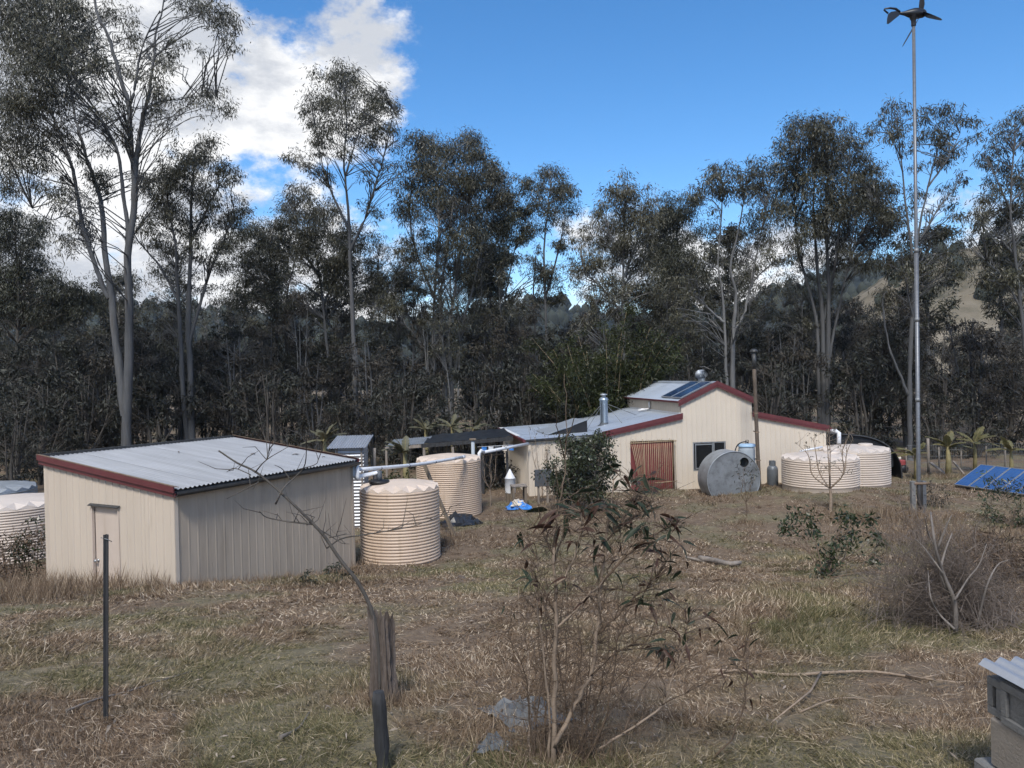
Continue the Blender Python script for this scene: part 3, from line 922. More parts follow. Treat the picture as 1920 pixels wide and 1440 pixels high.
hero_tree('gum_tree', 'airy gum tree rising directly behind the wind turbine mast', 35,
          [([(1706, 850), (1706, 700), (1710, 600), (1715, 500), (1725, 420), (1745, 330), (1765, 255)], 16, 3), ([(1714, 500), (1700, 400), (1690, 300), (1680, 225)], 7, 2),
           ([(1725, 450), (1760, 390), (1800, 345)], 5, 2), ([(1702, 740), (1695, 720), (1670, 660), (1658, 600), (1655, 560)], 8, 3), ([(1740, 350), (1775, 300), (1800, 250)], 5, 2),
           ([(1712, 600), (1700, 540), (1690, 480)], 6, 2)],
          [(1665, 215, 18), (1690, 203, 16), (1640, 242, 15), (1660, 250, 18), (1690, 240, 18), (1740, 213, 18), (1780, 210, 20), (1810, 230, 18), (1826, 262, 11), (1720, 252, 14), (1760, 250, 22), (1790, 270, 18),
           (1700, 282, 15), (1760, 300, 18), (1720, 312, 11), (1780, 382, 14), (1800, 332, 12), (1790, 402, 18), (1760, 432, 14), (1740, 462, 14), (1780, 470, 14), (1812, 470, 12), (1710, 482, 12), (1770, 500, 14), (1740, 510, 14),
           (1700, 520, 18), (1660, 560, 20), (1800, 500, 16)],
          M['bark'], M['leaf'], dens=1000, seed=24)
hero_tree('gum_tree', 'gum tree cut by the right edge with drooping leaf clumps', 35,
          [([(1945, 830), (1925, 680), (1912, 560), (1900, 450), (1895, 380), (1902, 250)], 14, 4), ([(1905, 480), (1870, 440), (1845, 410)], 5, 2), ([(1897, 400), (1870, 340), (1852, 300)], 5, 2), ([(1915, 580), (1880, 520), (1850, 490)], 5, 2)],
          [(1902, 220, 18), (1882, 250, 20), (1915, 270, 22), (1852, 290, 16), (1870, 320, 22), (1905, 330, 22), (1860, 370, 20), (1910, 380, 24), (1842, 402, 12), (1902, 430, 20), (1880, 470, 20), (1852, 480, 16), (1912, 480, 24),
           (1840, 300, 11), (1940, 320, 24), (1950, 420, 24), (1940, 220, 20), (1890, 520, 20), (1860, 530, 18), (1920, 540, 22), (1840, 520, 14)],
          M['bark'], M['leaf'], dens=1100, seed=25)


# the bamboo clump behind the house
def bamboo():
    rg = np.random.default_rng(31)
    Y = 35
    base = on_ground(pix(1140, 760, Y), -.05)
    t = thing('bamboo_clump', 'dark yellow green clump of feathery bamboo behind the house roof', 'bamboo', base)
    P, Rr, B = [], [], []
    for i in range(46):
        a = rg.uniform(0, 6.28); q = rg.uniform(0, 1) ** .5
        s = np.array(base) + np.array([math.cos(a) * 1.5 * q, math.sin(a) * 1.0 * q, 0])
        out = np.array([math.cos(a), math.sin(a) * .7, 0]) * rg.uniform(.5, 2.3)
        h = rg.uniform(4.6, 8.4) * (1 - .22 * q)
        pts = [s + out * u ** 2.2 + np.array([0, 0, h * (u - .10 * u ** 3)]) for u in (0, .25, .5, .75, 1)]
        P.append(pts); Rr.append([.03, .027, .022, .015, .006])
        for u in (.35, .5, .62, .74, .86, .97):
            c = s + out * u ** 2.2 + np.array([0, 0, h * (u - .10 * u ** 3)])
            B.append((*c, rg.uniform(.35, .6)))
    V, F, T, _, _ = foliage(B, rg, 900, .22, .04, droop=.5)
    tv, tf = tubes_np(np.array(P), np.array(Rr), 5)
    link_mesh('cane_stems', np_mesh('cane_stems', tv - np.array(base), tf, M['bamboo'], True), t)
    link_mesh('foliage', np_mesh('foliage', V - np.array(base), F, M['leaf_bamboo'], False, T), t)


bamboo()


# understorey: prototypes copied into a deep dark wood
def under_proto(seed, h, spread, nst, nblob, low, L=.26, W=.065, dens=480, thick=.10, lean=.6):
    rg = np.random.default_rng(seed)
    P, Rr, pts = [], [], []
    for s in range(nst):
        a = rg.uniform(0, 6.28)
        top = np.array([math.cos(a) * spread * rg.uniform(.1, .6), math.sin(a) * spread * rg.uniform(.1, .6), h * rg.uniform(.75, .98)])
        b = np.array([math.cos(a) * .12, math.sin(a) * .12, -.2])
        k1 = b + (top - b) * .33 + rg.normal(size=3) * .12 * lean; k2 = b + (top - b) * .66 + rg.normal(size=3) * .2 * lean
        pl = limb_pts([Vector(b), Vector(k1), Vector(k2), Vector(top)])
        pts.append(pl)
        r0 = thick * rg.uniform(.6, 1.1)
        P.append(pl); Rr.append(np.linspace(r0, .02, len(pl)))
    parts = [tubes_np(np.array(P), np.array(Rr), 6)]
    skel = np.concatenate(pts)
    B = []
    for _ in range(nblob):
        a = rg.uniform(0, 6.28); q = rg.uniform(0, 1) ** .6; z = rg.uniform(low, 1.0)
        w = spread * (.55 + .45 * math.sin(math.pi * min(1, max(0, (z - low) / (1.02 - low))))) * q
        B.append((math.cos(a) * w, math.sin(a) * w, z * h, rg.uniform(.32, .62) * (h / 8) ** .5))
    V, F, T, twP, twR = foliage(B, rg, dens, L, W, droop=.7, skel=skel[skel[:, 2] > .12 * h])
    parts.append(tubes_np(np.array(twP), np.array(twR), 3))
    tv, tf = join_vf(parts)
    return (np_mesh('trunk', tv, tf, None, True), V, F, T)


UP = {}


def up(key, bark, leaf, *a, **k):
    tv, V, F, T = under_proto(*a, **k)
    tv.materials.clear(); tv.materials.append(bark)
    UP[key] = (tv, np_mesh('crown', V, F, leaf, False, T))


_np_mesh = np_mesh


def np_mesh(name, V, F, mat, smooth=False, tint=None):
    me = _np_mesh(name, V, F, mat if mat is not None else M['bark'], smooth, tint)
    return me


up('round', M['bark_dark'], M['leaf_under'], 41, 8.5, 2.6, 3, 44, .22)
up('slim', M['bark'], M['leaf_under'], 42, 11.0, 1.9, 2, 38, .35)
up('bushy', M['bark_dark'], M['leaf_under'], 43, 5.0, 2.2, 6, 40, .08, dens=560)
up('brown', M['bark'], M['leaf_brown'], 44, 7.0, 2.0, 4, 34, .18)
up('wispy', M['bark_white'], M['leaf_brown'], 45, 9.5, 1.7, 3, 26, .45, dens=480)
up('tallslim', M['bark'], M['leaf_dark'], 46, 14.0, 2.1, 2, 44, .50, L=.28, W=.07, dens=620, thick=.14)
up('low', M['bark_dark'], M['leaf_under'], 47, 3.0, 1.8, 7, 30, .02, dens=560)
up('spindly', M['bark_white'], M['leaf'], 48, 15.0, 1.9, 2, 40, .46, L=.22, W=.042, dens=320, thick=.085, lean=1.4)
up('spindle', M['bark'], M['leaf_olive'], 49, 13.0, 1.6, 1, 34, .50, L=.22, W=.042, dens=320, thick=.10, lean=1.2)
up('pole', M['bark'], M['leaf_brown'], 50, 11.0, 1.4, 2, 18, .55, L=.22, W=.045, dens=420, thick=.075, lean=1.8)
U_LAB = {'spindly': 'spindly pale stemmed gum tree among the trunks of the wood', 'spindle': 'thin single stemmed gum tree among the trunks of the wood', 'pole': 'thin leaning pole tree with a scant crown in the wood',
         'round': 'dark round crowned understorey tree in the shaded wood behind the house',
         'slim': 'slim dark sapling tree in the shaded wood behind the house',
         'bushy': 'dark bushy shrub filling the bottom of the shaded wood',
         'brown': 'brownish half bare tree in the shaded wood behind the house',
         'wispy': 'wispy pale stemmed sapling in the shaded wood behind the house',
         'tallslim': 'distant tall gum tree deep in the wood behind the front row',
         'low': 'low dark shrub at the foot of the shaded wood'}
U_NAME = {'spindly': 'spindly_gum_tree', 'spindle': 'thin_gum_tree', 'pole': 'pole_tree', 'round': 'understorey_tree', 'slim': 'sapling_tree', 'bushy': 'dark_shrub', 'brown': 'bare_tree', 'wispy': 'wispy_sapling', 'tallslim': 'distant_gum_tree', 'low': 'low_shrub'}
U_CAT = {'spindly': 'tree', 'spindle': 'tree', 'pole': 'tree', 'round': 'tree', 'slim': 'tree', 'bushy': 'shrub', 'brown': 'tree', 'wispy': 'tree', 'tallslim': 'tree', 'low': 'shrub'}


def put_under(key, x, y, s, rot, sz=1.0):
    t = thing(U_NAME[key], U_LAB[key], U_CAT[key], (x, y, float(gz(x, y)) - .05), rot, 'shaded wood, ' + U_NAME[key].replace('_', ' ') + 's')
    t.scale = (s, s, s * sz)
    link_mesh('trunk', UP[key][0], t); link_mesh('crown', UP[key][1], t)
    return t


def wood():
    rg = np.random.default_rng(51)

    def band(n, y0, y1, keys, s0, s1, f=.74, gap=None):
        for i in range(n):
            y = rg.uniform(y0, y1)
            x = -f * y + (i + rg.uniform(.1, .9)) / n * 2 * f * y
            if gap and gap(x, y): continue
            k = keys[int(rg.integers(len(keys)))]
            put_under(k, x, y, rg.uniform(s0, s1), rg.uniform(0, 6.28), rg.uniform(.9, 1.15))
    clear = lambda x, y: (3 < x < 19 and y < 40)          # yard round the house and fence
    band(26, 37, 42, ['bushy', 'low', 'brown', 'bushy'], .75, 1.1, gap=lambda x, y: (x > -2 and y < 40))
    band(36, 42, 50, ['round', 'bushy', 'brown', 'wispy', 'round'], .70, .95)
    band(36, 50, 62, ['round', 'slim', 'brown', 'wispy', 'bushy', 'round'], .70, .95)
    band(34, 62, 80, ['round', 'slim', 'round', 'bushy'], .80, 1.02)
    band(24, 80, 105, ['round', 'round', 'bushy'], .9, 1.15)
    band(9, 48, 60, ['tallslim'], .85, 1.05)
    band(26, 41, 50, ['spindly', 'pole', 'spindle', 'spindly'], .66, .92, gap=lambda x, y: x > .50 * y)
    band(28, 50, 66, ['spindly', 'pole', 'spindle', 'spindle'], .75, 1.02, gap=lambda x, y: x > .50 * y)
    band(16, 33.5, 37, ['low', 'bushy', 'low'], .6, .85, f=.75, gap=lambda x, y: x < 14.5)
    band(14, 34, 38, ['low', 'low', 'bushy'], .7, .9, f=.3, gap=lambda x, y: -6 > x or x > 6)
    # thicker, taller screen on the far left
    for (px, Y, k, s) in [(40, 36, 'round', .8), (110, 38, 'round', .85), (-20, 34, 'bushy', 1.1), (70, 33, 'bushy', .9), (150, 36, 'bushy', 1.0), (190, 40, 'brown', 1.0), (290, 38, 'bushy', 1.0), (20, 30, 'bushy', .8), (420, 40, 'bushy', 1.0)]:
        p = pix(px, 800, Y); put_under(k, p.x, p.y, s, rg.uniform(0, 6))
    # shrubs right behind the yard
    for (px, Y, k, s) in [(1290, 36, 'bushy', .95), (1440, 37, 'bushy', 1.0), (1480, 39, 'brown', .9), (1620, 38, 'bushy', 1.0), (1660, 40, 'round', .8), (1760, 38, 'bushy', .85), (1830, 40, 'brown', 1.0), (1890, 38, 'bushy', .9),
                          (1950, 36, 'brown', .9), (900, 37, 'bushy', 1.0), (980, 38, 'bushy', 1.0), (760, 36, 'bushy', .9), (700, 38, 'brown', .9), (1230, 39, 'round', .8), (1020, 40, 'round', .8), (1400, 40, 'round', .8), (1700, 42, 'wispy', .8)]:
        p = pix(px, 800, Y); put_under(k, p.x, p.y, s, rg.uniform(0, 6))


wood()

# ================================================================== buildings
def profile_wave(x0, x1, pitch, amp, kind):
    """list of (x, out) across a sheet"""
    out = []
    if kind == 'sine':
        n = max(2, int(round((x1 - x0) / pitch * 6)))
        for i in range(n + 1):
            x = x0 + (x1 - x0) * i / n
            out.append((x, amp * math.sin(2 * math.pi * x / pitch)))
    else:                                       # pan and rib
        k = math.floor(x0 / pitch) - 1
        xs = [(x0, 0.0)]
        while k * pitch < x1 + pitch:
            c = (k + .5) * pitch
            for dx, o in ((-.024, 0), (-.011, amp), (.011, amp), (.024, 0)):
                x = c + dx
                if x0 + 1e-4 < x < x1 - 1e-4: xs.append((x, o))
            k += 1
        xs.append((x1, 0.0))
        out = xs
    return out


def sheet_mesh(org, ux, un, prof, ends, mat, name, smooth=False):
    """org + ux*x + un*out, from ends(x)[0] to ends(x)[1] (Vectors added)"""
    mb = MB()
    vs, fs = [], []
    for (x, o) in prof:
        a, b = ends(x)
        p = org + ux * x + un * o
        vs += [p + a, p + b]
    for i in range(len(prof) - 1):
        fs.append((2 * i, 2 * i + 2, 2 * i + 3, 2 * i + 1))
    mb.add(vs, fs, smooth)
    return mb


def ribbed_wall(parent, org, ux, un, x0, x1, zb, zt, mat, width=.76, pitch=.19, amp=.016, name='wall_sheet'):
    """vertical wall of separate sheets, zb/zt functions of x; each sheet one part"""
    k = math.floor(x0 / width)
    x = x0
    while x < x1 - 1e-3:
        xe = min(x1, (math.floor(x / width + 1e-6) + 1) * width)
        if x1 - xe < .06: xe = x1
        lift = un * (.0025 * (int(round(x / width)) % 2))
        mb = sheet_mesh(Vector(org) + lift, Vector(ux), Vector(un), profile_wave(x, xe, pitch, amp, 'rib'),
                        lambda q: (Vector((0, 0, zb(q))), Vector((0, 0, zt(q)))), mat, name)
        mb.build(name, mat, parent)
        x = xe


def roof_sheets(parent, a, b, c, d, mat, width=.76, pitch=.095, amp=.014, name='roof_sheet', sub=None):
    """corrugated roof on the quad a(low,start) b(low,end) c(high,end) d(high,start); corrugations run low to high"""
    a, b, c, d = map(Vector, (a, b, c, d))
    L = (b - a).length
    un = (b - a).cross(d - a).normalized()
    n = max(1, int(round(L / width)))
    for i in range(n):
        t0, t1 = i / n, (i + 1) / n
        prof = profile_wave(t0 * L, t1 * L, pitch, amp, 'sine')
        mb = MB(); vs, fs = [], []
        lap = .003 * (i % 2)
        for (x, o) in prof:
            t = x / L
            lo = a + (b - a) * t; hi = d + (c - d) * t
            for s in (0, .5, 1):
                vs.append(lo + (hi - lo) * s + un * (o + lap))
        for j in range(len(prof) - 1):
            for s in range(2):
                q = j * 3 + s
                fs.append((q, q + 3, q + 4, q + 1))
        mb.add(vs, fs, True)
        mb.build(name, mat, parent)


X_, Y_, Z_ = Vector((1, 0, 0)), Vector((0, 1, 0)), Vector((0, 0, 1))


def build_shed():
    B = pix(328, 1000, 13.0)
    t = thing('garden_shed', 'cream ribbed steel shed with maroon barge and closed door in the left foreground', 'shed', (B.x, B.y, 0), R(62.1))
    LX, LY = 4.62, 3.60
    low, high = 2.36, 2.77
    zt = lambda y: low + (high - low) * y / LY
    # long wall (BC): y=0, faces -y
    ribbed_wall(t, Vector((0, 0, 0)), X_, -Y_, .05, LX - .04, lambda x: -.4, lambda x: low + .02, M['cream_grubby_shaded'], amp=.004)
    # door wall (AB): x=0, faces -x ; door opening y .108*13 .. .167*13
    d0, d1, dh = 1.42, 2.20, 2.04
    ux, un = Y_, -X_
    ribbed_wall(t, Vector((0, 0, 0)), ux, un, .05, d0, lambda x: -.4, zt, M['cream'])
    ribbed_wall(t, Vector((0, 0, 0)), ux, un, d0, d1, lambda x: dh, zt, M['cream'])
    ribbed_wall(t, Vector((0, 0, 0)), ux, un, d1, LY - .04, lambda x: -.4, zt, M['cream'])
    # back walls
    ribbed_wall(t, Vector((0, LY, 0)), X_, Y_, .05, LX - .04, lambda x: -.4, lambda x: high, M['cream'])
    ribbed_wall(t, Vector((LX, 0, 0)), Y_, X_, .05, LY - .04, lambda x: -.4, zt, M['cream'])
    for (x, y, h, a, b) in ((0, 0, low, -1, -1), (0, LY, high, -1, 1), (LX, 0, low, 1, -1), (LX, LY, high, 1, 1)):
        mb = MB()
        mb.box((x + a * .004 - a * .03, y + b * .012, h / 2 - .2), (.072, .012, h + .4))
        mb.box((x + a * .012, y - b * .03, h / 2 - .2), (.012, .084, h + .4))
        mb.build('corner_flashing', M['cream'] if (x, y) != (LX, 0) else M['cream_grubby_shaded'], t)
    # door
    dm = MB(); dm.box((.045, (d0 + d1) / 2, dh / 2 - .2), (.03, d1 - d0 - .075, dh + .34))
    door = dm.build('door', M['door_cream'], t)
    f = MB()
    f.box((-.004, d0 + .015, dh / 2 - .2), (.05, .03, dh + .4)); f.box((-.004, d1 - .015, dh / 2 - .2), (.05, .03, dh + .4))
    f.box((-.004, (d0 + d1) / 2, dh - .02), (.048, d1 - d0 - .062, .04))
    f.build('door_frame', M['door_cream'], t)
    hd = MB(); hd.add([(-.02, d0 - .03, dh + .005), (-.02, d1 + .03, dh + .005), (-.075, d1 + .03, dh - .02), (-.075, d0 - .03, dh - .02),
                       (-.02, d0 - .03, dh + .02), (-.02, d1 + .03, dh + .02), (-.075, d1 + .03, dh - .008), (-.075, d0 - .03, dh - .008)],
                      [(0, 1, 2, 3), (7, 6, 5, 4), (0, 4, 5, 1), (1, 5, 6, 2), (2, 6, 7, 3), (3, 7, 4, 0)])
    hd.build('door_hood', M['gutter'], t)
    k = MB(); k.lathe([(.0, .0), (.032, .0), (.034, .008), (.014, .014), (.012, .04), (.026, .048), (.030, .062), (.022, .076), (0, .08)], 14,
                      (.030, d1 - .095, 1.02), M=Matrix.Rotation(-math.pi / 2, 3, 'Y'))
    k.build('handle', M['alu'], door)
    # roof: overhangs
    e = .10
    zr = lambda y: 2.435 + (high - low) * y / LY
    a, b = Vector((-.06, -e, zr(-e))), Vector((LX + .06, -e, zr(-e)))
    c, d = Vector((LX + .06, LY + .06, zr(LY + .06))), Vector((-.06, LY + .06, zr(LY + .06)))
    roof_sheets(t, a, b, c, d, M['zinc'])
    # barge on the door end : two stepped boards, then the rusty capping on top
    y0, y1 = -e - .02, LY + .08
    for dx, zt_, zb_ in ((-.095, .055, -.050), (-.062, -.064, -.130)):
        mb = MB()
        mb.hexa([(dx - .012, y0, zr(y0) + zb_), (dx + .012, y0, zr(y0) + zb_), (dx + .012, y1, zr(y1) + zb_), (dx - .012, y1, zr(y1) + zb_)],
                [(dx - .012, y0, zr(y0) + zt_), (dx + .012, y0, zr(y0) + zt_), (dx + .012, y1, zr(y1) + zt_), (dx - .012, y1, zr(y1) + zt_)])
        mb.build('barge_board', M['red'], t)
    for xx, s in ((-.05, 1), (LX + .05, -1)):
        mb = MB()
        mb.hexa([(xx - .06, y0, zr(y0) + .058), (xx + .06, y0, zr(y0) + .03), (xx + .06, y1, zr(y1) + .03), (xx - .06, y1, zr(y1) + .058)][::1],
                [(xx - .06, y0, zr(y0) + .070), (xx + .06, y0, zr(y0) + .042), (xx + .06, y1, zr(y1) + .042), (xx - .06, y1, zr(y1) + .070)])
        mb.build('barge_capping', M['rust'], t)
    mb = MB(); dx = LX + .085
    mb.hexa([(dx - .012, y0, zr(y0) - .15), (dx + .012, y0, zr(y0) - .15), (dx + .012, y1, zr(y1) - .15), (dx - .012, y1, zr(y1) - .15)],
            [(dx - .012, y0, zr(y0) + .03), (dx + .012, y0, zr(y0) + .03), (dx + .012, y1, zr(y1) + .03), (dx - .012, y1, zr(y1) + .03)])
    mb.build('barge_board', M['red'], t)
    # back capping along the high edge
    mb = MB(); mb.box((LX / 2, LY + .09, zr(LY) + .03), (LX + .2, .05, .07)); mb.build('ridge_capping', M['gutter'], t)
    # gutter on the low side
    g = MB()
    zz = zr(-e) - .03
    prof = [(-e + .03, zz), (-e + .03, zz - .085), (-e - .06, zz - .085), (-e - .095, zz - .045), (-e - .095, zz - .004), (-e - .086, zz - .004), (-e - .086, zz - .042), (-e - .056, zz - .076), (-e + .022, zz - .076), (-e + .022, zz)]
    vs = [(-.08, y, z) for y, z in prof] + [(LX + .08, y, z) for y, z in prof]
    n = len(prof)
    fs = [(i, (i + 1) % n, n + (i + 1) % n, n + i) for i in range(n)] + [tuple(range(n))[::-1], tuple(range(n, 2 * n))]
    g.add(vs, fs)
    g.build('gutter', M['gutter'], t)
    dp = MB(); dp.tube([(LX + .02, -.12, zz - .06), (LX + .02, -.12, zz - .34), (LX + .05, -.12, zz - .42)], .045, 10)
    dp.build('downpipe', M['pvc'], t)
    # litter of bark strips on the roof
    for (x, y, a_, l) in ((3.2, 1.6, .4, .28), (3.9, 1.1, -.3, .22), (2.2, 2.6, .9, .2), (4.2, .5, .2, .16)):
        mb = MB(); z = zr(y) + .018
        dx, dy = math.cos(a_) * l, math.sin(a_) * l
        mb.add([(x, y, z), (x + dx * .5 - dy * .12, y + dy * .5 + dx * .12, z + .02), (x + dx, y + dy, z + (zr(y + dy) - zr(y))), (x + dx * .5 + dy * .12, y + dy * .5 - dx * .12, z + .012)], [(0, 1, 2, 3)])
        w = t.matrix_basis @ Vector((0, 0, 0))
        mb.build('fallen_bark', M['twig_grey'], t)
    return t


shed = build_shed()


def build_tank(label, loc, r, h, nrib, mwall, mlid, nscal=16, hatch=True, rot=0.0, group=None):
    t = thing('water_tank', label, 'water tank', loc, rot, group)
    p = h / nrib
    prof = [(r, -.25)]
    for i in range(nrib):
        z = i * p
        prof += [(r - .006, z), (r + .004, z + .12 * p), (r + .016, z + .32 * p), (r + .019, z + .52 * p), (r + .016, z + .72 * p), (r + .004, z + .90 * p)]
    prof += [(r - .004, h)]
    MB().lathe(prof, 72).build('tank_wall', mwall, t)
    mb = MB()
    n = nscal
    O = [Vector((r * 1.012 * math.cos(2 * math.pi * i / n), r * 1.012 * math.sin(2 * math.pi * i / n), h + .004)) for i in range(n)]
    A = [Vector((r * .985 * math.cos(2 * math.pi * (i + .5) / n), r * .985 * math.sin(2 * math.pi * (i + .5) / n), h + .09)) for i in range(n)]
    I = [Vector((r * .70 * math.cos(2 * math.pi * i / n), r * .70 * math.sin(2 * math.pi * i / n), h + .135)) for i in range(n)]
    J = [Vector((r * .25 * math.cos(2 * math.pi * i / n), r * .25 * math.sin(2 * math.pi * i / n), h + .19)) for i in range(n)]
    vs = O + A + I + J + [Vector((0, 0, h + .195))]
    fs = []
    for i in range(n):
        j = (i + 1) % n
        fs += [(i, j, n + i), (n + i, j, 2 * n + j), (j, n + j, 2 * n + j), (n + i, 2 * n + j, 2 * n + i), (2 * n + i, 2 * n + j, 3 * n + j, 3 * n + i), (3 * n + i, 3 * n + j, 4 * n)]
    mb.add(vs, fs)
    lid = mb.build('lid', mlid, t)
    if hatch:
        MB().lathe([(.24, h + .17), (.24, h + .235), (.20, h + .245), (0, h + .25)], 20, (r * .25, -r * .2, 0)).build('hatch', mlid, lid)
    return t


def tank_at(px, py, Y, *a, **k):
    p = pix(px, py, Y)
    return p


p = pix(752, 1045, 18.2)
tank1 = build_tank('beige ribbed water tank with black strainer beside the cream shed', (p.x, p.y, -.02), .915, 1.64, 23, M['tank'], M['lid'], 16, hatch=False)
T1 = Vector((p.x, p.y, 0))
p = pix(843, 955, 24.0)
tank2 = build_tank('taller beige ribbed water tank fed by the long white pipes, mid yard', (p.x, p.y, -.02), .99, 1.66, 27, M['tank'], M['lid'], 16, hatch=False, rot=.3)
T2 = Vector((p.x, p.y, 0))
p = pix(1538, 900, 25.8)
tank3 = build_tank('squat pale ribbed tank behind a thin bare tree, nearer of two by the house', (p.x, p.y, .36), 1.21, .88, 12, M['tank_pale'], M['lid_pale'], 18, rot=.1)
p = pix(1602, 900, 27.7)
tank4 = build_tank('pale ribbed tank behind the nearer squat one, beside the black tunnel', (p.x, p.y, .12), 1.18, 1.16, 15, M['tank_pale'], M['lid_pale'], 18, rot=.25)
p = pix(22, 1045, 19.5)
tank5 = build_tank('squat pale tank half hidden behind the left end of the shed', (p.x, p.y, -.05), 1.30, 1.30, 20, M['tank_pale'], M['lid_pale'], 18, hatch=False, rot=.15)
p = pix(-40, 960, 23.0)
tank6 = build_tank('dull grey lidded tank at the left edge behind the squat pale tank', (p.x, p.y, -.05), 1.5, 1.2, 16, M['galv'], M['galv'], 20, hatch=False)


# ------------------------------------------------------------------ the house
HO = pix(993, 925, 27.0)
HROT = R(8.6)
HC, HS = math.cos(HROT), math.sin(HROT)


def hw(x, y, z):
    """house local -> world"""
    return Vector((HO.x + HC * x - HS * y, HO.y + HS * x + HC * y, z))


def build_house():
    t = thing('house', 'cream steel barn house with raised centre gable, maroon trim and grey iron roofs', 'house', (HO.x, HO.y, 0), HROT)
    W = M['cream_house']
    x1, x2, x3, x4, xr = 2.63, 5.59, 8.30, 11.17, 6.945
    DEP = 6.5
    zl = lambda x: 1.97 + (2.08 - 1.97) * x / x1 if x < x1 else 2.08 + (2.66 - 2.08) * (x - x1) / (x2 - x1)
    zrr = lambda x: 2.66 + (2.07 - 2.66) * (x - x3) / (x4 - x3)
    zc = lambda x: 3.17 + (3.79 - 3.17) * (x - x2) / (xr - x2) if x < xr else 3.79 - (3.79 - 3.17) * (x - xr) / (x3 - xr)
    bot = lambda x: -.4
    un = -Y_
    O0 = Vector((0, 0, 0))
    wall = lambda a, b, zb, zt, o=O0: ribbed_wall(t, o, X_, un, a, b, zb, zt, W)
    # left of the front: wall to 1.5, then the porch recess
    wall(.03, 1.45, bot, lambda x: zl(x) - .10)
    wall(1.45, x1, bot, lambda x: zl(x) - .02, Vector((0, 1.6, 0)))
    ribbed_wall(t, Vector((1.45, 0, 0)), Y_, X_, .02, 1.6, bot, lambda y: 1.94, W)
    ribbed_wall(t, Vector((x1, 0, 0)), Y_, -X_, .02, 1.6, bot, lambda y: 2.0, W)
    # bamboo doorway 3.68-5.31, height 1.75
    wall(x1, 3.68, bot, lambda x: zl(x) - .06)
    wall(3.68, 5.31, lambda x: 1.78, lambda x: zl(x) - .06)
    wall(5.31, x2, bot, lambda x: zl(x) - .06)
    # gable bay, window 6.02-7.27, .75 - 1.66
    wx0, wx1, wz0, wz1 = 6.02, 7.27, .62, 1.66
    wall(x2, wx0, bot, lambda x: zc(x) - .05)
    wall(wx0, wx1, bot, lambda x: wz0)
    wall(wx0, wx1, lambda x: wz1, lambda x: zc(x) - .05)
    wall(wx1, x3, bot, lambda x: zc(x) - .05)
    wall(x3, x4, bot, lambda x: zrr(x) - .05)
    # sides and back
    ribbed_wall(t, O0, Y_, -X_, .03, DEP, bot, lambda y: 1.90, W)
    ribbed_wall(t, Vector((x4, 0, 0)), Y_, X_, .03, DEP, bot, lambda y: 2.0, W)
    ribbed_wall(t, Vector((x2, 0, 0)), Y_, -X_, .05, DEP, lambda y: 2.5, lambda y: 3.14, W)
    ribbed_wall(t, Vector((x3, 0, 0)), Y_, X_, .05, DEP, lambda y: 2.5, lambda y: 3.14, W)
    ribbed_wall(t, Vector((0, DEP, 0)), X_, Y_, .03, x2, bot, lambda x: zl(x) - .05, W)
    ribbed_wall(t, Vector((0, DEP, 0)), X_, Y_, x2, x3, bot, lambda x: zc(x) - .05, W)
    ribbed_wall(t, Vector((0, DEP, 0)), X_, Y_, x3, x4, bot, lambda x: zrr(x) - .05, W)
    # white corner trims
    for (x, y, h, ax, ay) in ((0, 0, 1.86, -1, -1), (x4, 0, 2.0, 1, -1)):
        mb = MB(); mb.box((x + ax * .006 - ax * .04, y + ay * .02, h / 2 - .2), (.09, .012, h + .4)); mb.box((x + ax * .02, y - ay * .035, h / 2 - .2), (.012, .1, h + .4))
        mb.build('corner_flashing', W, t)
    # roofs: quads low->high with corrugations down the slope
    ov = .10
    B_ = DEP + .15
    Zr = M['zinc2']
    roof_sheets(t, (-.12, B_, zl(0) - .005), (-.12, -ov, zl(0) - .005), (x1 + .02, -ov, zl(x1) + .012), (x1 + .02, B_, zl(x1) + .012), Zr)
    roof_sheets(t, (x1 - .02, B_, zl(x1) + .03), (x1 - .02, -ov, zl(x1) + .03), (x2, -ov, 2.69), (x2, B_, 2.69), Zr)
    roof_sheets(t, (x4 + .12, -ov, zrr(x4) - .01), (x4 + .12, B_, zrr(x4) - .01), (x3, B_, 2.69), (x3, -ov, 2.69), Zr)
    e = .12
    sl = (3.79 - 3.17) / (xr - x2)
    roof_sheets(t, (x2 - e, B_, 3.20 - e * sl), (x2 - e, -ov, 3.20 - e * sl), (xr, -ov, 3.82), (xr, B_, 3.82), Zr)
    roof_sheets(t, (x3 + e, -ov, 3.20 - e * sl), (x3 + e, B_, 3.20 - e * sl), (xr, B_, 3.82), (xr, -ov, 3.82), Zr)
    mb = MB()
    mb.add([(xr - .16, -ov, 3.775), (xr, -ov, 3.85), (xr + .16, -ov, 3.775), (xr - .16, B_, 3.775), (xr, B_, 3.85), (xr + .16, B_, 3.775)], [(0, 1, 4, 3), (1, 2, 5, 4)])
    mb.build('ridge_capping', Zr, t)

    # barges
    def barge(ax, az, bx, bz, y=-ov - .015, hgt=.17, nm='barge_board', mt=M['red']):
        for k, (yy, t0, t1) in enumerate(((y, .05, -hgt * .55), (y + .016, -hgt * .53, -hgt))):
            mb = MB()
            mb.hexa([(ax, yy - .011, az + t1), (bx, yy - .011, bz + t1), (bx, yy + .011, bz + t1), (ax, yy + .011, az + t1)],
                    [(ax, yy - .011, az + t0), (bx, yy - .011, bz + t0), (bx, yy + .011, bz + t0), (ax, yy + .011, az + t0)])
            mb.build(nm, mt, t)
    barge(x1 - .02, zl(x1) + .03, x2 + .03, 2.69)
    barge(x2 - e, 3.20 - e * sl, xr - .003, 3.815); barge(xr + .003, 3.815, x3 + e, 3.20 - e * sl)
    barge(x3 - .02, 2.69, x4 + .13, zrr(x4) - .005)
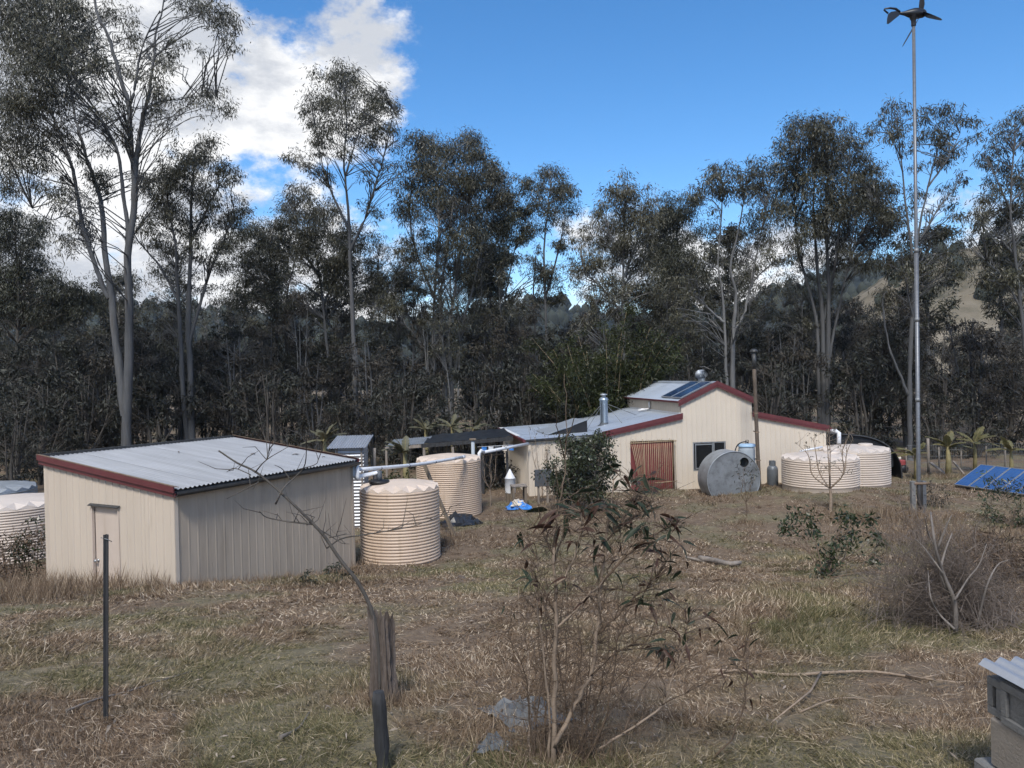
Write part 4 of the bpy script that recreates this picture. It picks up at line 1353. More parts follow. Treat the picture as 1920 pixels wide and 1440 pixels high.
    mb = MB(); mb.box((x1 / 2 - .07, -ov - .02, zl(1.3) - .03), (x1 + .10, .03, .07), Matrix.Rotation(-math.atan((zl(x1) - zl(0)) / x1), 3, 'Y')); mb.build('eave_trim', M['gutter'], t)
    mb = MB(); mb.box((2.05, -ov - .05, 1.95), (1.15, .06, .12)); mb.build('gutter', M['galv_dark'], t)
    mb = MB(); mb.box((-.16, DEP / 2, zl(0) - .05), (.10, DEP + .2, .09)); mb.build('gutter', M['red'], t)
    mb = MB(); mb.box((-.10, DEP * .62, zl(0) + .02), (.16, DEP * .72, .012)); mb.build('flashing', M['white'], t)
    mb = MB(); mb.box((x2 - .03, DEP / 2, 2.72), (.04, DEP, .05)); mb.build('flashing', M['white'], t)
    mb = MB(); mb.box((x2 - e - .02, DEP / 2, 3.14), (.05, DEP + .2, .06)); mb.build('gutter', M['red'], t)
    mb = MB(); mb.box((x4 + .16, DEP / 2, 2.0), (.09, DEP + .2, .08)); mb.build('gutter', M['red'], t)
    # window
    win = MB()
    fw = .045
    for (cx, cz, sx, sz) in (((wx0 + wx1) / 2, wz1 - fw / 2, wx1 - wx0, fw), ((wx0 + wx1) / 2, wz0 + fw / 2, wx1 - wx0, fw), (wx0 + fw / 2, (wz0 + wz1) / 2, fw, wz1 - wz0 - 2 * fw), (wx1 - fw / 2, (wz0 + wz1) / 2, fw, wz1 - wz0 - 2 * fw),
                             (wx0 + .80, (wz0 + wz1) / 2, .05, wz1 - wz0 - 2 * fw)):
        win.box((cx, .045, cz), (sx, .05, sz))
    wn = win.build('window', M['alu'], t)
    MB().box(((wx0 + wx0 + .80) / 2, .05, (wz0 + wz1) / 2), (.80 - fw - .03, .012, wz1 - wz0 - .1)).build('pane', M['glass'], wn)
    MB().box(((wx0 + .825 + wx1) / 2, .058, (wz0 + wz1) / 2), (wx1 - wx0 - .825 - fw - .01, .012, wz1 - wz0 - .1)).build('pane', M['glass'], wn)
    s = MB()
    for (cx, sx, cz, sz) in ((wx0 + .10, .03, (wz0 + wz1) / 2, .92), (wx0 + .74, .03, (wz0 + wz1) / 2, .92)): s.box((cx, .012, cz), (sx, .02, sz))
    s.box((wx0 + .42, .012, wz1 - .09), (.61, .02, .035)); s.box((wx0 + .42, .012, wz0 + .09), (.61, .02, .035))
    s.build('sash', M['alu'], wn)
    # inside of the doorway (dark) and porch
    MB().box((4.49, .10, .7), (1.58, .02, 2.1)).build('doorway_panel', M['red_door'], t)
    MB().box((2.04, 1.5, .8), (.8, .03, 2.0)).build('porch_door', M['greyblue'], t)
    # vent pipe on the clerestory roof
    v = MB(); v.tube([hl for hl in [Vector((x2 - .06, 3.3, 3.05)), Vector((x2 - .06, 3.3, 2.78))]], .04, 8); v.tube([Vector((x2 - .10, 3.3, 2.76)), Vector((x2 - .55, 3.3, 2.70))], .04, 8)
    v.tube([Vector((x2 - .28, 3.3, 2.75)), Vector((x2 - .34, 3.65, 2.76))], .03, 8)
    v.build('vent_pipe', M['white'], t)
    # propped roof sheet / hatch
    h = MB()
    hx0, hx1, hy0, hy1 = .85, 2.35, .9, 3.1
    za, zb = zl(hx0) + .03, zl(hx1) + .46
    h.add([(hx0, hy0, za), (hx1, hy0, zb), (hx1, hy1, zb - .05), (hx0, hy1, za), (hx0, hy0, za + .02), (hx1, hy0, zb + .02), (hx1, hy1, zb - .03), (hx0, hy1, za + .02)],
          [(0, 3, 2, 1), (4, 5, 6, 7), (0, 1, 5, 4), (1, 2, 6, 5), (2, 3, 7, 6), (3, 0, 4, 7)])
    hp = h.build('roof_hatch', Zr, t)
    MB().add([(hx0 + .1, hy0 + .03, za - .01), (hx1, hy0 + .03, zl(hx1) + .02), (hx1, hy0 + .03, zb - .01)], [(0, 1, 2)]).add([(hx1 - .01, hy0 + .03, zl(hx1) + .02), (hx1 - .01, hy1, zl(hx1) + .02), (hx1 - .01, hy1, zb - .06), (hx1 - .01, hy0 + .03, zb - .01)], [(0, 1, 2, 3)]).build('hatch_gap_shade', M['black'], hp)  # black faces stand in for the shade in the open gap
    return t, zl, zc, sl


house, zl_h, zc_h, sl_h = build_house()


def solar_mat():
    mt, N, L, b = new_mat('solar_cells')
    b.inputs['Roughness'].default_value = .16
    b.inputs['Specular IOR Level'].default_value = .6
    tc = N.new('ShaderNodeTexCoord')
    br = N.new('ShaderNodeTexBrick')
    br.offset = 0
    br.inputs['Scale'].default_value = 1
    br.inputs['Brick Width'].default_value = .125; br.inputs['Row Height'].default_value = .125
    br.inputs['Mortar Size'].default_value = .004
    br.inputs['Color1'].default_value = (.008, .028, .085, 1); br.inputs['Color2'].default_value = (.012, .038, .11, 1); br.inputs['Mortar'].default_value = (.08, .11, .16, 1)
    L.new(tc.outputs['Object'], br.inputs['Vector'])
    L.new(br.outputs[0], b.inputs['Base Color'])
    return mt


M['solar'] = solar_mat()
M['solar_sky_sheen'] = M['solar'].copy()  # ground panels: cell colour lightened to stand for reflected sky
for n in M['solar_sky_sheen'].node_tree.nodes:
    if n.type == 'TEX_BRICK':
        n.inputs['Color1'].default_value = (.028, .090, .26, 1); n.inputs['Color2'].default_value = (.036, .11, .31, 1); n.inputs['Mortar'].default_value = (.10, .15, .24, 1)


def solar_panel(label, org, du, dv, w, l, group, cells):
    """panel with one corner at org, width along du, length along dv (unit vectors, world)"""
    du, dv = Vector(du).normalized(), Vector(dv).normalized()
    nn = du.cross(dv).normalized()
    t = thing('solar_panel', label, 'solar panel', org, 0, group)
    t.rotation_euler = Matrix((du, dv, nn)).transposed().to_euler()
    f = .022
    mb = MB()
    mb.box((w / 2, f / 2, .02), (w, f, .04)); mb.box((w / 2, l - f / 2, .02), (w, f, .04))
    mb.box((f / 2, l / 2, .02), (f, l - 2 * f - .002, .04)); mb.box((w - f / 2, l / 2, .02), (f, l - 2 * f - .002, .04))
    mb.build('frame', M['alu'], t)
    MB().box((w / 2, l / 2, .026), (w - 2 * f - .002, l - 2 * f - .002, .012)).build('cells', cells, t)
    return t


def roof_fit():
    # two panels on the left slope of the upper roof
    a = math.atan(sl_h)
    for i, lab in enumerate(('solar panel at the front edge of the upper house roof', 'second solar panel back from the gable on the upper house roof')):
        org = hw(5.62, .06 + i * 1.06, 3.255)
        up_ = Vector((HC * math.cos(a), HS * math.cos(a), math.sin(a)))
        back = Vector((-HS, HC, 0))
        # du x dv must point up: du = -back, dv=up
        solar_panel(lab, org + back * 1.0, -back, up_, 1.0, 1.34, 'solar panels on the house roof', M['solar'])
    # whirlybird
    p = hw(6.86, 1.15, 3.84)
    t = thing('roof_ventilator', 'round spinning vent with curved vanes on the house ridge', 'ventilator', p)
    MB().lathe([(.13, -.1), (.13, .10), (.16, .12)], 20).build('throat', M['galv'], t)
    vs = MB()
    for k in range(20):
        a0 = 2 * math.pi * k / 20
        pts = []
        for j in range(8):
            u = j / 7
            z = .10 + .32 * u
            rr = .21 * math.sin(math.pi * (.18 + .64 * u)) + .02
            pts.append((rr, a0 + u * .5, z))
        v0 = []
        for rr, aa, z in pts:
            v0 += [(rr * math.cos(aa), rr * math.sin(aa), z), ((rr - .028) * math.cos(aa + .26), (rr - .028) * math.sin(aa + .26), z)]
        vs.add(v0, [(2 * j, 2 * j + 2, 2 * j + 3, 2 * j + 1) for j in range(7)])
    vs.build('vanes', M['galv'], t)
    MB().lathe([(.13, .405), (.12, .425), (.06, .44), (0, .445)], 20).build('cap', M['galv'], t)
    MB().lathe([(.14, .11), (.13, .40)], 16).build('core', M['black'], t)
    # flue with cowl and guy wires
    y = 2.2
    x = 3.33
    for _ in range(30):
        z = zl_h(x) + .03
        q = hw(x, y, z); d = q - Vector((0, 0, CAM_Z))
        sx = 960 + FPX * d.dot(CR) / d.dot(F_)
        x += (1133 - sx) * 27 / FPX * .8
    z = zl_h(x) + .03
    b = hw(x, y, z - .05)
    t = thing('stove_flue', 'shiny steel flue with conical cowl and guy wires on the lower house roof', 'flue', b)
    MB().lathe([(.15, 0), (.15, .98), (.19, 1.0), (.19, 1.02), (.14, 1.10), (.08, 1.12)], 20).build('pipe', M['flue'], t)
    MB().lathe([(.08, 1.12), (.08, 1.20)], 12).lathe([(.15, 1.195), (.15, 1.215), (.05, 1.25), (0, 1.255)], 20).build('cowl', M['galv'], t)
    MB().lathe([(.27, .015), (.22, .05), (.16, .10), (.155, .14)], 20).build('flashing_boot', M['greyblue'], t)
    for (dx, dy) in ((-.95, -.9), (-.7, .9), (1.5, .6), (.45, -.9)):
        e = hw(x + dx, y + dy, zl_h(min(x + dx, 5.5)) + .03)
        MB().tube([Vector((0, 0, .82)) + (e - b).normalized() * .14, e - b], .010, 5).build('guy_wire', M['galv_dark'], t)


roof_fit()


def bamboo_screen():
    t = thing('bamboo_screen', 'screen of upright dry bamboo strips leaning over the maroon doorway', 'screen', hw(3.6, -.12, 0), HROT)
    rg = np.random.default_rng(61)
    n = 24
    for i in range(n):
        x = .06 + 1.64 * i / (n - 1)
        tilt = .30 * max(0, 1 - i / 7)
        x0 = x + tilt
        if i < 7: x0 = x + .36 * (1 - i / 7.5)
        mb = MB(); mb.tube([(x0, -.05, -.05), ((x + x0) / 2 + rg.normal() * .006, -.045, .9), (x, -.02, 1.80 + rg.uniform(-.04, .06))], .0095 + rg.uniform(-.002, .003), 6)
        mb.build('bamboo_strip', M['bamboo'], t)
    for z in (.28, 1.72):
        MB().tube([(.0 if z > 1 else .9, -.06, z), (1.74, -.06, z + .04)], .014, 6).build('cross_cane', M['bamboo'], t)


bamboo_screen()


def galv_tank():
    Y = 26.0
    c = pix(1376, 899, Y)
    t = thing('galvanised_tank', 'old round galvanised tank lying on its side against the house wall', 'tank', (c.x, c.y, 0), HROT)
    r, Ln, zc = .94, .85, c.z
    # axis is local y
    n = 64
    mb = MB(); vs, fs = [], []
    nr = 12
    for j in range(nr * 2 + 1):
        y = Ln * j / (nr * 2); rr = r + (.008 if j % 2 else -.004)
        for i in range(n):
            a = 2 * math.pi * i / n
            vs.append((rr * math.cos(a), y, zc + rr * math.sin(a)))
    for j in range(nr * 2):
        for i in range(n):
            a, b = j * n + i, j * n + (i + 1) % n
            fs.append((a, a + n, b + n, b))
    mb.add(vs, fs, True); mb.build('drum', M['galv'], t)
    # front disc with hole, hole centre (hx,hz)
    hx, hz, hr = .39, .56, .165
    outer, inner = [], []
    for i in range(n):
        a = 2 * math.pi * i / n
        dx, dz = math.cos(a), math.sin(a)
        bq = hx * dx + hz * dz; cq = hx * hx + hz * hz - (r - .01) ** 2
        s = -bq + math.sqrt(bq * bq - cq)
        outer.append((hx + dx * s, .012, zc + hz + dz * s)); inner.append((hx + dx * hr, .012, zc + hz + dz * hr))
    mb = MB(); mb.add(outer + inner, [(i, n + i, n + (i + 1) % n, (i + 1) % n) for i in range(n)])
    lipv = inner + [(x, .06, z) for x, y, z in inner]
    mb.add(lipv, [(i, (i + 1) % n, n + (i + 1) % n, n + i) for i in range(n)])
    mb.build('end_plate', M['galv_dark'], t)
    mb = MB(); mb.add([(r * .985 * math.cos(2 * math.pi * i / n), Ln - .01, zc + r * .985 * math.sin(2 * math.pi * i / n)) for i in range(n)], [tuple(range(n))]); mb.build('back_plate', M['galv'], t)
    rim = MB(); rim.tube([(r * math.cos(2 * math.pi * i / n), .004, zc + r * math.sin(2 * math.pi * i / n)) for i in range(n + 1)], .016, 6, cap=False); rim.build('rim', M['galv'], t)


galv_tank()


def house_side_things():
    # plastic drum with pale blue lid
    p = pix(1401, 900, 26.9)
    t = thing('plastic_drum', 'tall cloudy plastic drum with pale blue lid and black hose behind the galvanised tank', 'drum', (p.x, p.y, 0))
    zt = pix(1401, 836, 26.9).z
    MB().lathe([(.27, 0), (.275, .1), (.28, .3), (.272, .32), (.28, .36), (.285, zt - .15), (.27, zt - .05), (.24, zt)], 28).build('body', M['poly'], t)
    MB().lathe([(.30, zt - .02), (.30, zt + .05), (.27, zt + .07), (0, zt + .085)], 28).build('lid', M['blue_lid'], t)
    hose = MB(); hose.tube(limb_pts([Vector((-.46, -.1, zt - .55)), Vector((-.44, -.1, zt - .2)), Vector((-.34, -.08, zt + .04)), Vector((-.15, -.05, zt + .14)), Vector((.02, 0, zt + .13)), Vector((.06, 0, zt + .06))]), .02, 6)
    hose.build('hose', M['black'], t)
    MB().tube([(-.02, 0, zt + .07), (-.02, 0, zt + .2), (.06, 0, zt + .2), (.06, 0, zt + .07)], .016, 6).build('handle', M['black'], t)
    # rusty chimney pipe
    b = pix(1425, 935, 26.2); tp = pix(1414, 690, 26.5); top = pix(1414, 672, 26.5)
    t = thing('chimney_pipe', 'tall rusty chimney pipe with black cowl rising beside the centre gable', 'chimney', (b.x, b.y, 0))
    o = Vector((b.x, b.y, 0))
    pts = [Vector((0, 0, -.1)), (tp - o) * .5 + Vector((-.01, 0, 0)), tp - o]
    pts = limb_pts(pts)
    MB().tube(pts, .066, 14).build('pipe', M['rust_pipe'], t)
    q = tp - o
    MB().tube([q - Vector((0, 0, .03)), q + Vector((0, 0, .50))], .074, 14).build('top_section', M['gutter'], t)
    MB().lathe([(.06, .48), (.06, .58)], 10, q).lathe([(.14, .56), (.13, .60), (.05, .66), (0, .665)], 18, q).build('cowl', M['gutter'], t)
    for z in (1.15, 2.1, 2.75):
        u = z / (q.z)
        c = q * u
        MB().lathe([(.078, -.02), (.078, .02)], 14, c).bar(c, c + Vector((.05, .55, 0)), .03, .03).build('bracket', M['rust'], t)
    # gas bottle
    p = pix(1449, 917, 27.2)
    t = thing('gas_bottle', 'grey upright gas bottle against the house wall', 'gas bottle', (p.x, p.y, -.12))
    MB().lathe([(.17, 0), (.19, .02), (.19, .80), (.18, .88), (.14, .95), (.09, .98), (.05, .99), (0, .99)], 28).build('cylinder', M['gas'], t)
    col = MB()
    for a0, a1 in ((.5, 2.6), (3.6, 5.8)):
        vs, fs = [], []
        for i in range(9):
            a = a0 + (a1 - a0) * i / 8
            for rr in (.115, .105):
                vs += [(rr * math.cos(a), rr * math.sin(a), .95), (rr * math.cos(a), rr * math.sin(a), 1.14)]
        for i in range(8):
            k = i * 4
            fs += [(k, k + 4, k + 5, k + 1), (k + 2, k + 3, k + 7, k + 6), (k + 1, k + 5, k + 7, k + 3)]
        col.add(vs, fs)
    col.build('collar', M['gas'], t)
    MB().lathe([(.03, .98), (.03, 1.05), (.05, 1.06), (.05, 1.09), (0, 1.10)], 12).build('valve', M['alu'], t)
    # meter board on posts
    p = pix(1019, 915, 25.6)
    t = thing('meter_board', 'blue grey board on two posts by the front corner of the house', 'board', (p.x, p.y, 0), HROT)
    zt, zb = pix(1019, 880, 25.6).z, pix(1019, 912, 25.6).z
    MB().box((0, 0, (zt + zb) / 2), (.58, .05, zt - zb), bev=.01).build('panel', M['greyblue'], t)
    for s in (-.16, .14):
        MB().box((s, .05, (zt) / 2 - .1), (.07, .05, zt + .1)).build('post', M['wood_grey'], t)
    # timber work table, white drum with cone, blue tarp
    p = pix(973, 935, 25.2)
    t = thing('work_table', 'small rough timber table beside the white cone topped drum', 'table', (p.x, p.y, 0), .15)
    MB().box((0, 0, .62), (.52, .45, .05), bev=.008).build('table_top', M['wood_grey'], t)
    for sx in (-.2, .2):
        for sy in (-.16, .16):
            MB().box((sx, sy, .28), (.08, .08, .64)).build('leg', M['wood'], t)
    p = pix(957, 930, 25.7)
    t = thing('white_drum', 'white drum with a pointed cone top beside the timber table', 'drum', (p.x, p.y, 0))
    MB().lathe([(.17, .32), (.175, .40), (.175, .78), (.19, .79), (.19, .81)], 24).build('drum_body', M['white'], t)
    MB().lathe([(.17, .81), (.02, 1.10), (0, 1.11)], 24).build('cone_top', M['white'], t)
    MB().lathe([(.15, -.1), (.16, .32), (0, .325)], 10, smooth=False).build('stump_base', M['wood'], t)
    rg = np.random.default_rng(5)
    p = pix(972, 942, 24.5)
    t = thing('blue_tarpaulin', 'crumpled bright blue tarpaulin with pale cloth on the lawn near the house', 'tarpaulin', (p.x, p.y, 0))

    def crumple(w, d, h, n, seed):
        r = np.random.default_rng(seed)
        mb = MB(); vs, fs = [], []
        for j in range(n + 1):
            for i in range(n + 1):
                u, v = i / n * 2 - 1, j / n * 2 - 1
                q = max(0, 1 - (u * u * .9 + v * v * .9))
                vs.append((u * w * (1 + .08 * r.normal()), v * d * (1 + .08 * r.normal()), h * q * (1 + .45 * r.normal()) + .012))
        for j in range(n):
            for i in range(n):
                a = j * (n + 1) + i
                fs.append((a, a + 1, a + n + 2, a + n + 1))
        mb.add(vs, fs); return mb
    crumple(.40, .34, .17, 9, 3).build('tarp', M['tarp'], t)
    c = crumple(.24, .22, .16, 7, 9); c.v = [(x - .02, y - .05, z + .10) for x, y, z in c.v]; c.build('pale_cloth', M['tarp_pale'], t)


house_side_things()


def pipes():
    W = M['pvc']
    # long pipe: shed corner to tank 2
    a = shed.matrix_basis @ Vector((4.66, -.13, 2.02))
    e = T2 + Vector((-.05, -1.02, 1.62))
    a2 = pix(668, 881, a.y + .15)
    end = pix(868, 857, 22.85)
    t = thing('rainwater_pipe', 'long white pipe running from the shed corner to the mid yard tank', 'pipe', a2)
    m = (a2 + end) / 2 + Vector((0, 0, -.05))
    MB().tube(limb_pts([a2, m, end]), .045, 12).build('pipe', W, t, True)
    for u in (.18, .42, .68, .9):
        c = a2.lerp(end, u) + Vector((0, 0, -.05 * 4 * u * (1 - u)))
        d = (end - a2).normalized()
        MB().tube([c - d * .012, c + d * .012], .049, 12).build('strap', M['black'], t, True)
    MB().tube([end - (end - a2).normalized() * .06, end, end + Vector((.02, .30, -.02))], .052, 12).build('elbow', W, t, True)
    # short pipe into tank 1 with black riser and strainer
    s = pix(664, 893, a.y + .05)
    cc = T1 + Vector((-.43, -.22, 0))
    top = Vector((cc.x, cc.y, 2.0))
    t = thing('tank_inlet_pipe', 'short white pipe with black riser entering the lid of the near tank', 'pipe', s)
    MB().tube([s + Vector((0, 0, .35)), s + Vector((0, 0, .02)), s + Vector((.03, .01, -.03)), Vector((top.x - .06, top.y, top.z + .02)), top + Vector((-.01, 0, .015))], .048, 12).build('pipe', W, t, True)
    MB().tube([top + Vector((0, 0, .06)), Vector((cc.x, cc.y, 1.80))], .065, 12).build('riser', M['greyblue'], t, True)
    MB().lathe([(.0, 1.845), (.22, 1.84), (.235, 1.82), (.235, 1.77), (.20, 1.76)], 24, (cc.x, cc.y, 0)).build('strainer', M['black'], t, True)
    # house gutter to tank 2
    a = pix(990, 832, 26.7); b = pix(907, 848, 24.6); c = pix(902, 846, 24.5)
    t = thing('gutter_pipe', 'white pipe sloping from the house gutter down to the mid yard tank', 'pipe', a)
    MB().tube([a, b], .05, 12).build('pipe', W, t, True)
    MB().tube([b, c + Vector((0, 0, .02)), c + Vector((-.06, 0, -.06)), c + Vector((-.07, 0, -.32))], .055, 12).build('elbow', W, t, True)
    # white elbow at the house's right eave
    a = pix(1549, 809, 29.0); b = pix(1567, 808, 28.6); c = pix(1573, 812, 28.5); d = pix(1573, 832, 28.4)
    t = thing('eave_pipe', 'thick white elbow pipe at the right eave of the house', 'pipe', a)
    MB().tube([a, b, c, d], .075, 12).build('pipe', W, t, True)
    p1, p2 = pix(1500, 846, 26.2), pix(1542, 838, 26.4)
    t = thing('overflow_pipe', 'thin white pipe lying across the lids of the pale tanks', 'pipe', p1)
    MB().tube([p1, p2], .035, 8).build('pipe', W, t, True)


pipes()


def outhouse():
    Y = 22.0
    l, r = pix(632, 985, Y), pix(684, 985, Y)
    w = (r - l).length
    t = thing('corrugated_outhouse', 'small corrugated iron outhouse with sloping roof behind the cream shed', 'outhouse', (l.x, l.y, 0), .06)
    zf = pix(650, 838, Y).z; zb = zf + .16
    for nm, org, ux, un, L, zt in (('wall', Vector((0, 0, 0)), X_, -Y_, w, lambda x: zf), ('wall', Vector((w, 0, 0)), Y_, X_, 1.0, lambda x: zf + .16 * x), ('wall', Vector((0, 0, 0)), Y_, -X_, 1.0, lambda x: zf + .16 * x), ('wall', Vector((0, 1.0, 0)), X_, Y_, w, lambda x: zb)):
        mb = MB(); vs, fs = [], []
        n = int(2.6 / .076 * 4)
        for j in range(n + 1):
            z = -.1 + (zf + .1) * j / n
            o = .011 * math.sin(2 * math.pi * z / .095)
            vs += [org + un * o + Z_ * z, org + ux * L + un * o + Z_ * z]
        for j in range(n): fs.append((2 * j, 2 * j + 1, 2 * j + 3, 2 * j + 2))
        mb.add(vs, fs, True)
        mb.build(nm, M['zinc'], t)
    for x in (0, w):
        MB().add([(x, 0, zf), (x, 1, zf), (x, 1, zb)], [(0, 1, 2)]).build('gable_infill', M['galv_dark'], t)
    roof_sheets(t, (-.22, -.18, zf - .02), (w + .10, -.18, zf - .02), (w + .16, 1.15, zb + .08), (-.12, 1.15, zb + .08), M['zinc'], pitch=.076, amp=.012)
    # screen door frame
    for x in (.05, w - .05):
        MB().box((x, -.03, zf / 2), (.05, .03, zf)).build('corner_post', M['wood_grey'], t)


outhouse()


def pergola():
    # shade roof between the far tank and the house, with a shelf of pots
    P = lambda px, py, Y: pix(px, py, Y)
    fl, fr = P(795, 832, 28.5), P(962, 818, 27.6)
    bl, br = P(805, 816, 31.2), P(945, 803, 30.6)
    base = Vector(((fl.x + fr.x) / 2, (fl.y + fr.y) / 2, 0))
    t = thing('shade_lean_to', 'open lean-to with sagging black plastic roof between the tank and house', 'lean-to', base)
    mb = MB(); vs, fs = [], []
    n, k = 22, 8
    rg = np.random.default_rng(71)
    for j in range(k + 1):
        for i in range(n + 1):
            u, v = i / n, j / k
            p = fl.lerp(fr, u).lerp(bl.lerp(br, u), v)
            p = p + Vector((0, 0, -.05 * math.sin(math.pi * u * 4) ** 2 * math.sin(math.pi * v) + .018 * rg.normal()))
            vs.append(p)
    for j in range(k):
        for i in range(n):
            a = j * (n + 1) + i
            fs.append((a, a + 1, a + n + 2, a + n + 1))
    mb.add(vs, fs, True)
    mb.build('plastic_roof', M['sheet_black'], t, True)
    MB().bar(fl + Vector((-.1, -.02, -.08)), fr + Vector((0, -.02, -.08)), .05, .14).build('front_beam', M['dark_wood'], t, True)
    MB().bar(bl + Vector((0, 0, -.08)), br + Vector((0, 0, -.08)), .05, .12).build('back_beam', M['dark_wood'], t, True)
    for u in (.0, .33, .66, .93):
        p = fl.lerp(fr, u)
        MB().box((p.x, p.y, p.z / 2 - .15), (.09, .09, p.z - .1)).build('post', M['dark_wood'] if u > .5 else M['wood_grey'], t, True)
        q = bl.lerp(br, u)
        MB().box((q.x, q.y, q.z / 2 - .15), (.09, .09, q.z - .1)).build('post', M['dark_wood'], t, True)
    # back slats
    for i in range(20):
        q = bl.lerp(br, .03 + .94 * i / 19)
        MB().box((q.x, q.y - .06, 1.48 + .02 * rg.normal()), (.05, .02, .5)).build('back_slat', M['wood_grey'] if i % 3 else M['dark_wood'], t, True)
    MB().bar(bl + Vector((0, -.1, -1.0)), br + Vector((0, -.1, -1.0)), .25, .04).build('shelf', M['wood_grey'], t, True)
    # dark back screen
    MB().bar(bl.lerp(br, 0) * 1 + Vector((0, .08, -1.35)), br + Vector((0, .08, -1.35)), .03, 1.2).build('back_screen', M['greyblue'], t, True)
    # clothes on a line
    cols = [M['tarp'], M['white'], M['gas'], M['tarp_pale'], M['tarp']]
    a, b = P(895, 838, 27.4), P(962, 834, 27.3)
    line = thing('clothes_line', 'line of small blue and white cloths under the lean-to eave', 'clothes line', on_ground(a, 0))
    MB().tube([a, b], .006, 5).build('line', M['white'], line, True)
    for i, mt in enumerate(cols):
        c = a.lerp(b, .12 + .19 * i)
        MB().add([c, c + Vector((.18, .01, 0)), c + Vector((.17, .03, -.2)), c + Vector((.01, -.02, -.18))], [(0, 1, 2, 3)]).build('cloth', mt, line, True)
    # round topped post
    p = P(887, 850, 25.6)
    t = thing('capped_post', 'pale blue post with a round timber cap behind the mid yard tank', 'post', (p.x, p.y, 0))
    zt = P(887, 826, 25.6).z
    MB().lathe([(.06, 0), (.06, zt), (0, zt)], 14).build('post', M['poly'], t)
    MB().lathe([(.10, zt), (.12, zt + .03), (.11, zt + .07), (0, zt + .075)], 14).build('cap', M['wood'], t)
    # low lean-to further left
    a, b = P(722, 838, 29.5), P(797, 832, 29.0)
    t = thing('low_lean_to', 'low weathered lean-to roof left of the black plastic roof', 'lean-to', on_ground((a + b) / 2, 0))
    roof_sheets(t, a - t.location, b - t.location, b - t.location + Vector((.1, 1.6, .15)), a - t.location + Vector((.1, 1.6, .15)), M['galv'])
    MB().bar(a + Vector((0, 0, -.07)), b + Vector((0, 0, -.07)), .05, .12).build('front_beam', M['wood_grey'], t, True)
    for u in (.03, .5, .97):
        q = a.lerp(b, u); MB().box((q.x, q.y, q.z / 2 - .1), (.08, .08, q.z)).build('post', M['wood_grey'], t, True)


pergola()


def tunnel():
    # black shade-cloth tunnel right of the house
    Y = 29.2
    pts = [(1545, 812), (1570, 814), (1600, 816), (1632, 821), (1658, 832), (1676, 848), (1686, 866), (1690, 884), (1691, 912)]
    P3 = [pix(a, b, Y) for a, b in pts]
    P3 = [Vector(p) for p in limb_pts(P3)]
    t = thing('shade_tunnel', 'black shade cloth tunnel with curved end behind the pale tanks', 'tunnel', on_ground(P3[-1]))
    mb = MB(); vs, fs = [], []
    n = len(P3)
    for dy in (0, 1.2, 2.4, 3.6):
        for p in P3: vs.append(p + Vector((-.1 * dy, dy, 0)))
    for j in range(3):
        for i in range(n - 1):
            a = j * n + i; fs.append((a, a + 1, a + n + 1, a + n))
    # end curtain hanging from the front hoop on the left two thirds
    mb.add(vs, fs, True)
    mb.build('cover', M['black'], t, True)
    cut = [p for p in P3 if p.z > 1.0]
    vs = []
    for p in cut: vs += [p + Vector((0, .05, -.01)), Vector((p.x, p.y + .05, max(.45, p.z - .75)))]
    MB().add(vs, [(2 * i, 2 * i + 2, 2 * i + 3, 2 * i + 1) for i in range(len(cut) - 1)]).build('end_flap', M['black'], t, True)
    MB().tube([p + Vector((0, -.02, 0)) for p in P3], .030, 7).build('hoop', M['gutter'], t, True)
    MB().tube([P3[-1] + Vector((-.36, 3.6, 1.2)), P3[-1] + Vector((-.36, 3.6, 0))], .03, 7).build('post', M['gutter'], t, True)
    # little red cart behind
    p = pix(1678, 888, 31.0)
    t = thing('red_cart', 'small faded red cart half hidden behind the tunnel post', 'cart', on_ground(p), .2)
    MB().box((0, 0, .40), (.7, .45, .22), bev=.03).build('tray', M['red_plain'], t)
    MB().box((-.05, 0, .58), (.5, .3, .12), bev=.03).build('load', M['tarp_pale'], t)
    for s in (-.25, .25):
        MB().lathe([(.0, -.03), (.15, -.03), (.16, 0), (.15, .03), (0, .03)], 16, (s, -.25, .16), M=Matrix.Rotation(math.pi / 2, 3, 'X')).build('wheel', M['black'], t)


tunnel()

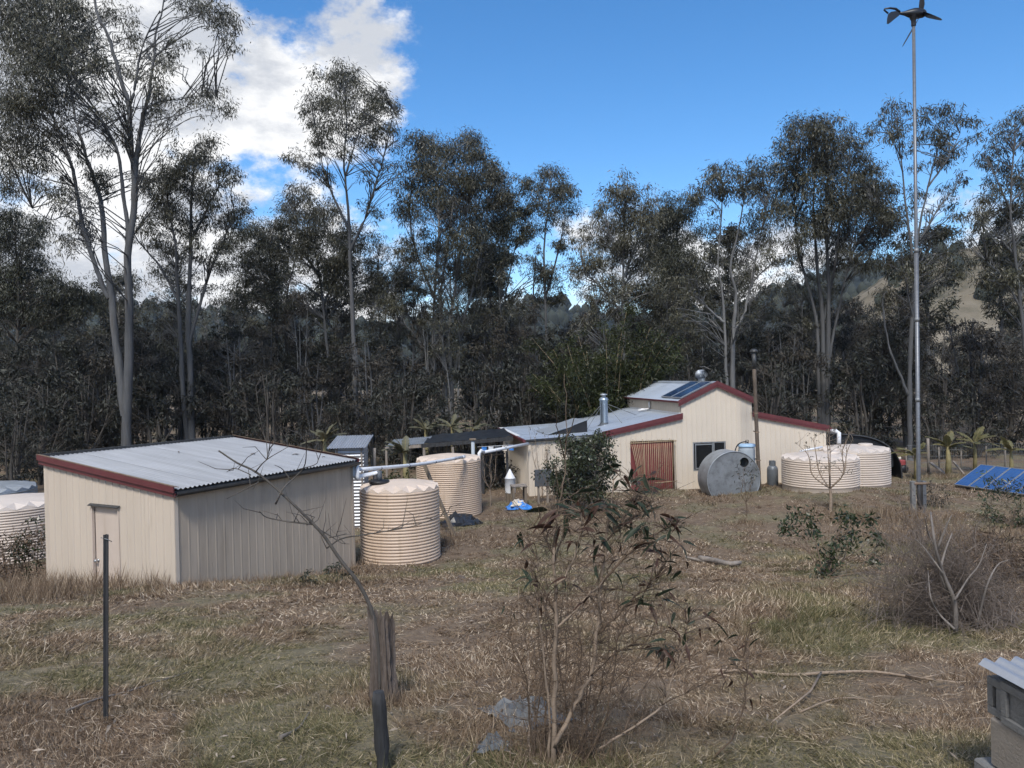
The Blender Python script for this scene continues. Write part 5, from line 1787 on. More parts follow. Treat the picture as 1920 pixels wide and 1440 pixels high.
# ================================================================== mast and wind turbine
def turbine_mast():
    Y = 22.0
    b = on_ground(gnd(1722, 962), -.1)
    Y = b.y
    top = pix(1713, 45, Y)
    t = thing('turbine_mast', 'tall thin galvanised pole carrying the small wind turbine', 'mast', b)
    low = pix(1724, 900, Y)
    low.x = b.x + .02
    mid = pix(1718, 470, Y)
    MB().tube([Vector((b.x + .03, b.y, b.z + .2)), low, mid], .056, 14).build('lower_pole', M['steel'], t, True)
    MB().tube([mid - Vector((0, 0, .15)), mid, top], [.049, .047, .043], 14).build('upper_pole', M['steel'], t, True)
    for u in (.0, .35, .7):
        c = low.lerp(mid, u) if u else mid
        MB().tube([c - Vector((0, 0, .06)), c + Vector((0, 0, .06))], .063, 14).build('coupling', M['galv_dark'], t, True)
    # hinge posts and plate
    for dx, m_, nm, w in ((-.15, M['conc'], 'concrete_post', .12), (.16, M['steel'], 'steel_post', .10)):
        h = pix(1722, 902, Y).z
        MB().box((b.x + dx, b.y, (b.z + h) / 2), (w, .13, h - b.z), bev=.01).build(nm, m_, t, True)
        for zz in (.35, .62): MB().tube([Vector((b.x + dx, b.y - .075, b.z + zz)), Vector((b.x + dx, b.y + .075, b.z + zz))], .016, 8).build('bolt', M['gutter'], t, True)
    h = pix(1722, 906, Y).z
    MB().box((b.x + .06, b.y, h), (.40, .18, .06), bev=.01).build('hinge_plate', M['rust'], t, True)
    # turbine: a thing of its own on top
    s = Y / FPX
    T = thing('wind_turbine', 'small black three bladed wind turbine with forked tail on the mast top', 'wind turbine', top)
    n = Vector((.997, .05, 0)).normalized()          # rotor axis, hub in front
    e1 = Vector((0, 0, 1)); e2 = Vector((.05, -.997, 0)).normalized()
    o = top
    # neck
    MB().lathe([(.065, -.05), (.068, .10), (.10, .16), (.12, .24)], 16, o).build('neck', M['turbine'], T, True)
    ax = o + Vector((0, 0, .30))
    Mx = Matrix((e2, -e1 if False else n.cross(e2), n)).transposed()
    prof = [(0, -.42), (.035, -.41), (.045, -.34), (.06, -.26), (.11, -.12), (.145, .02), (.15, .12), (.13, .20), (.125, .22)]
    MB().lathe(prof, 20, ax, M=Mx).build('body', M['turbine'], T, True)
    hubc = ax + n * .24
    MB().lathe([(.125, -.01), (.12, .04), (.085, .10), (.03, .13), (0, .135)], 18, hubc, M=Mx).build('hub', M['turbine'], T, True)
    for th in (3, 123, 243):
        a = R(th)
        d = e1 * math.cos(a) + e2 * math.sin(a)
        w = (e2 * math.cos(a) - e1 * math.sin(a))
        vs = []
        for u, ch, tw in ((.08, .10, .65), (.2, .17, .55), (.4, .14, .35), (.65, .10, .2), (.9, .065, .1), (1.0, .03, .06)):
            c = hubc + d * (1.12 * u)
            cw = (w * math.cos(tw) + n * math.sin(tw)); nt = (n * math.cos(tw) - w * math.sin(tw))
            for q, th_ in ((-.5, 0), (-.2, .010), (.5, 0), (-.2, -.006)):
                vs.append(c + cw * ch * q + nt * th_ * (1.2 - u * .7))
        fs = [(4 * i + j, 4 * i + (j + 1) % 4, 4 * i + 4 + (j + 1) % 4, 4 * i + 4 + j) for i in range(5) for j in range(4)] + [(3, 2, 1, 0), (20, 21, 22, 23)]
        MB().add(vs, fs).build('blade', M['turbine'], T, True)
    # forked tail fin, flat sheet standing along the axis
    tb = ax - n * .40
    def fin(pts):
        sd = e2 * .012
        vs = [tb - n * a + e1 * z + sd for a, z in pts] + [tb - n * a + e1 * z - sd for a, z in pts]
        k = len(pts)
        return MB().add(vs, [tuple(range(k)), tuple(range(k, 2 * k))[::-1]] + [(i, k + i, k + (i + 1) % k, (i + 1) % k) for i in range(k)])
    fin([(-.02, .05), (.02, -.06), (.15, -.16), (.33, -.30), (.38, -.29), (.37, -.15), (.34, -.02), (.26, .04), (.14, .06)]).build('tail_fin', M['turbine'], T, True)
    MB().tube([tb - n * a + e1 * z for a, z in ((.0, .04), (.12, .13), (.28, .15), (.44, .13), (.46, .10), (.34, .0))], [.035, .035, .028, .022, .022, .026], 8).build('tail_loop', M['turbine'], T, True)


turbine_mast()


# ================================================================== yard things
def post(name, label, cat, a, b, r, mat, k=8, rough=.08, seed=0, box=None):
    a, b = Vector(a), Vector(b)
    t = thing(name, label, cat, a)
    rg = np.random.default_rng(seed)
    if box:
        mb = MB().bar(a - a, b - a, box[0], box[1])
    else:
        n = 7
        pts = [(b - a) * (i / (n - 1)) + Vector(rg.normal(size=3) * r * rough * 1.5) for i in range(n)]
        mb = MB().tube(pts, [r * (1 + rough * rg.normal()) for _ in range(n)], k)
    mb.build('post', mat, t)
    return t


def star_picket():
    g = gnd(198, 1355)
    top = pix(199, 1002, g.y)
    t = thing('star_picket', 'dark steel star picket standing in the grass in front of the shed door', 'fence post', g)
    mb = MB()
    h = (top - g)
    for a in (90, 210, 330):
        d = Vector((math.cos(R(a + 15)), math.sin(R(a + 15)), 0))
        s = Vector((-d.y, d.x, 0))
        w, th = .017, .003
        vs = []
        for base in (Vector((0, 0, -.1)), h):
            vs += [base + s * th, base - s * th, base - s * th + d * w, base + s * th + d * w]
        mb.add(vs, [(0, 1, 2, 3), (7, 6, 5, 4), (0, 4, 5, 1), (1, 5, 6, 2), (2, 6, 7, 3), (3, 7, 4, 0)])
    mb.build('picket', M['dark_wood'], t)
    MB().tube([h + Vector((-.035, 0, -.02)), h + Vector((.02, -.02, -.03)), h + Vector((.03, .01, -.05))], .0025, 5).build('wire', M['galv_dark'], t)


star_picket()
g = Vector(pix(722, 1500, 4.0)); g.z = float(gz(g.x, g.y)) - .1
bp_top = pix(709, 1297, 4.0)
t = thing('charred_post', 'short blackened round timber post at the bottom edge of the picture', 'fence post', g)
rg0 = np.random.default_rng(2)
pts = [(bp_top - g) * u for u in np.linspace(0, 1, 10)]
MB().tube(pts, [.036 * (1 + .07 * rg0.normal()) for _ in range(9)] + [.028], 11).build('post', M['dark_wood'], t)

post('leaning_post', 'dark timber post leaning between the two beige tanks', 'post', on_ground(pix(852, 985, 20.6)), pix(795, 870, 20.9), .055, M['wood'], seed=4, box=(.10, .07))
post('grey_pole', 'thin grey upright pole behind the pipe near the outhouse', 'post', on_ground(pix(703, 960, 23.0)), pix(702, 840, 23.0), .05, M['wood_grey'], seed=5)


def stump():
    g = gnd(722, 1318)
    Y = g.y
    t = thing('rotten_stump', 'split rotten grey tree stump standing in the foreground grass', 'stump', g)
    rg = np.random.default_rng(8)
    n, mrow = 34, 16
    top = [pix(722, 1150, Y).z - g.z + .05 * math.sin(2.3 * i) * .6 + rg.uniform(-.025, .02) - .03 * math.cos(2 * math.pi * i / n) for i in range(n)]
    lean = Vector((-.02, 0, 0))
    vs, fs = [], []
    ridg = [1 + .10 * math.sin(5 * 2 * math.pi * i / n + 1) + .13 * rg.normal() for i in range(n)]
    for j in range(mrow + 1):
        u = j / mrow
        for i in range(n):
            a = 2 * math.pi * i / n
            r = .070 * ridg[i] * (1 + .28 * (1 - u) ** 4 - .04 * u + .05 * math.sin(9 * u + i * .9) + .035 * rg.normal())
            vs.append((r * math.cos(a) + lean.x * u, r * .9 * math.sin(a), -.08 + (top[i] + .08) * u))
    for j in range(mrow):
        for i in range(n):
            a, b = j * n + i, j * n + (i + 1) % n
            fs.append((a, b, b + n, a + n))
    # hollow top
    for i in range(n):
        a = 2 * math.pi * i / n
        vs.append((.05 * math.cos(a) + lean.x, .045 * math.sin(a), top[i] - .09))
    vs.append((lean.x, 0, min(top) - .12))
    o = mrow * n
    for i in range(n):
        fs.append((o + i, o + (i + 1) % n, o + n + (i + 1) % n, o + n + i)); fs.append((o + n + i, o + n + (i + 1) % n, o + 2 * n))
    MB().add(vs, fs, False).build('wood_shell', M['stump'], t)
    return g


M['stump'] = mk('rotten_wood', (.042, .028, .020), .9, scale=6, stretch=(4, 4, .35), col2=(.21, .172, .148), dirt=((.05, .032, .022), 5, .5, .8, (3, 3, .4)), bump=1.0, bscale=30)
SG = stump()


def branchy(name, label, cat, Y, main, subs, mat, group=None, yend=0.0, k=7, base_on_ground=True, twigs=0, seed=0, tw=.25):
    """a dead stick traced with a main stem and side shoots; pixel radii"""
    pts, r0, r1 = main
    rg = np.random.default_rng(seed)
    n = len(pts)
    P = [pix(a, b, Y + yend * i / (n - 1)) for i, (a, b) in enumerate(pts)]
    t = thing(name, label, cat, P[0], 0, group)
    D = limb_pts(P)
    MB().tube(D, list(np.linspace(r0, r1, len(D)) * .5 * Y / FPX), k).build('main_stem', mat, t, True)
    known = [(a, b, Y + yend * i / (n - 1)) for i, (a, b) in enumerate(pts)]
    alld = [D]
    for (sp, s0, s1) in subs:
        j = min(range(len(known)), key=lambda q: abs(known[q][0] - sp[0][0]) + abs(known[q][1] - sp[0][1]))
        # depth at the join
        y0 = known[j][2]
        q = [pix(a, b, y0 + rg.uniform(-.25, .25) * Y * .05 * i) for i, (a, b) in enumerate(sp)]
        dq = limb_pts(q)
        alld.append(dq)
        for i, (a, b) in enumerate(sp): known.append((a, b, q[i].y))
        MB().tube(dq, list(np.linspace(s0, s1, len(dq)) * .5 * Y / FPX), 5).build('side_branch', mat, t, True)
    if twigs:
        sk = np.concatenate(alld)
        PP, RR = [], []
        for _ in range(twigs):
            a = sk[rg.integers(len(sk) // 3, len(sk))]
            d = rg.normal(size=3); d[2] = abs(d[2]) + .3; d /= np.linalg.norm(d)
            L = tw * rg.uniform(.4, 1.2)
            PP.append([a, a + d * L * .5 + rg.normal(size=3) * .02, a + d * L + rg.normal(size=3) * .04]); RR.append([.0035, .0025, .001])
        V, F = tubes_np(np.array(PP), np.array(RR) * Y / 5, 3)
        tag(link_mesh('fine_twigs', np_mesh('fine_twigs', V - np.array(t.location), F, mat, True), t), kind='stuff')
    return t


branchy('leaning_branch', 'long bare branch leaning up and left from the rotten stump', 'branch', SG.y - .05,
        ([(712, 1300), (708, 1200), (695, 1140), (670, 1090), (640, 1052), (610, 1008), (590, 985), (560, 955), (520, 918), (480, 885), (445, 868), (410, 845)], 9, 3),
        [([(517, 945), (532, 915), (555, 893), (572, 870), (575, 815)], 4, 1.5), ([(545, 900), (530, 880), (515, 872)], 2.5, 1), ([(478, 886), (500, 862), (540, 838)], 3, 1), ([(500, 862), (505, 842)], 2, 1),
         ([(484, 905), (455, 920), (425, 935)], 2.5, 1), ([(585, 983), (540, 978), (500, 970), (486, 958)], 4, 1.2), ([(590, 988), (620, 1005), (640, 1018), (655, 1020)], 3, 1),
         ([(612, 1028), (640, 1010), (680, 1003), (730, 995), (780, 985), (840, 962)], 3.5, 1), ([(618, 1008), (640, 1003), (650, 1000)], 2, 1), ([(560, 880), (595, 868), (590, 840)], 2, 1), ([(470, 890), (440, 878), (425, 885)], 2, 1),
         ([(575, 985), (590, 970)], 2, 1)],
        M['bark_dark'], twigs=45, seed=3, tw=.2)


# ---- the leafy sapling in the foreground: every big leaf a part of its own
def leaf_mesh(kind, L, W, curl, mat, seed):
    r = np.random.default_rng(seed)
    vs, fs = [], []
    n = 7
    for i in range(n + 1):
        u = i / n
        w = W * (math.sin(math.pi * u ** .75) ** .9) * (1 - .25 * u) + .0004
        x = L * u; z = -curl * L * u * u
        sw = .06 * L * math.sin(2.5 * u + seed)
        fold = .35 * w
        vs += [(x, sw - w, z + fold + .003 * r.normal()), (x, sw, z), (x, sw + w, z + fold + .003 * r.normal())]
    for i in range(n):
        a = 3 * i
        fs += [(a, a + 3, a + 4, a + 1), (a + 1, a + 4, a + 5, a + 2)]
    return MB().add(vs, fs, True).mesh('leaf', mat)


LEAVES = [leaf_mesh('a', 1, .125, .25, M['leaf_big_green'], 1), leaf_mesh('b', 1, .105, .45, M['leaf_big_green'], 2), leaf_mesh('c', 1, .14, .15, M['leaf_big_green'], 3),
          leaf_mesh('d', 1, .095, .6, M['leaf_big_red'], 4), leaf_mesh('e', 1, .115, .4, M['leaf_big_red'], 5)]


def put_leaf(parent, p, d, L, rg, red):
    me = LEAVES[int(rg.integers(3, 5))] if rg.random() < red else LEAVES[int(rg.integers(0, 3))]
    o = link_mesh('leaf', me, parent)
    d = Vector(d).normalized()
    q = d.to_track_quat('X', 'Z')
    o.rotation_mode = 'QUATERNION'
    from mathutils import Quaternion
    o.rotation_quaternion = q @ Quaternion((1, 0, 0), float(rg.uniform(-1.2, 1.2)))
    o.scale = (L, L, L)
    o.location = Vector(p) - Vector(parent.location)


def sapling():
    Y = 4.0
    rg = np.random.default_rng(91)
    base = on_ground(pix(1030, 1440, Y), -.05)
    t = thing('young_gum_sapling', 'leggy young gum sapling with big dark drooping leaves in the foreground', 'sapling', base)
    stems = [([(1032, 1470), (1036, 1421), (1041, 1279), (1041, 1161), (1038, 1024)], 15, 6), ([(1038, 1024), (1046, 960), (1058, 890), (1063, 788), (1058, 700)], 4, 1),
             ([(1040, 1400), (1067, 1341), (1104, 1270), (1118, 1185), (1128, 1100), (1135, 1015), (1142, 968), (1150, 900)], 12, 3),
             ([(1048, 1440), (1085, 1428), (1170, 1374), (1241, 1322), (1262, 1270), (1279, 1223), (1290, 1150)], 8, 2.5),
             ([(1000, 1450), (991, 1388), (992, 1300), (991, 1232), (975, 1185), (972, 1100)], 7, 2),
             ([(1030, 1430), (1028, 1300), (1015, 1200), (1005, 1120), (1008, 1050)], 7, 2),
             ([(1041, 1180), (1075, 1150), (1105, 1115), (1130, 1090), (1180, 1030), (1230, 990)], 6, 2),
             ([(1040, 1100), (1065, 1070), (1085, 1010), (1090, 960)], 6, 2),
             ([(1128, 1095), (1165, 1050), (1215, 1010), (1260, 985)], 5, 2),
             ([(1120, 1190), (1160, 1150), (1200, 1110), (1230, 1085)], 5, 2),
             ([(1104, 1270), (1160, 1220), (1215, 1190), (1260, 1180)], 4, 1.5),
             ([(1170, 1374), (1200, 1300), (1240, 1240)], 4, 1.5),
             ([(1080, 1450), (1130, 1360), (1150, 1260), (1160, 1180)], 5, 2),
             ([(1038, 1040), (1015, 1000), (1000, 985)], 4, 1.5), ([(1041, 1150), (1010, 1090), (1000, 1065)], 4, 1.5),
             ([(1039, 1060), (1055, 1000), (1070, 950)], 4, 1.5), ([(1135, 1015), (1170, 970), (1190, 930), (1185, 900)], 5, 2),
             ([(1150, 1000), (1200, 960), (1225, 940)], 4, 1.5), ([(992, 1290), (965, 1230), (955, 1180)], 3, 1.2), ([(1058, 860), (1045, 800), (1042, 770)], 3, 1), ([(1060, 830), (1075, 790), (1085, 760)], 3, 1),
             ([(1300, 1450), (1370, 1390), (1400, 1290), (1395, 1230)], 5, 1.5), ([(1241, 1322), (1320, 1280), (1350, 1260)], 3, 1.2)]
    for k in range(15):
        x0 = rg.uniform(985, 1110); x1 = x0 + rg.normal() * 75 + (x0 - 1040) * .9; h1 = rg.uniform(180, 430)
        stems.append(([(x0, 1455), (x0 + (x1 - x0) * .3 + rg.normal() * 8, 1440 - h1 * .35), (x0 + (x1 - x0) * .65 + rg.normal() * 10, 1440 - h1 * .7), (x1, 1440 - h1)], rg.uniform(3, 5), 1.2))
    known, dense = [], []
    for si, (pp, r0, r1) in enumerate(stems):
        y0 = Y
        if known:
            j = min(range(len(known)), key=lambda q: math.hypot(known[q][0] - pp[0][0], known[q][1] - pp[0][1]))
            if math.hypot(known[j][0] - pp[0][0], known[j][1] - pp[0][1]) < 25: y0 = known[j][2]
        y1 = y0 + rg.uniform(-.35, .35)
        n = len(pp)
        P = [pix(a, b, y0 + (y1 - y0) * i / (n - 1)) for i, (a, b) in enumerate(pp)]
        if pp[0][1] > 1425: P[0].z = min(P[0].z, float(gz(P[0].x, P[0].y)) - .03)
        D = limb_pts(P)
        D[1:-1] += rg.normal(size=(len(D) - 2, 3)) * .004
        for i in range(n - 1):
            for u in np.linspace(0, 1, 5): known.append((pp[i][0] + (pp[i + 1][0] - pp[i][0]) * u, pp[i][1] + (pp[i + 1][1] - pp[i][1]) * u, y0 + (y1 - y0) * (i + u) / (n - 1)))
        dense.append(D)
        MB().tube(D, list(np.linspace(r0, r1, len(D)) * .40 * Y / FPX), 8 if r0 > 8 else 6).build('stem', M['twig_pale'] if r0 > 5 else M['twig'], t, True)
    sk = np.concatenate(dense)
    # fine bare twigs
    PP, RR = [], []
    for _ in range(800):
        a = sk[rg.integers(0, len(sk))]
        if a[2] > 3.6: continue
        d = rg.normal(size=3) * np.array([1, .8, .6]); d[2] = abs(d[2]) * .8 + .25; d /= np.linalg.norm(d)
        L = rg.uniform(.06, .30)
        m1 = a + d * L * .5 + rg.normal(size=3) * .012; e = a + d * L + rg.normal(size=3) * .03
        PP.append([a, m1, e]); RR.append([.0022, .0015, .0008])
        for _ in range(2):
            d2 = d + rg.normal(size=3) * .6; d2 /= np.linalg.norm(d2); L2 = L * rg.uniform(.3, .7)
            PP.append([m1, m1 + d2 * L2 * .5, m1 + d2 * L2 + rg.normal(size=3) * .015]); RR.append([.0016, .0012, .0006])
    V, F = tubes_np(np.array(PP), np.array(RR), 3)
    tag(link_mesh('fine_twigs', np_mesh('fine_twigs', V - np.array(base), F, M['twig'], True), t), kind='stuff')
    # leaves
    groups = [(1238, 1000, 52, 34, .19, .3), (1175, 950, 45, 26, .19, .25), (1105, 955, 45, 15, .21, .4), (1050, 965, 35, 12, .24, .5), (1215, 1110, 40, 18, .17, .5), (1255, 1205, 34, 9, .16, .75), (1290, 1150, 30, 7, .15, .7),
              (985, 1010, 22, 5, .16, .6), (1000, 1080, 22, 4, .15, .7), (1085, 1110, 42, 6, .15, .6), (1330, 1165, 30, 6, .15, .6), (1240, 1228, 28, 8, .17, .2), (1355, 1255, 34, 6, .17, .5), (1185, 900, 42, 16, .21, .2),
              (1150, 1040, 45, 10, .17, .5), (1030, 1130, 30, 4, .14, .8), (955, 1140, 15, 2, .13, .8), (1390, 1190, 40, 5, .14, .4), (1255, 1060, 35, 9, .18, .3), (1100, 1010, 35, 8, .17, .5), (1405, 1290, 30, 3, .14, .6)]
    PP, RR = [], []
    for (cx, cy, rr, n, L, red) in groups:
        for _ in range(int(n * 1.25)):
            a = rg.uniform(0, 6.28); q = rr * math.sqrt(rg.random())
            j = min(range(0, len(known), 2), key=lambda k: math.hypot(known[k][0] - cx, known[k][1] - cy))
            p = pix(cx + q * math.cos(a), cy + q * math.sin(a) * .8, known[j][2] + rg.uniform(-.18, .18))
            d = Vector((rg.normal() * .9, rg.normal() * .7, -.25 + rg.normal() * .55))
            put_leaf(t, p, d, L * rg.uniform(.32, .68), rg, red)
            dv = sk - np.array(p); k = int(np.argmin(np.linalg.norm(dv, axis=1) + np.where(dv[:, 2] > 0, .1, 0)))
            s0 = sk[k]
            PP.append([s0, s0 + (np.array(p) - s0) * .5 + np.array([0, 0, .015]), np.array(p)]); RR.append([.003, .0022, .0014])
    V, F = tubes_np(np.array(PP), np.array(RR), 4)
    tag(link_mesh('leaf_stalks', np_mesh('leaf_stalks', V - np.array(base), F, M['twig'], True), t), kind='stuff')


sapling()


# ---- shrubs and small trees
def leafy_shrub(name, label, cat, base, h, w, nst, nbl, dens, L, W, leafm, barkm, seed, low=.15, br=.3, squash=1.0, droop=.3, group=None, thick=.03):
    rg = np.random.default_rng(seed)
    t = thing(name, label, cat, base, 0, group)
    P, Rr, pts = [], [], []
    for s in range(nst):
        a = rg.uniform(0, 6.28)
        top = np.array([math.cos(a) * w * rg.uniform(.2, .9), math.sin(a) * w * rg.uniform(.2, .9) * squash, h * rg.uniform(.6, 1.0)])
        b = np.array([math.cos(a) * .05, math.sin(a) * .05, -.08])
        pl = limb_pts([Vector(b), Vector(b + (top - b) * .35 + rg.normal(size=3) * .05 * h), Vector(b + (top - b) * .7 + rg.normal(size=3) * .05 * h), Vector(top)])
        pts.append(pl); P.append(pl); Rr.append(np.linspace(thick, thick * .2, len(pl)))
    parts = [tubes_np(np.array(P), np.array(Rr), 5)]
    skel = np.concatenate(pts)
    B = []
    for _ in range(nbl):
        a = rg.uniform(0, 6.28); q = rg.random() ** .5; z = rg.uniform(low, .97)
        ww = w * math.sqrt(max(.1, 1 - ((z - .55) / .55) ** 2)) * q
        B.append((math.cos(a) * ww, math.sin(a) * ww * squash, z * h, br * rg.uniform(.7, 1.2)))
    V, F, T, twP, twR = foliage(B, rg, dens, L, W, droop=droop, skel=skel)
    twR = np.array(twR) * (thick / .05)
    parts.append(tubes_np(np.array(twP), np.clip(twR, .0015, .05), 3))
    tv, tf = join_vf(parts)
    link_mesh('stems', np_mesh('stems', tv, tf, barkm, True), t)
    link_mesh('foliage', np_mesh('foliage', V, F, leafm, False, T), t)
    return t


M['leaf_under_shrub'] = mk('round_bush_leaf', (.020, .028, .013), .4, scale=1.5, col2=(.048, .058, .026), tint=True)
g = on_ground(pix(1093, 930, 23.5))
leafy_shrub('round_bush', 'rounded dark green leafy bush in front of the house porch', 'bush', g, 2.35, 1.15, 7, 80, 2100, .10, .05, M['leaf_under_shrub'], M['twig_grey'], 101, low=.20, br=.34)

def bare_tree(name, label, base, h, w, n, mat, leafm, seed, leaves=120, r=.035, cat='young tree', group=None):
    rg = np.random.default_rng(seed)
    t = thing(name, label, cat, base, 0, group)
    P, Rr = [], []
    tips = []
    fork = np.array([0, 0, h * .28])
    P.append(limb_pts([Vector((0, 0, -.08)), Vector((.02, 0, h * .15)), Vector(fork)])); Rr.append(np.linspace(r * 1.1, r * .8, len(P[-1])))
    parts = [tubes_np(P[-1][None], Rr[-1][None], 7)]
    for i in range(n):
        a = 2 * math.pi * i / n + rg.uniform(-.3, .3)
        top = np.array([math.cos(a) * w * rg.uniform(.5, 1.), math.sin(a) * w * rg.uniform(.5, 1.) * .7, h * rg.uniform(.75, 1.02)])
        m1 = fork + (top - fork) * .3 + np.array([math.cos(a), math.sin(a), 0]) * w * .22
        pl = limb_pts([Vector(fork), Vector(m1), Vector(fork + (top - fork) * .7 + rg.normal(size=3) * .04), Vector(top)])
        parts.append(tubes_np(pl[None], np.linspace(r * .6, r * .1, len(pl))[None], 6))
        for k in range(9):
            s = pl[rg.integers(3, len(pl))]
            d = rg.normal(size=3) * .5; d[2] = abs(d[2]) + .5
            e = s + d * h * .12
            parts.append(tubes_np(np.array([[s, (s + e) / 2 + rg.normal(size=3) * .02, e]]), np.array([[r * .16, r * .12, r * .05]]), 4))
            tips.append(e)
        tips.append(top)
    tv, tf = join_vf(parts)
    link_mesh('branches', np_mesh('branches', tv, tf, mat, True), t)
    tips = np.array(tips)
    c = tips[rg.integers(0, len(tips), leaves)] + rg.normal(size=(leaves, 3)) * .05
    d = rg.normal(size=(leaves, 3)); d[:, 2] -= .5
    V, F = leaves_np(c, d, .12 * rg.uniform(.6, 1.2, leaves), .028 * rg.uniform(.7, 1.2, leaves), rg)
    link_mesh('leaves', np_mesh('leaves', V, F, leafm, False, rg.uniform(.6, 1.4, leaves)), t)
    return t


bare_tree('fruit_tree', 'thin nearly bare young tree standing in front of the squat pale tanks', on_ground(gnd(1557, 958)), 2.35, .95, 6, M['twig_pale'], M['leaf'], 111, 170, r=.045)
bare_tree('fruit_tree', 'tiny sparse sapling in front of the galvanised tank', on_ground(gnd(1399, 968)), 1.45, .30, 4, M['twig'], M['leaf_dark'], 112, 90, r=.02)
bare_tree('fruit_tree', 'slim bare sapling between the mid yard tank and the house corner', on_ground(gnd(919, 948)), 1.9, .45, 5, M['twig_pale'], M['leaf'], 113, 30, r=.025)
bare_tree('fruit_tree', 'bare twiggy shoot beside the blue grey meter board', on_ground(gnd(1016, 930)), 2.3, .5, 6, M['twig_pale'], M['leaf'], 114, 40, r=.022)


def citrus():
    """straggling low shrub with dark glossy tufts"""
    rg = np.random.default_rng(121)
    base = on_ground(gnd(1545, 1085), 0)
    t = thing('straggling_shrub', 'low straggling shrub with dark glossy leaf tufts on the right lawn', 'shrub', base)
    tufts = [(1490, 965, 15), (1478, 985, 17), (1500, 990, 20), (1520, 965, 14), (1470, 990, 12), (1525, 985, 12), (1578, 968, 16), (1590, 980, 14), (1600, 972, 12), (1630, 975, 12), (1575, 1010, 20), (1590, 1020, 18),
             (1565, 1025, 16), (1600, 1005, 14), (1640, 1005, 15), (1640, 1050, 16), (1545, 1045, 22), (1560, 1045, 16), (1540, 1070, 18), (1555, 1075, 15), (1650, 1015, 10), (1530, 1000, 8)]
    Cc, Dd, Ll, Ww = [], [], [], []
    PP, RR = [], []
    b = np.array(base)
    for (x, y, r) in tufts:
        Yd = base.y + rg.uniform(-.5, .5) + (1085 - y) / 100 * .6
        c = np.array(pix(x, y, Yd)); rw = r * Yd / FPX
        gzv = float(gz(c[0], c[1]))
        c[2] = max(c[2], gzv + .05)
        n = 42
        p = c + rg.normal(size=(n, 3)) * rw * .5
        d = rg.normal(size=(n, 3)); d[:, 2] -= .2
        Cc.append(p); Dd.append(d); Ll.append(rg.uniform(.07, .13, n)); Ww.append(rg.uniform(.028, .045, n))
        m1 = b + (c - b) * .4 + rg.normal(size=3) * .06 + np.array([0, 0, .05]); m2 = b + (c - b) * .75 + rg.normal(size=3) * .05
        PP.append([b, m1, m2, c]); RR.append([.012, .009, .006, .003])
    V, F = leaves_np(np.concatenate(Cc), np.concatenate(Dd), np.concatenate(Ll), np.concatenate(Ww), rg)
    link_mesh('foliage', np_mesh('foliage', V - b, F, M['leaf_shrub'], False, rg.uniform(.5, 1.3, len(F))), t)
    V, F = tubes_np(np.array(PP), np.array(RR), 5)
    link_mesh('stems', np_mesh('stems', V - b, F, M['twig'], True), t)


citrus()


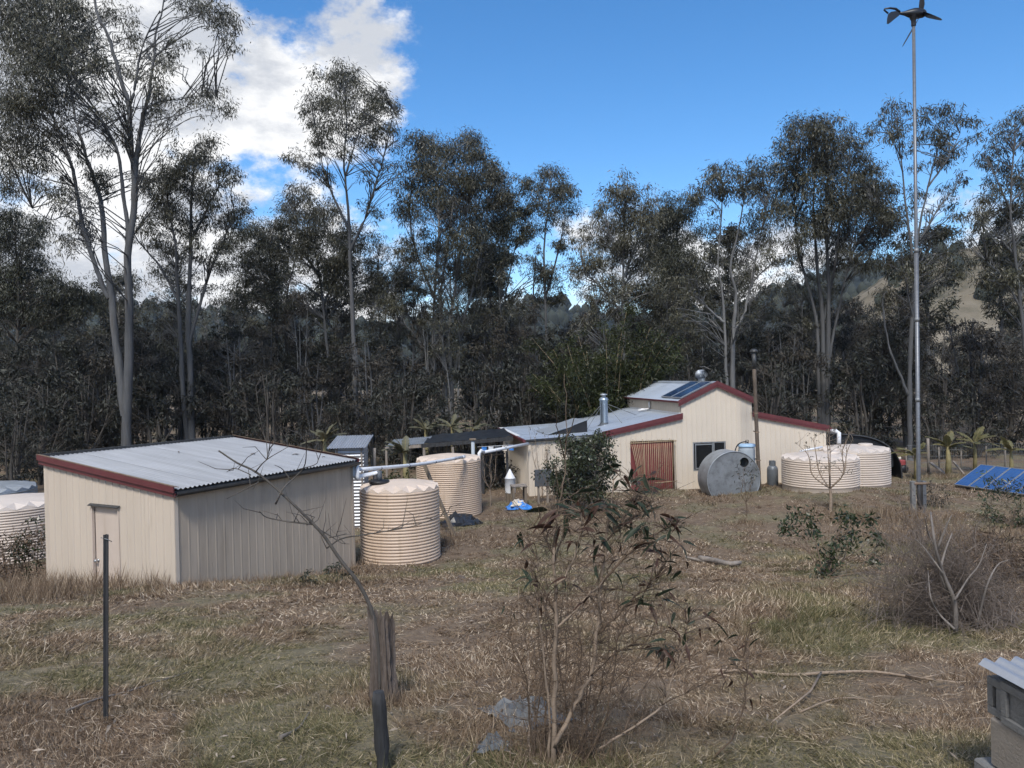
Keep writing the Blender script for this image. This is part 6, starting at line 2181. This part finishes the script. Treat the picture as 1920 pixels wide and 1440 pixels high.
def dead_bush():
    rg = np.random.default_rng(131)
    base = on_ground(gnd(1792, 1178), -.03)
    Y = base.y
    t = thing('dead_bush', 'tangled grey dead bush with a pale forked trunk on the right', 'bush', base)
    s = Y / FPX
    trunks = [([(1792, 1185), (1790, 1130), (1770, 1080), (1757, 1040), (1750, 1000), (1745, 960)], 13, 4), ([(1790, 1130), (1765, 1080), (1770, 1040), (1785, 1000)], 9, 3), ([(1757, 1030), (1775, 985), (1785, 965)], 6, 2),
              ([(1790, 1180), (1760, 1150), (1745, 1120), (1740, 1070)], 6, 2), ([(1790, 1125), (1815, 1085), (1835, 1060), (1850, 1020)], 5, 2), ([(1768, 1075), (1735, 1030), (1715, 1010)], 5, 2),
              ([(1830, 1180), (1850, 1100), (1870, 1060), (1890, 1050)], 6, 2), ([(1757, 1030), (1740, 1000), (1735, 970)], 4, 2)]
    dd = []
    for pp, r0, r1 in trunks:
        D = limb_pts([pix(a, b, Y - .30 + rg.uniform(-.12, .12)) for a, b in pp])
        dd.append(D)
        MB().tube(D, list(np.linspace(r0, r1, len(D)) * .36 * s), 7).build('trunk', M['twig_grey'], t, True)
    # curved wire-thin twigs filling a dome
    n = 1500
    PP, RR = [], []
    for _ in range(n):
        a = rg.uniform(0, 6.28); q = math.sqrt(rg.random())
        c0 = np.array(pix(1800 + rg.normal() * 55, 1170, Y + .2)); c0[1] += rg.normal() * .3; c0[2] = float(gz(c0[0], c0[1]))
        cx, cy, rx, rz = [(1725, 1065, .42, .33), (1800, 1100, .45, .28), (1870, 1115, .50, .24), (1690, 1120, .35, .18), (1765, 1040, .28, .30)][int(rg.integers(5))]
        e = np.array(pix(cx, cy, Y + .2)) + np.array([math.cos(a) * rx * q, math.sin(a) * .5 * q, rg.uniform(-1, 1.1) * rz])
        e[2] = max(e[2], float(gz(e[0], e[1])) + .02)
        if rg.random() < .45:                      # hanging or crossing twig
            c0 = e + rg.normal(size=3) * .25
        mid = (c0 + e) / 2 + rg.normal(size=3) * .07 + np.array([0, 0, .05])
        e2 = e + (e - mid) * .3 + np.array([0, 0, -.06 * rg.random()])
        PP.append([c0, (c0 + mid) / 2 + rg.normal(size=3) * .02, mid, e, e2]); RR.append([.004, .0034, .003, .002, .0012])
    V, F = tubes_np(np.array(PP), np.array(RR) * .7, 3)
    tag(link_mesh('twigs', np_mesh('twigs', V - np.array(base), F, M['twig_dead'], True), t), kind='stuff')
    # brown dead bracken at its right
    leafy_shrub('bracken_clump', 'brown dried bracken clump against the right side of the dead bush', 'shrub', on_ground(gnd(1850, 1130)), .70, .60, 8, 40, 1700, .16, .014, M['leaf_dryfern'], M['twig'], 133, low=.05, br=.2, droop=.6, thick=.008)
    leafy_shrub('bracken_clump', 'brown dried bracken clump behind the dead bush at the right edge', 'shrub', on_ground(gnd(1895, 1085)), .65, .6, 8, 40, 1700, .16, .014, M['leaf_dryfern'], M['twig'], 134, low=.05, br=.2, droop=.6, thick=.008)


M['twig_dead'] = mk('dead_fine_twig', (.085, .064, .050), .9, scale=2.5, col2=(.24, .20, .175))
M['leaf_dryfern'] = mk('dry_bracken', (.055, .036, .025), .8, scale=3, col2=(.15, .105, .072), tint=True)
dead_bush()
leafy_shrub('green_scrub', 'loose green scrub in front of the ground solar panels at the right edge', 'shrub', on_ground(gnd(1900, 985)), 1.2, .9, 9, 30, 700, .13, .035, M['leaf_shrub'], M['twig_pale'], 135, low=.1, br=.28, thick=.012)
leafy_shrub('green_scrub', 'small green scrub at the foot of the turbine mast', 'shrub', on_ground(gnd(1752, 950)), .75, .42, 6, 14, 700, .10, .03, M['leaf_brown'], M['twig_pale'], 136, low=.05, br=.22, thick=.01)
leafy_shrub('reddish_scrub', 'reddish brown scrub in front of the squat tank at the left edge', 'shrub', on_ground(gnd(18, 1100)), 1.15, .75, 9, 34, 900, .10, .03, M['leaf_dryfern'], M['twig'], 137, low=.08, br=.25, thick=.012)
leafy_shrub('dark_scrub', 'dark green scrub against the left wall end of the shed', 'shrub', on_ground(gnd(62, 1095)), 1.25, .45, 6, 18, 700, .09, .035, M['leaf_shrub'], M['twig'], 138, low=.08, br=.22, thick=.012)
leafy_shrub('weed_plant', 'small dark weed growing against the near beige tank', 'weed', on_ground(gnd(745, 1052)), .55, .16, 4, 8, 900, .07, .035, M['leaf_shrub'], M['twig'], 139, low=.1, br=.10, thick=.006)
leafy_shrub('weed_plant', 'dark weedy clump at the right corner of the shed wall', 'weed', on_ground(gnd(640, 1092)), .35, .28, 6, 9, 800, .07, .03, M['leaf_dark'], M['twig'], 140, low=.05, br=.10, thick=.006)
leafy_shrub('weed_plant', 'small leafy weed by the long grey wall of the shed', 'weed', on_ground(gnd(582, 1098)), .30, .14, 4, 6, 900, .06, .025, M['leaf_dark'], M['twig'], 141, low=.1, br=.08, thick=.005)
leafy_shrub('garden_hedge', 'yellow green garden plants behind the pipe between outhouse and tank', 'shrub', on_ground(pix(740, 915, 26)), 1.0, 1.1, 9, 30, 700, .12, .06, M['leaf_bamboo'], M['twig'], 142, low=.1, br=.3, thick=.015)
leafy_shrub('garden_hedge', 'dark garden shrub under the lean-to beside the house', 'shrub', on_ground(pix(925, 920, 29)), 1.3, .8, 7, 24, 700, .12, .05, M['leaf_under'], M['twig'], 143, low=.1, br=.3, thick=.015)


# ---- bananas
def banana(label, base, h, leaves, mat, seed, group, stem=.07, Lr=1.0, name='banana_plant'):
    rg = np.random.default_rng(seed)
    t = thing(name, label, 'banana plant', base, 0, group)
    MB().tube([(0, 0, -.1), (.02, 0, h * .5), (0, 0, h)], [stem * 1.2, stem, stem * .55], 10).build('stem', M['banana_stem'], t)
    leaves = list(leaves) + [(float(rg.uniform(0, 360)), float(rg.uniform(20, 70)), float(rg.uniform(.55, .9))) for _ in range(4)]
    for (az, el, L) in leaves:
        a, e = R(az), R(el)
        d = Vector((math.cos(a) * math.cos(e), math.sin(a) * math.cos(e), math.sin(e)))
        side = Vector((-math.sin(a), math.cos(a), 0))
        n = 14
        vs, fs = [], []
        sag = .35 * L * Lr
        for i in range(n + 1):
            u = i / n
            c = Vector((0, 0, h * .96)) + d * (L * Lr * (.12 + u)) + Vector((0, 0, -sag * u * u))
            w = .17 * Lr * (L ** .5) * math.sin(math.pi * min(1, u * .93 + .05)) ** .55 * (1 + .10 * rg.normal())
            if i in (4, 7, 10): w *= .72
            dr = .25 * w
            vs += [c - side * w + Vector((0, 0, -dr)), c + Vector((0, 0, .012)), c + side * w + Vector((0, 0, -dr * rg.uniform(.4, 1.8)))]
        for i in range(n):
            q = 3 * i
            fs += [(q, q + 3, q + 4, q + 1), (q + 1, q + 4, q + 5, q + 2)]
        lf = MB().add(vs, fs, False).build('leaf', mat, t)
        mid = [Vector(vs[3 * i + 1]) for i in range(n + 1)]
        MB().tube([Vector((0, 0, h * .93))] + [p + Vector((0, 0, -.008)) for p in mid], [.02] + [.016 * (1 - .8 * i / n) for i in range(n + 1)], 5).build('midrib', M['banana_stem'], lf)
    return t


M['banana_stem'] = mk('banana_stem', (.20, .17, .08), .7, var=.3, scale=5)
GB = 'banana plants along the right fence'
Yb = 29.5
banana('short yellow banana plant just left of the mast', on_ground(pix(1717, 890, 29.0)), .95, [(155, 35, .65), (20, 55, .75), (190, 15, .7), (60, 40, .6), (300, 30, .5)], M['leaf_banana'], 151, GB)
banana('largest yellow banana plant with leaves spread like wings right of the mast', on_ground(pix(1778, 893, Yb)), 1.15, [(165, 45, 1.0), (45, 65, .95), (8, 15, 1.0), (200, 30, .8), (300, 40, .6), (350, 35, .7)], M['leaf_banana'], 152, GB, stem=.10)
banana('yellow banana plant behind the upper corner of the ground solar panels', on_ground(pix(1828, 892, 30.5)), 1.2, [(35, 55, 1.1), (20, 40, .9), (170, 30, .7), (340, 10, .8), (250, 20, .7)], M['leaf_banana'], 153, GB)
banana('banana plant with one flat leaf near the right edge', on_ground(pix(1896, 890, 29.0)), 1.05, [(178, 20, .9), (5, 15, .8), (80, 45, .7), (270, 35, .5)], M['leaf_banana'], 154, GB)
GB2 = 'grey banana plants behind the lean-to'
for i, (px, Yv, h, lab) in enumerate([(760, 27.5, 1.6, 'grey drooping banana plant at the left end of the black roofed lean-to'), (800, 33.5, 2.0, 'tall grey banana plant behind the left part of the black roof'),
                                      (850, 33.5, 2.1, 'grey banana plant behind the middle of the black roof'), (890, 33.8, 2.0, 'grey banana plant behind the right part of the black roof'), (610, 30.0, 1.9, 'dark banana plant behind the right end of the shed roof')]):
    rg1 = np.random.default_rng(160 + i)
    banana(lab, on_ground(pix(px, 880, Yv)), h, [(rg1.uniform(0, 360), rg1.uniform(10, 75), rg1.uniform(.8, 1.2)) for _ in range(7)], M['leaf_banana_grey'], 161 + i, GB2, stem=.11)


# ---- right fence
def fence():
    rg = np.random.default_rng(171)
    Y = 30.8
    t = thing('wire_fence', 'wire netting fence with thin grey posts behind the right lawn', 'fence', on_ground(pix(1740, 890, Y)))
    P = []
    spec = [(1700, 872, .028), (1741, 822, .055), (1761, 842, .028), (1803, 842, .028), (1850, 840, .028), (1885, 838, .028), (1925, 836, .028), (1980, 834, .05)]
    for px, py, r in spec:
        b = on_ground(pix(px, 890, Y), -.1); tp = pix(px, py, Y)
        tp = Vector((b.x, b.y, max(tp.z, 1.0)))
        P.append((b, tp))
        MB().tube([b, tp], r, 7).build('post', M['wood_grey'], t, True)
    a, b = P[0][0], P[-1][0]
    for z in (.25, .5, .75, 1.0, 1.2):
        MB().tube([Vector((a.x, a.y - .03, a.z + z)), Vector((b.x, b.y - .03, b.z + z))], .006, 4).build('wire', M['galv_dark'], t, True)
    n = 90
    V, F = tubes_np(np.array([[[a.x + (b.x - a.x) * i / n, a.y + (b.y - a.y) * i / n - .035, a.z + .1], [a.x + (b.x - a.x) * i / n, a.y + (b.y - a.y) * i / n - .035, a.z + 1.2]] for i in range(n)]), np.full((n, 2), .004), 3)
    o = tag(link_mesh('netting', np_mesh('netting', V - np.array(t.location), F, M['galv_dark'], True), t), kind='stuff')
    for nm, lab, q0, q1 in (('timber_brace', 'broad grey plank leaning against the wire fence', (1777, 891), (1744, 867)), ('timber_brace', 'thin pale pole leaning on the fence beside the solar panels', (1809, 894), (1787, 865))):
        A, Bp = on_ground(pix(*q0, 29.8)), pix(*q1, 30.5)
        tt = thing(nm, lab, 'plank', A)
        MB().bar(Vector((0, 0, 0)), Bp - A, .14 if 'broad' in lab else .06, .05).build('plank', M['wood_grey'], tt)


fence()


def ground_array():
    d1 = Vector((.33, -.94, 0)).normalized()
    b0 = gnd(1789, 914) + Vector((0, 0, .08))
    tilt = R(26)
    pl = Vector((.94, .33, 0)).normalized()
    dv = pl * math.cos(tilt) + Vector((0, 0, math.sin(tilt)))
    w, l = .56, 1.42
    names = ['leftmost blue ground solar panel', 'second blue ground solar panel from the left', 'third blue ground solar panel from the left', 'fourth blue ground solar panel from the left', 'fifth blue ground solar panel, partly behind scrub', 'sixth blue ground solar panel at the right edge']
    for i in range(6):
        org = b0 + d1 * (w + .012) * i
        solar_panel(names[i], org, d1, dv, w, l, 'solar panels on the ground frame', M['solar_sky_sheen'])
    t = thing('panel_frame', 'low timber frame holding up the row of blue ground solar panels', 'frame', on_ground(b0 + pl * .6))
    for u in (.05, .95):
        for k in (0.1, 1.7, 3.3):
            p = b0 + d1 * k + dv * l * u + Vector((0, 0, -.04))
            g_ = on_ground(p, -.1)
            MB().bar(g_, p, .07, .07).build('leg', M['wood_grey'], t, True)
    for u in (.08, .92):
        MB().bar(b0 + dv * l * u + Vector((0, 0, -.05)), b0 + d1 * 3.4 + dv * l * u + Vector((0, 0, -.05)), .06, .06).build('rail', M['wood_grey'], t, True)


ground_array()


# ---- block stack, bottom right
def blocks():
    Y = 3.45
    o = pix(1882, 1276, Y)                        # top front-left corner of the second block
    fx = Vector((.08, -.997, 0)).normalized()      # the stack runs right and towards the camera
    fn = Vector((-.997, -.08, 0)).normalized()
    ang = math.atan2(fx.y, fx.x)
    ztop = o.z
    Rm = Matrix.Rotation(ang, 3, 'Z')

    def hollow(label, org, D, L, H):
        # cores run along local x (towards the camera), the block is L wide along local y
        t = thing('concrete_block', label, 'concrete block', org, ang)
        mb = MB()
        th = .030
        mb.box((D / 2, L / 2, th / 2), (D, L, th), bev=.004); mb.box((D / 2, L / 2, H - th / 2), (D, L, th), bev=.004)
        for y in (th / 2, L / 2, L - th / 2): mb.box((D / 2, y, H / 2), (D - .001, th, H - 2 * th + .004), bev=.003)
        for (cx, cz, sx, sz) in ((D / 2, .018, D, .036), (D / 2, H - .018, D, .036), (.018, H / 2, .036, H - .074), (D - .018, H / 2, .036, H - .074)):
            mb.box((cx, -.009, cz), (sx, .018, sz), bev=.003)          # raised rim of the block's end
        mb.build('shell', M['conc'], t)
        return t
    bz = ztop - .19
    o0 = Vector((o.x, o.y, bz))
    hollow('hollow concrete block with open cores facing forward, nearer of the two in the corner stack', o0, .19, .39, .19)
    hollow('hollow concrete block at the far left end of the corner stack', o0 - fx * .115 - fn * .02, .095, .39, .17)
    hollow('hollow concrete block cut by the bottom right corner', o0 + fx * .26 - fn * .12, .19, .39, .19)
    t = thing('concrete_sleeper', 'long tan concrete sleeper under the hollow blocks at bottom right', 'concrete block', o0 + Vector((0, 0, -.225)) - fx * .08 + fn * .012, ang)
    MB().box((.6, .20, .11), (1.2, .40, .22), bev=.008).build('slab', M['conc_tan'], t)
    t = thing('concrete_sleeper', 'dark half buried base block at the bottom of the stack', 'concrete block', o0 + Vector((0, 0, -.37)) - fx * .11 + fn * .03, ang)
    MB().box((.6, .20, .07), (1.3, .42, .14), bev=.01).build('slab', M['conc'], t)
    t = thing('earth_mound', 'dark earth heap under the concrete block stack', 'earth', on_ground(o0 + fx * .4 - fn * .2, -.25), ang)
    zz = (o0.z - .37) - t.location.z
    MB().lathe([(.95, -.1), (.85, zz * .5), (.66, zz + .01), (0, zz + .015)], 24).build('soil', M['forest_floor'], t)
    t = thing('roofing_sheet', 'short corrugated iron sheet laid over the concrete blocks', 'roofing sheet', o0 + Vector((0, 0, .215)), ang)
    mb = MB(); vs, fs = [], []
    m_, n = 44, 4
    for j in range(n + 1):
        for i in range(m_ + 1):
            y = -.035 + .50 * i / m_
            x = -.12 + 1.0 * j / n
            vs.append((x, y, .014 * math.cos(2 * math.pi * y / .076) + .02))
    for j in range(n):
        for i in range(m_):
            q = j * (m_ + 1) + i
            fs.append((q, q + m_ + 1, q + m_ + 2, q + 1))
    mb.add(vs, fs, True); mb.build('sheet', M['zinc'], t)
    MB().box((.2, .2, .003), (.7, .07, .012)).build('packer', M['wood'], t)


blocks()


# ---- things lying on the ground
def lying(name, label, cat, pts, r0, r1, mat, seed, k=7, side=()):
    rg = np.random.default_rng(seed)
    P = [gnd(a, b) for a, b in pts]
    Y = P[0].y
    t = thing(name, label, cat, P[0])
    P = [p + Vector((0, 0, r0 * .5 * Y / FPX + abs(rg.normal()) * .012)) for p in P]
    D = limb_pts(P)
    MB().tube(D, list(np.linspace(r0, r1, len(D)) * .5 * Y / FPX), k).build('stick', mat, t, True)
    for sp in side:
        Q = [gnd(*q) + Vector((0, 0, .03 + .02 * i)) for i, q in enumerate(sp)]
        MB().tube(Q, list(np.linspace(r1 * 1.2, r1 * .5, len(Q)) * .5 * Y / FPX), 5).build('twig', mat, t, True)


lying('fallen_branch', 'long pale fallen branch lying across the right foreground grass', 'branch', [(1330, 1262), (1400, 1264), (1480, 1270), (1560, 1268), (1640, 1266), (1720, 1276), (1800, 1286)], 7, 4, M['twig_pale'], 1, side=[[(1540, 1268), (1520, 1310), (1450, 1375)], [(1700, 1274), (1730, 1285), (1760, 1283)]])
lying('fallen_log', 'short pale broken log on the lawn right of the sapling', 'log', [(1312, 1053), (1340, 1058), (1365, 1064), (1388, 1064)], 12, 7, M['wood_grey'], 2, side=[[(1330, 1056), (1300, 1052), (1285, 1050)]])
lying('fallen_stick', 'thin straight stick lying in the grass by the star picket', 'stick', [(125, 1342), (180, 1322), (240, 1300), (300, 1280), (360, 1262)], 5, 3, M['twig_grey'], 3)
lying('fallen_stick', 'pale curved bark strip on the grass left of the charred post', 'bark strip', [(525, 1390), (560, 1370), (580, 1345)], 9, 3, M['twig_grey'], 4)
lying('fallen_stick', 'forked twig lying in front of the fallen branch at lower right', 'stick', [(1500, 1340), (1560, 1318), (1610, 1312), (1650, 1320)], 4, 2, M['twig_pale'], 5)
lying('fallen_stick', 'brown stick angled beside the foreground sapling', 'stick', [(870, 1440), (900, 1400), (950, 1330), (960, 1310)], 5, 3, M['twig'], 6)


def debris():
    rg = np.random.default_rng(181)

    def crumpled(name, label, cat, px, py, w, d, h, mat, seed, n=10, rz=0.0):
        r = np.random.default_rng(seed)
        b = gnd(px, py)
        t = thing(name, label, cat, b, rz)
        vs, fs = [], []
        for j in range(n + 1):
            for i in range(n + 1):
                u, v = i / n * 2 - 1, j / n * 2 - 1
                x, y = u * w * (1 + .1 * r.normal()), v * d * (1 + .1 * r.normal())
                q = max(0, 1 - u * u * .8 - v * v * .8)
                wx, wy = b.x + x * math.cos(rz) - y * math.sin(rz), b.y + x * math.sin(rz) + y * math.cos(rz)
                vs.append((x, y, float(gz(wx, wy)) - b.z + .012 + h * q * abs(1 + .6 * r.normal())))
        for j in range(n):
            for i in range(n):
                a = j * (n + 1) + i
                fs.append((a, a + 1, a + n + 2, a + n + 1))
        MB().add(vs, fs, False).build('sheet', mat, t)
    crumpled('plastic_sheet', 'crumpled grey plastic sheet half hidden behind the foreground sapling', 'plastic sheet', 985, 1345, .20, .26, .08, M['plastic_grey'], 1, rz=.5)
    crumpled('plastic_sheet', 'small torn grey plastic scrap lower left of the sapling', 'plastic sheet', 925, 1405, .09, .08, .05, M['gas'], 2)
    crumpled('black_plastic', 'dark plastic sheeting heaped behind the near beige tank', 'plastic sheet', 862, 980, .55, .5, .16, M['sheet_black'], 3, rz=.3)
    for i, (a, b, c) in enumerate([((838, 968), (870, 968), (905, 983)), ((850, 975), (880, 972), (895, 985))]):
        P = [gnd(*q) + Vector((0, 0, .16 - .06 * k)) for k, q in enumerate((a, b, c))]
        t = thing('black_hose', ('upper' if i == 0 else 'lower') + ' black hose lying over the dark plastic sheeting', 'hose', P[0])
        MB().tube(limb_pts(P), .02, 6).build('hose', M['black'], t, True)
    # rocks
    for px, py, s, lab in ((862, 1086, .10, 'dark brown stone on the lawn right of the near tank'), (1880, 1180, .07, 'grey stone beside the dead bush'),):
        b = gnd(px, py)
        t = thing('stone', lab, 'stone', b)
        r = np.random.default_rng(int(px))
        mb = MB().lathe([(0, -s * .3), (s, -s * .2), (s * 1.1, s * .1), (s * .8, s * .45), (s * .3, s * .6), (0, s * .62)], 11)
        mb.v = [tuple(Vector(p) * (1 + .10 * r.normal())) for p in mb.v]
        mb.build('rock', M['stump'], t)


M['plastic_grey'] = mk('grey_plastic', (.12, .125, .13), .45, var=.35, scale=6)
debris()


# ================================================================== grass and litter
def inside_building(x, y):
    s = shed.matrix_basis.inverted()
    sx = s[0][0] * x + s[0][1] * y + s[0][3]; sy = s[1][0] * x + s[1][1] * y + s[1][3]
    m1 = (sx > -.02) & (sx < 4.65) & (sy > -.02) & (sy < 3.62)
    h = house.matrix_basis.inverted()
    hx = h[0][0] * x + h[0][1] * y + h[0][3]; hy = h[1][0] * x + h[1][1] * y + h[1][3]
    m2 = (hx > -.05) & (hx < 11.2) & (hy > -.02) & (hy < 6.6)
    out = m1 | m2
    for tk, r in ((tank1, .93), (tank2, 1.0), (tank3, 1.19), (tank4, 1.35), (tank5, 1.31)):
        out |= (x - tk.location.x) ** 2 + (y - tk.location.y) ** 2 < r * r
    return out


def patch_noise(x, y, seed, f):
    r = np.random.default_rng(seed)
    o = np.zeros_like(x)
    for _ in range(7):
        a = r.uniform(0, 6.28); k = f * r.uniform(.5, 2.2)
        o += np.sin(k * (x * math.cos(a) + y * math.sin(a)) + r.uniform(0, 6.28))
    return o / 2.6


def grass():
    rg = np.random.default_rng(191)
    Vs, Fs, Ts, off = [], [], [], 0

    def emit(x, y, z, d, L, W, T, flat=None):
        nonlocal off
        V, F = leaves_np(np.stack([x, y, z], -1), d, L, W, rg, flat)
        Vs.append(V); Fs.append(F + off); Ts.append(T); off += len(V)
    # tufts, spacing grows with distance
    n = 38000
    y = np.exp(rg.uniform(math.log(3.0), math.log(30), n))
    x = rg.uniform(-1, 1, n) * (.72 * y + .8)
    ok = ~inside_building(x, y)
    x, y = x[ok], y[ok]
    pn = patch_noise(x, y, 5, 1.3)
    per = 13
    X = np.repeat(x, per); Yy = np.repeat(y, per); PN = np.repeat(pn, per)
    sc = np.clip(Yy / 7, .7, 2.6)
    spread = .035 * sc
    X = X + rg.normal(size=len(X)) * spread; Yy = Yy + rg.normal(size=len(Yy)) * spread
    ok = ~inside_building(X, Yy)
    X, Yy, PN, sc = X[ok], Yy[ok], PN[ok], sc[ok]
    n = len(X)
    comb = rg.uniform(0, 6.28, n)
    flow = patch_noise(X, Yy, 9, .9) * 2.5
    ang = np.where(rg.random(n) < .55, flow + rg.normal(size=n) * .7, comb)
    lie = np.clip(rg.normal(size=n) * .35 + .95 - .25 * PN, .1, 2.0)         # lean: 0 up, big flat
    d = np.stack([np.cos(ang) * lie, np.sin(ang) * lie, np.full(n, .55)], -1)
    L = rg.uniform(.035, .10, n) * np.clip(1 + .35 * PN, .5, 1.8) * np.clip(sc, .8, 1.1)
    W = rg.uniform(.004, .0075, n) * sc
    T = np.clip(rg.normal(size=n) * .30 + .48 + .08 * patch_noise(X, Yy, 12, 3.0), 0, 1)
    emit(X, Yy, gz(X, Yy) - .01, d, L, W, T)
    # tussocks: taller bunched clumps that break up the mat
    m = 2600
    y = np.exp(rg.uniform(math.log(3.2), math.log(24), m)); x = rg.uniform(-1, 1, m) * (.72 * y + .6)
    ok = ~inside_building(x, y) & (patch_noise(x, y, 21, 1.1) > -.25); x, y = x[ok], y[ok]
    per = 26
    hh = np.repeat(rg.uniform(.05, .15, len(x)), per); tb_ = np.repeat(rg.normal(size=len(x)) * .16, per)
    X = np.repeat(x, per); Yy = np.repeat(y, per)
    X = X + rg.normal(size=len(X)) * .045; Yy = Yy + rg.normal(size=len(X)) * .045
    n = len(X); sc = np.clip(Yy / 7, .7, 2.2)
    d = np.stack([rg.normal(size=n) * .75, rg.normal(size=n) * .75, np.full(n, .8)], -1)
    emit(X, Yy, gz(X, Yy) - .01, d, hh * rg.uniform(.5, 1.3, n), rg.uniform(.0035, .006, n) * sc, np.clip(rg.normal(size=n) * .22 + .40 + tb_, 0, 1))
    # straw lying flat
    n = 24000
    y = np.exp(rg.uniform(math.log(3.0), math.log(24), n)); x = rg.uniform(-1, 1, n) * (.72 * y + .8)
    ok = ~inside_building(x, y); x, y = x[ok], y[ok]; n = len(x)
    sc = np.clip(y / 6, .75, 2.4)
    ang = rg.uniform(0, 6.28, n)
    d = np.stack([np.cos(ang), np.sin(ang), rg.normal(size=n) * .12], -1)
    emit(x, y, gz(x, y) + .016 + .04 * rg.random(n), d, rg.uniform(.06, .22, n), rg.uniform(.0018, .0034, n) * sc, np.clip(.66 + .2 * rg.normal(size=n), 0, 1))
    V, F, T = np.concatenate(Vs), np.concatenate(Fs), np.concatenate(Ts)
    o = link_mesh('grass', np_mesh('grass', V, F, M['blade'], False, T))
    tag(o, 'short matted dry grass with green tufts over the whole lawn', 'grass', kind='stuff')

    # tall dry grass along walls, corners and under shrubs
    Vs, Fs, Ts, off = [], [], [], 0
    sp = []
    m4 = shed.matrix_basis

    def line(a, b, n, h, sp_):
        for _ in range(n):
            u = rg.random(); p = a.lerp(b, u)
            sp.append((p.x + rg.normal() * sp_, p.y + rg.normal() * sp_, h * rg.uniform(.5, 1.25)))
    line(m4 @ Vector((-.12, 0, 0)), m4 @ Vector((-.15, 3.7, 0)), 110, .40, .16)
    line(m4 @ Vector((0, -.12, 0)), m4 @ Vector((4.6, -.15, 0)), 170, .20, .10)
    line(m4 @ Vector((-.6, .3, 0)), m4 @ Vector((-.9, 4.6, 0)), 90, .24, .4)
    line(Vector(gnd(0, 1130)), Vector(gnd(100, 1120)), 170, .42, .45)
    line(Vector(gnd(690, 1058)), Vector(gnd(835, 1020)), 110, .26, .15)
    line(Vector(gnd(800, 1040)), Vector(gnd(880, 1000)), 60, .25, .25)
    line(Vector(gnd(1290, 935)), Vector(gnd(1640, 925)), 120, .16, .25)
    line(Vector(gnd(1560, 975)), Vector(gnd(1780, 975)), 230, .40, .55)
    line(Vector(gnd(1640, 1010)), Vector(gnd(1900, 1020)), 240, .38, .6)
    line(Vector(gnd(1540, 1100)), Vector(gnd(1900, 1130)), 170, .22, .35)
    line(Vector(gnd(690, 1310)), Vector(gnd(750, 1330)), 50, .16, .10)
    line(Vector(gnd(940, 1400)), Vector(gnd(1150, 1410)), 110, .20, .22)
    line(Vector(gnd(1370, 985)), Vector(gnd(1420, 985)), 35, .22, .2)
    line(Vector(gnd(1690, 895)), Vector(gnd(1900, 895)), 90, .28, .3)
    line(Vector(gnd(1860, 1240)), Vector(gnd(1900, 1430)), 40, .22, .18)
    line(Vector(gnd(10, 1400)), Vector(gnd(300, 1430)), 60, .12, .2)
    sp_ = np.array(sp)
    per = 15
    X = np.repeat(sp_[:, 0], per); Yy = np.repeat(sp_[:, 1], per); H = np.repeat(sp_[:, 2], per)
    n = len(X)
    X = X + rg.normal(size=n) * .05; Yy = Yy + rg.normal(size=n) * .05
    ok = ~inside_building(X, Yy); X, Yy, H = X[ok], Yy[ok], H[ok]; n = len(X)
    d = np.stack([rg.normal(size=n) * .38, rg.normal(size=n) * .38, np.full(n, 1.)], -1)
    far = np.clip(Yy / 9, .8, 2.2)
    emit(X, Yy, gz(X, Yy) - .02, d, H * rg.uniform(.2, 1.2, n), .0042 * far * rg.uniform(.7, 1.3, n), np.clip(rg.normal(size=n) * .24 + .55, 0, 1))
    V, F, T = np.concatenate(Vs), np.concatenate(Fs), np.concatenate(Ts)
    o = link_mesh('tall_grass', np_mesh('tall_grass', V, F, M['tall'], False, T))
    tag(o, 'taller dry straw coloured grass along the walls, tanks and shrubs', 'grass', kind='stuff')

    # leaf and bark litter
    n = 900
    y = np.exp(rg.uniform(math.log(3.4), math.log(20), n)); x = rg.uniform(-1, 1, n) * (.72 * y + .5)
    ok = ~inside_building(x, y); x, y = x[ok], y[ok]; n = len(x)
    ang = rg.uniform(0, 6.28, n)
    d = np.stack([np.cos(ang), np.sin(ang), rg.normal(size=n) * .15], -1)
    fl = np.stack([rg.normal(size=n) * .3, rg.normal(size=n) * .3, np.ones(n)], -1)
    V, F = leaves_np(np.stack([x, y, gz(x, y) + .035 + .02 * rg.random(n)], -1), d, rg.uniform(.03, .085, n), rg.uniform(.007, .018, n), rg, fl)
    o = link_mesh('leaf_litter', np_mesh('leaf_litter', V, F, M['litter'], False, rg.uniform(.3, 1.0, n)))
    tag(o, 'pale fallen leaves and bark flakes scattered over the lawn', 'leaf litter', kind='stuff')


M['litter'] = mk('leaf_litter', (.30, .23, .17), .8, scale=4, col2=(.42, .36, .30), tint=True)
grass()


# ================================================================== the air
def haze():
    mb = MB().box((0, 330, 64), (1500, 780, 136))
    me = mb.mesh('haze', M['soil'])
    me.materials.clear()
    mt = bpy.data.materials.new('haze_air')
    mt.use_nodes = True
    nt = mt.node_tree
    nt.nodes.remove(nt.nodes['Principled BSDF'])
    v = nt.nodes.new('ShaderNodeVolumePrincipled')
    v.inputs['Color'].default_value = (.68, .82, 1.0, 1)
    v.inputs['Density'].default_value = .00018
    v.inputs['Anisotropy'].default_value = .2
    nt.links.new(v.outputs[0], nt.nodes['Material Output'].inputs['Volume'])
    me.materials.append(mt)
    o = link_mesh('haze', me)
    tag(o, 'thin bluish air between the yard and the far hills', None, kind='stuff')


haze()
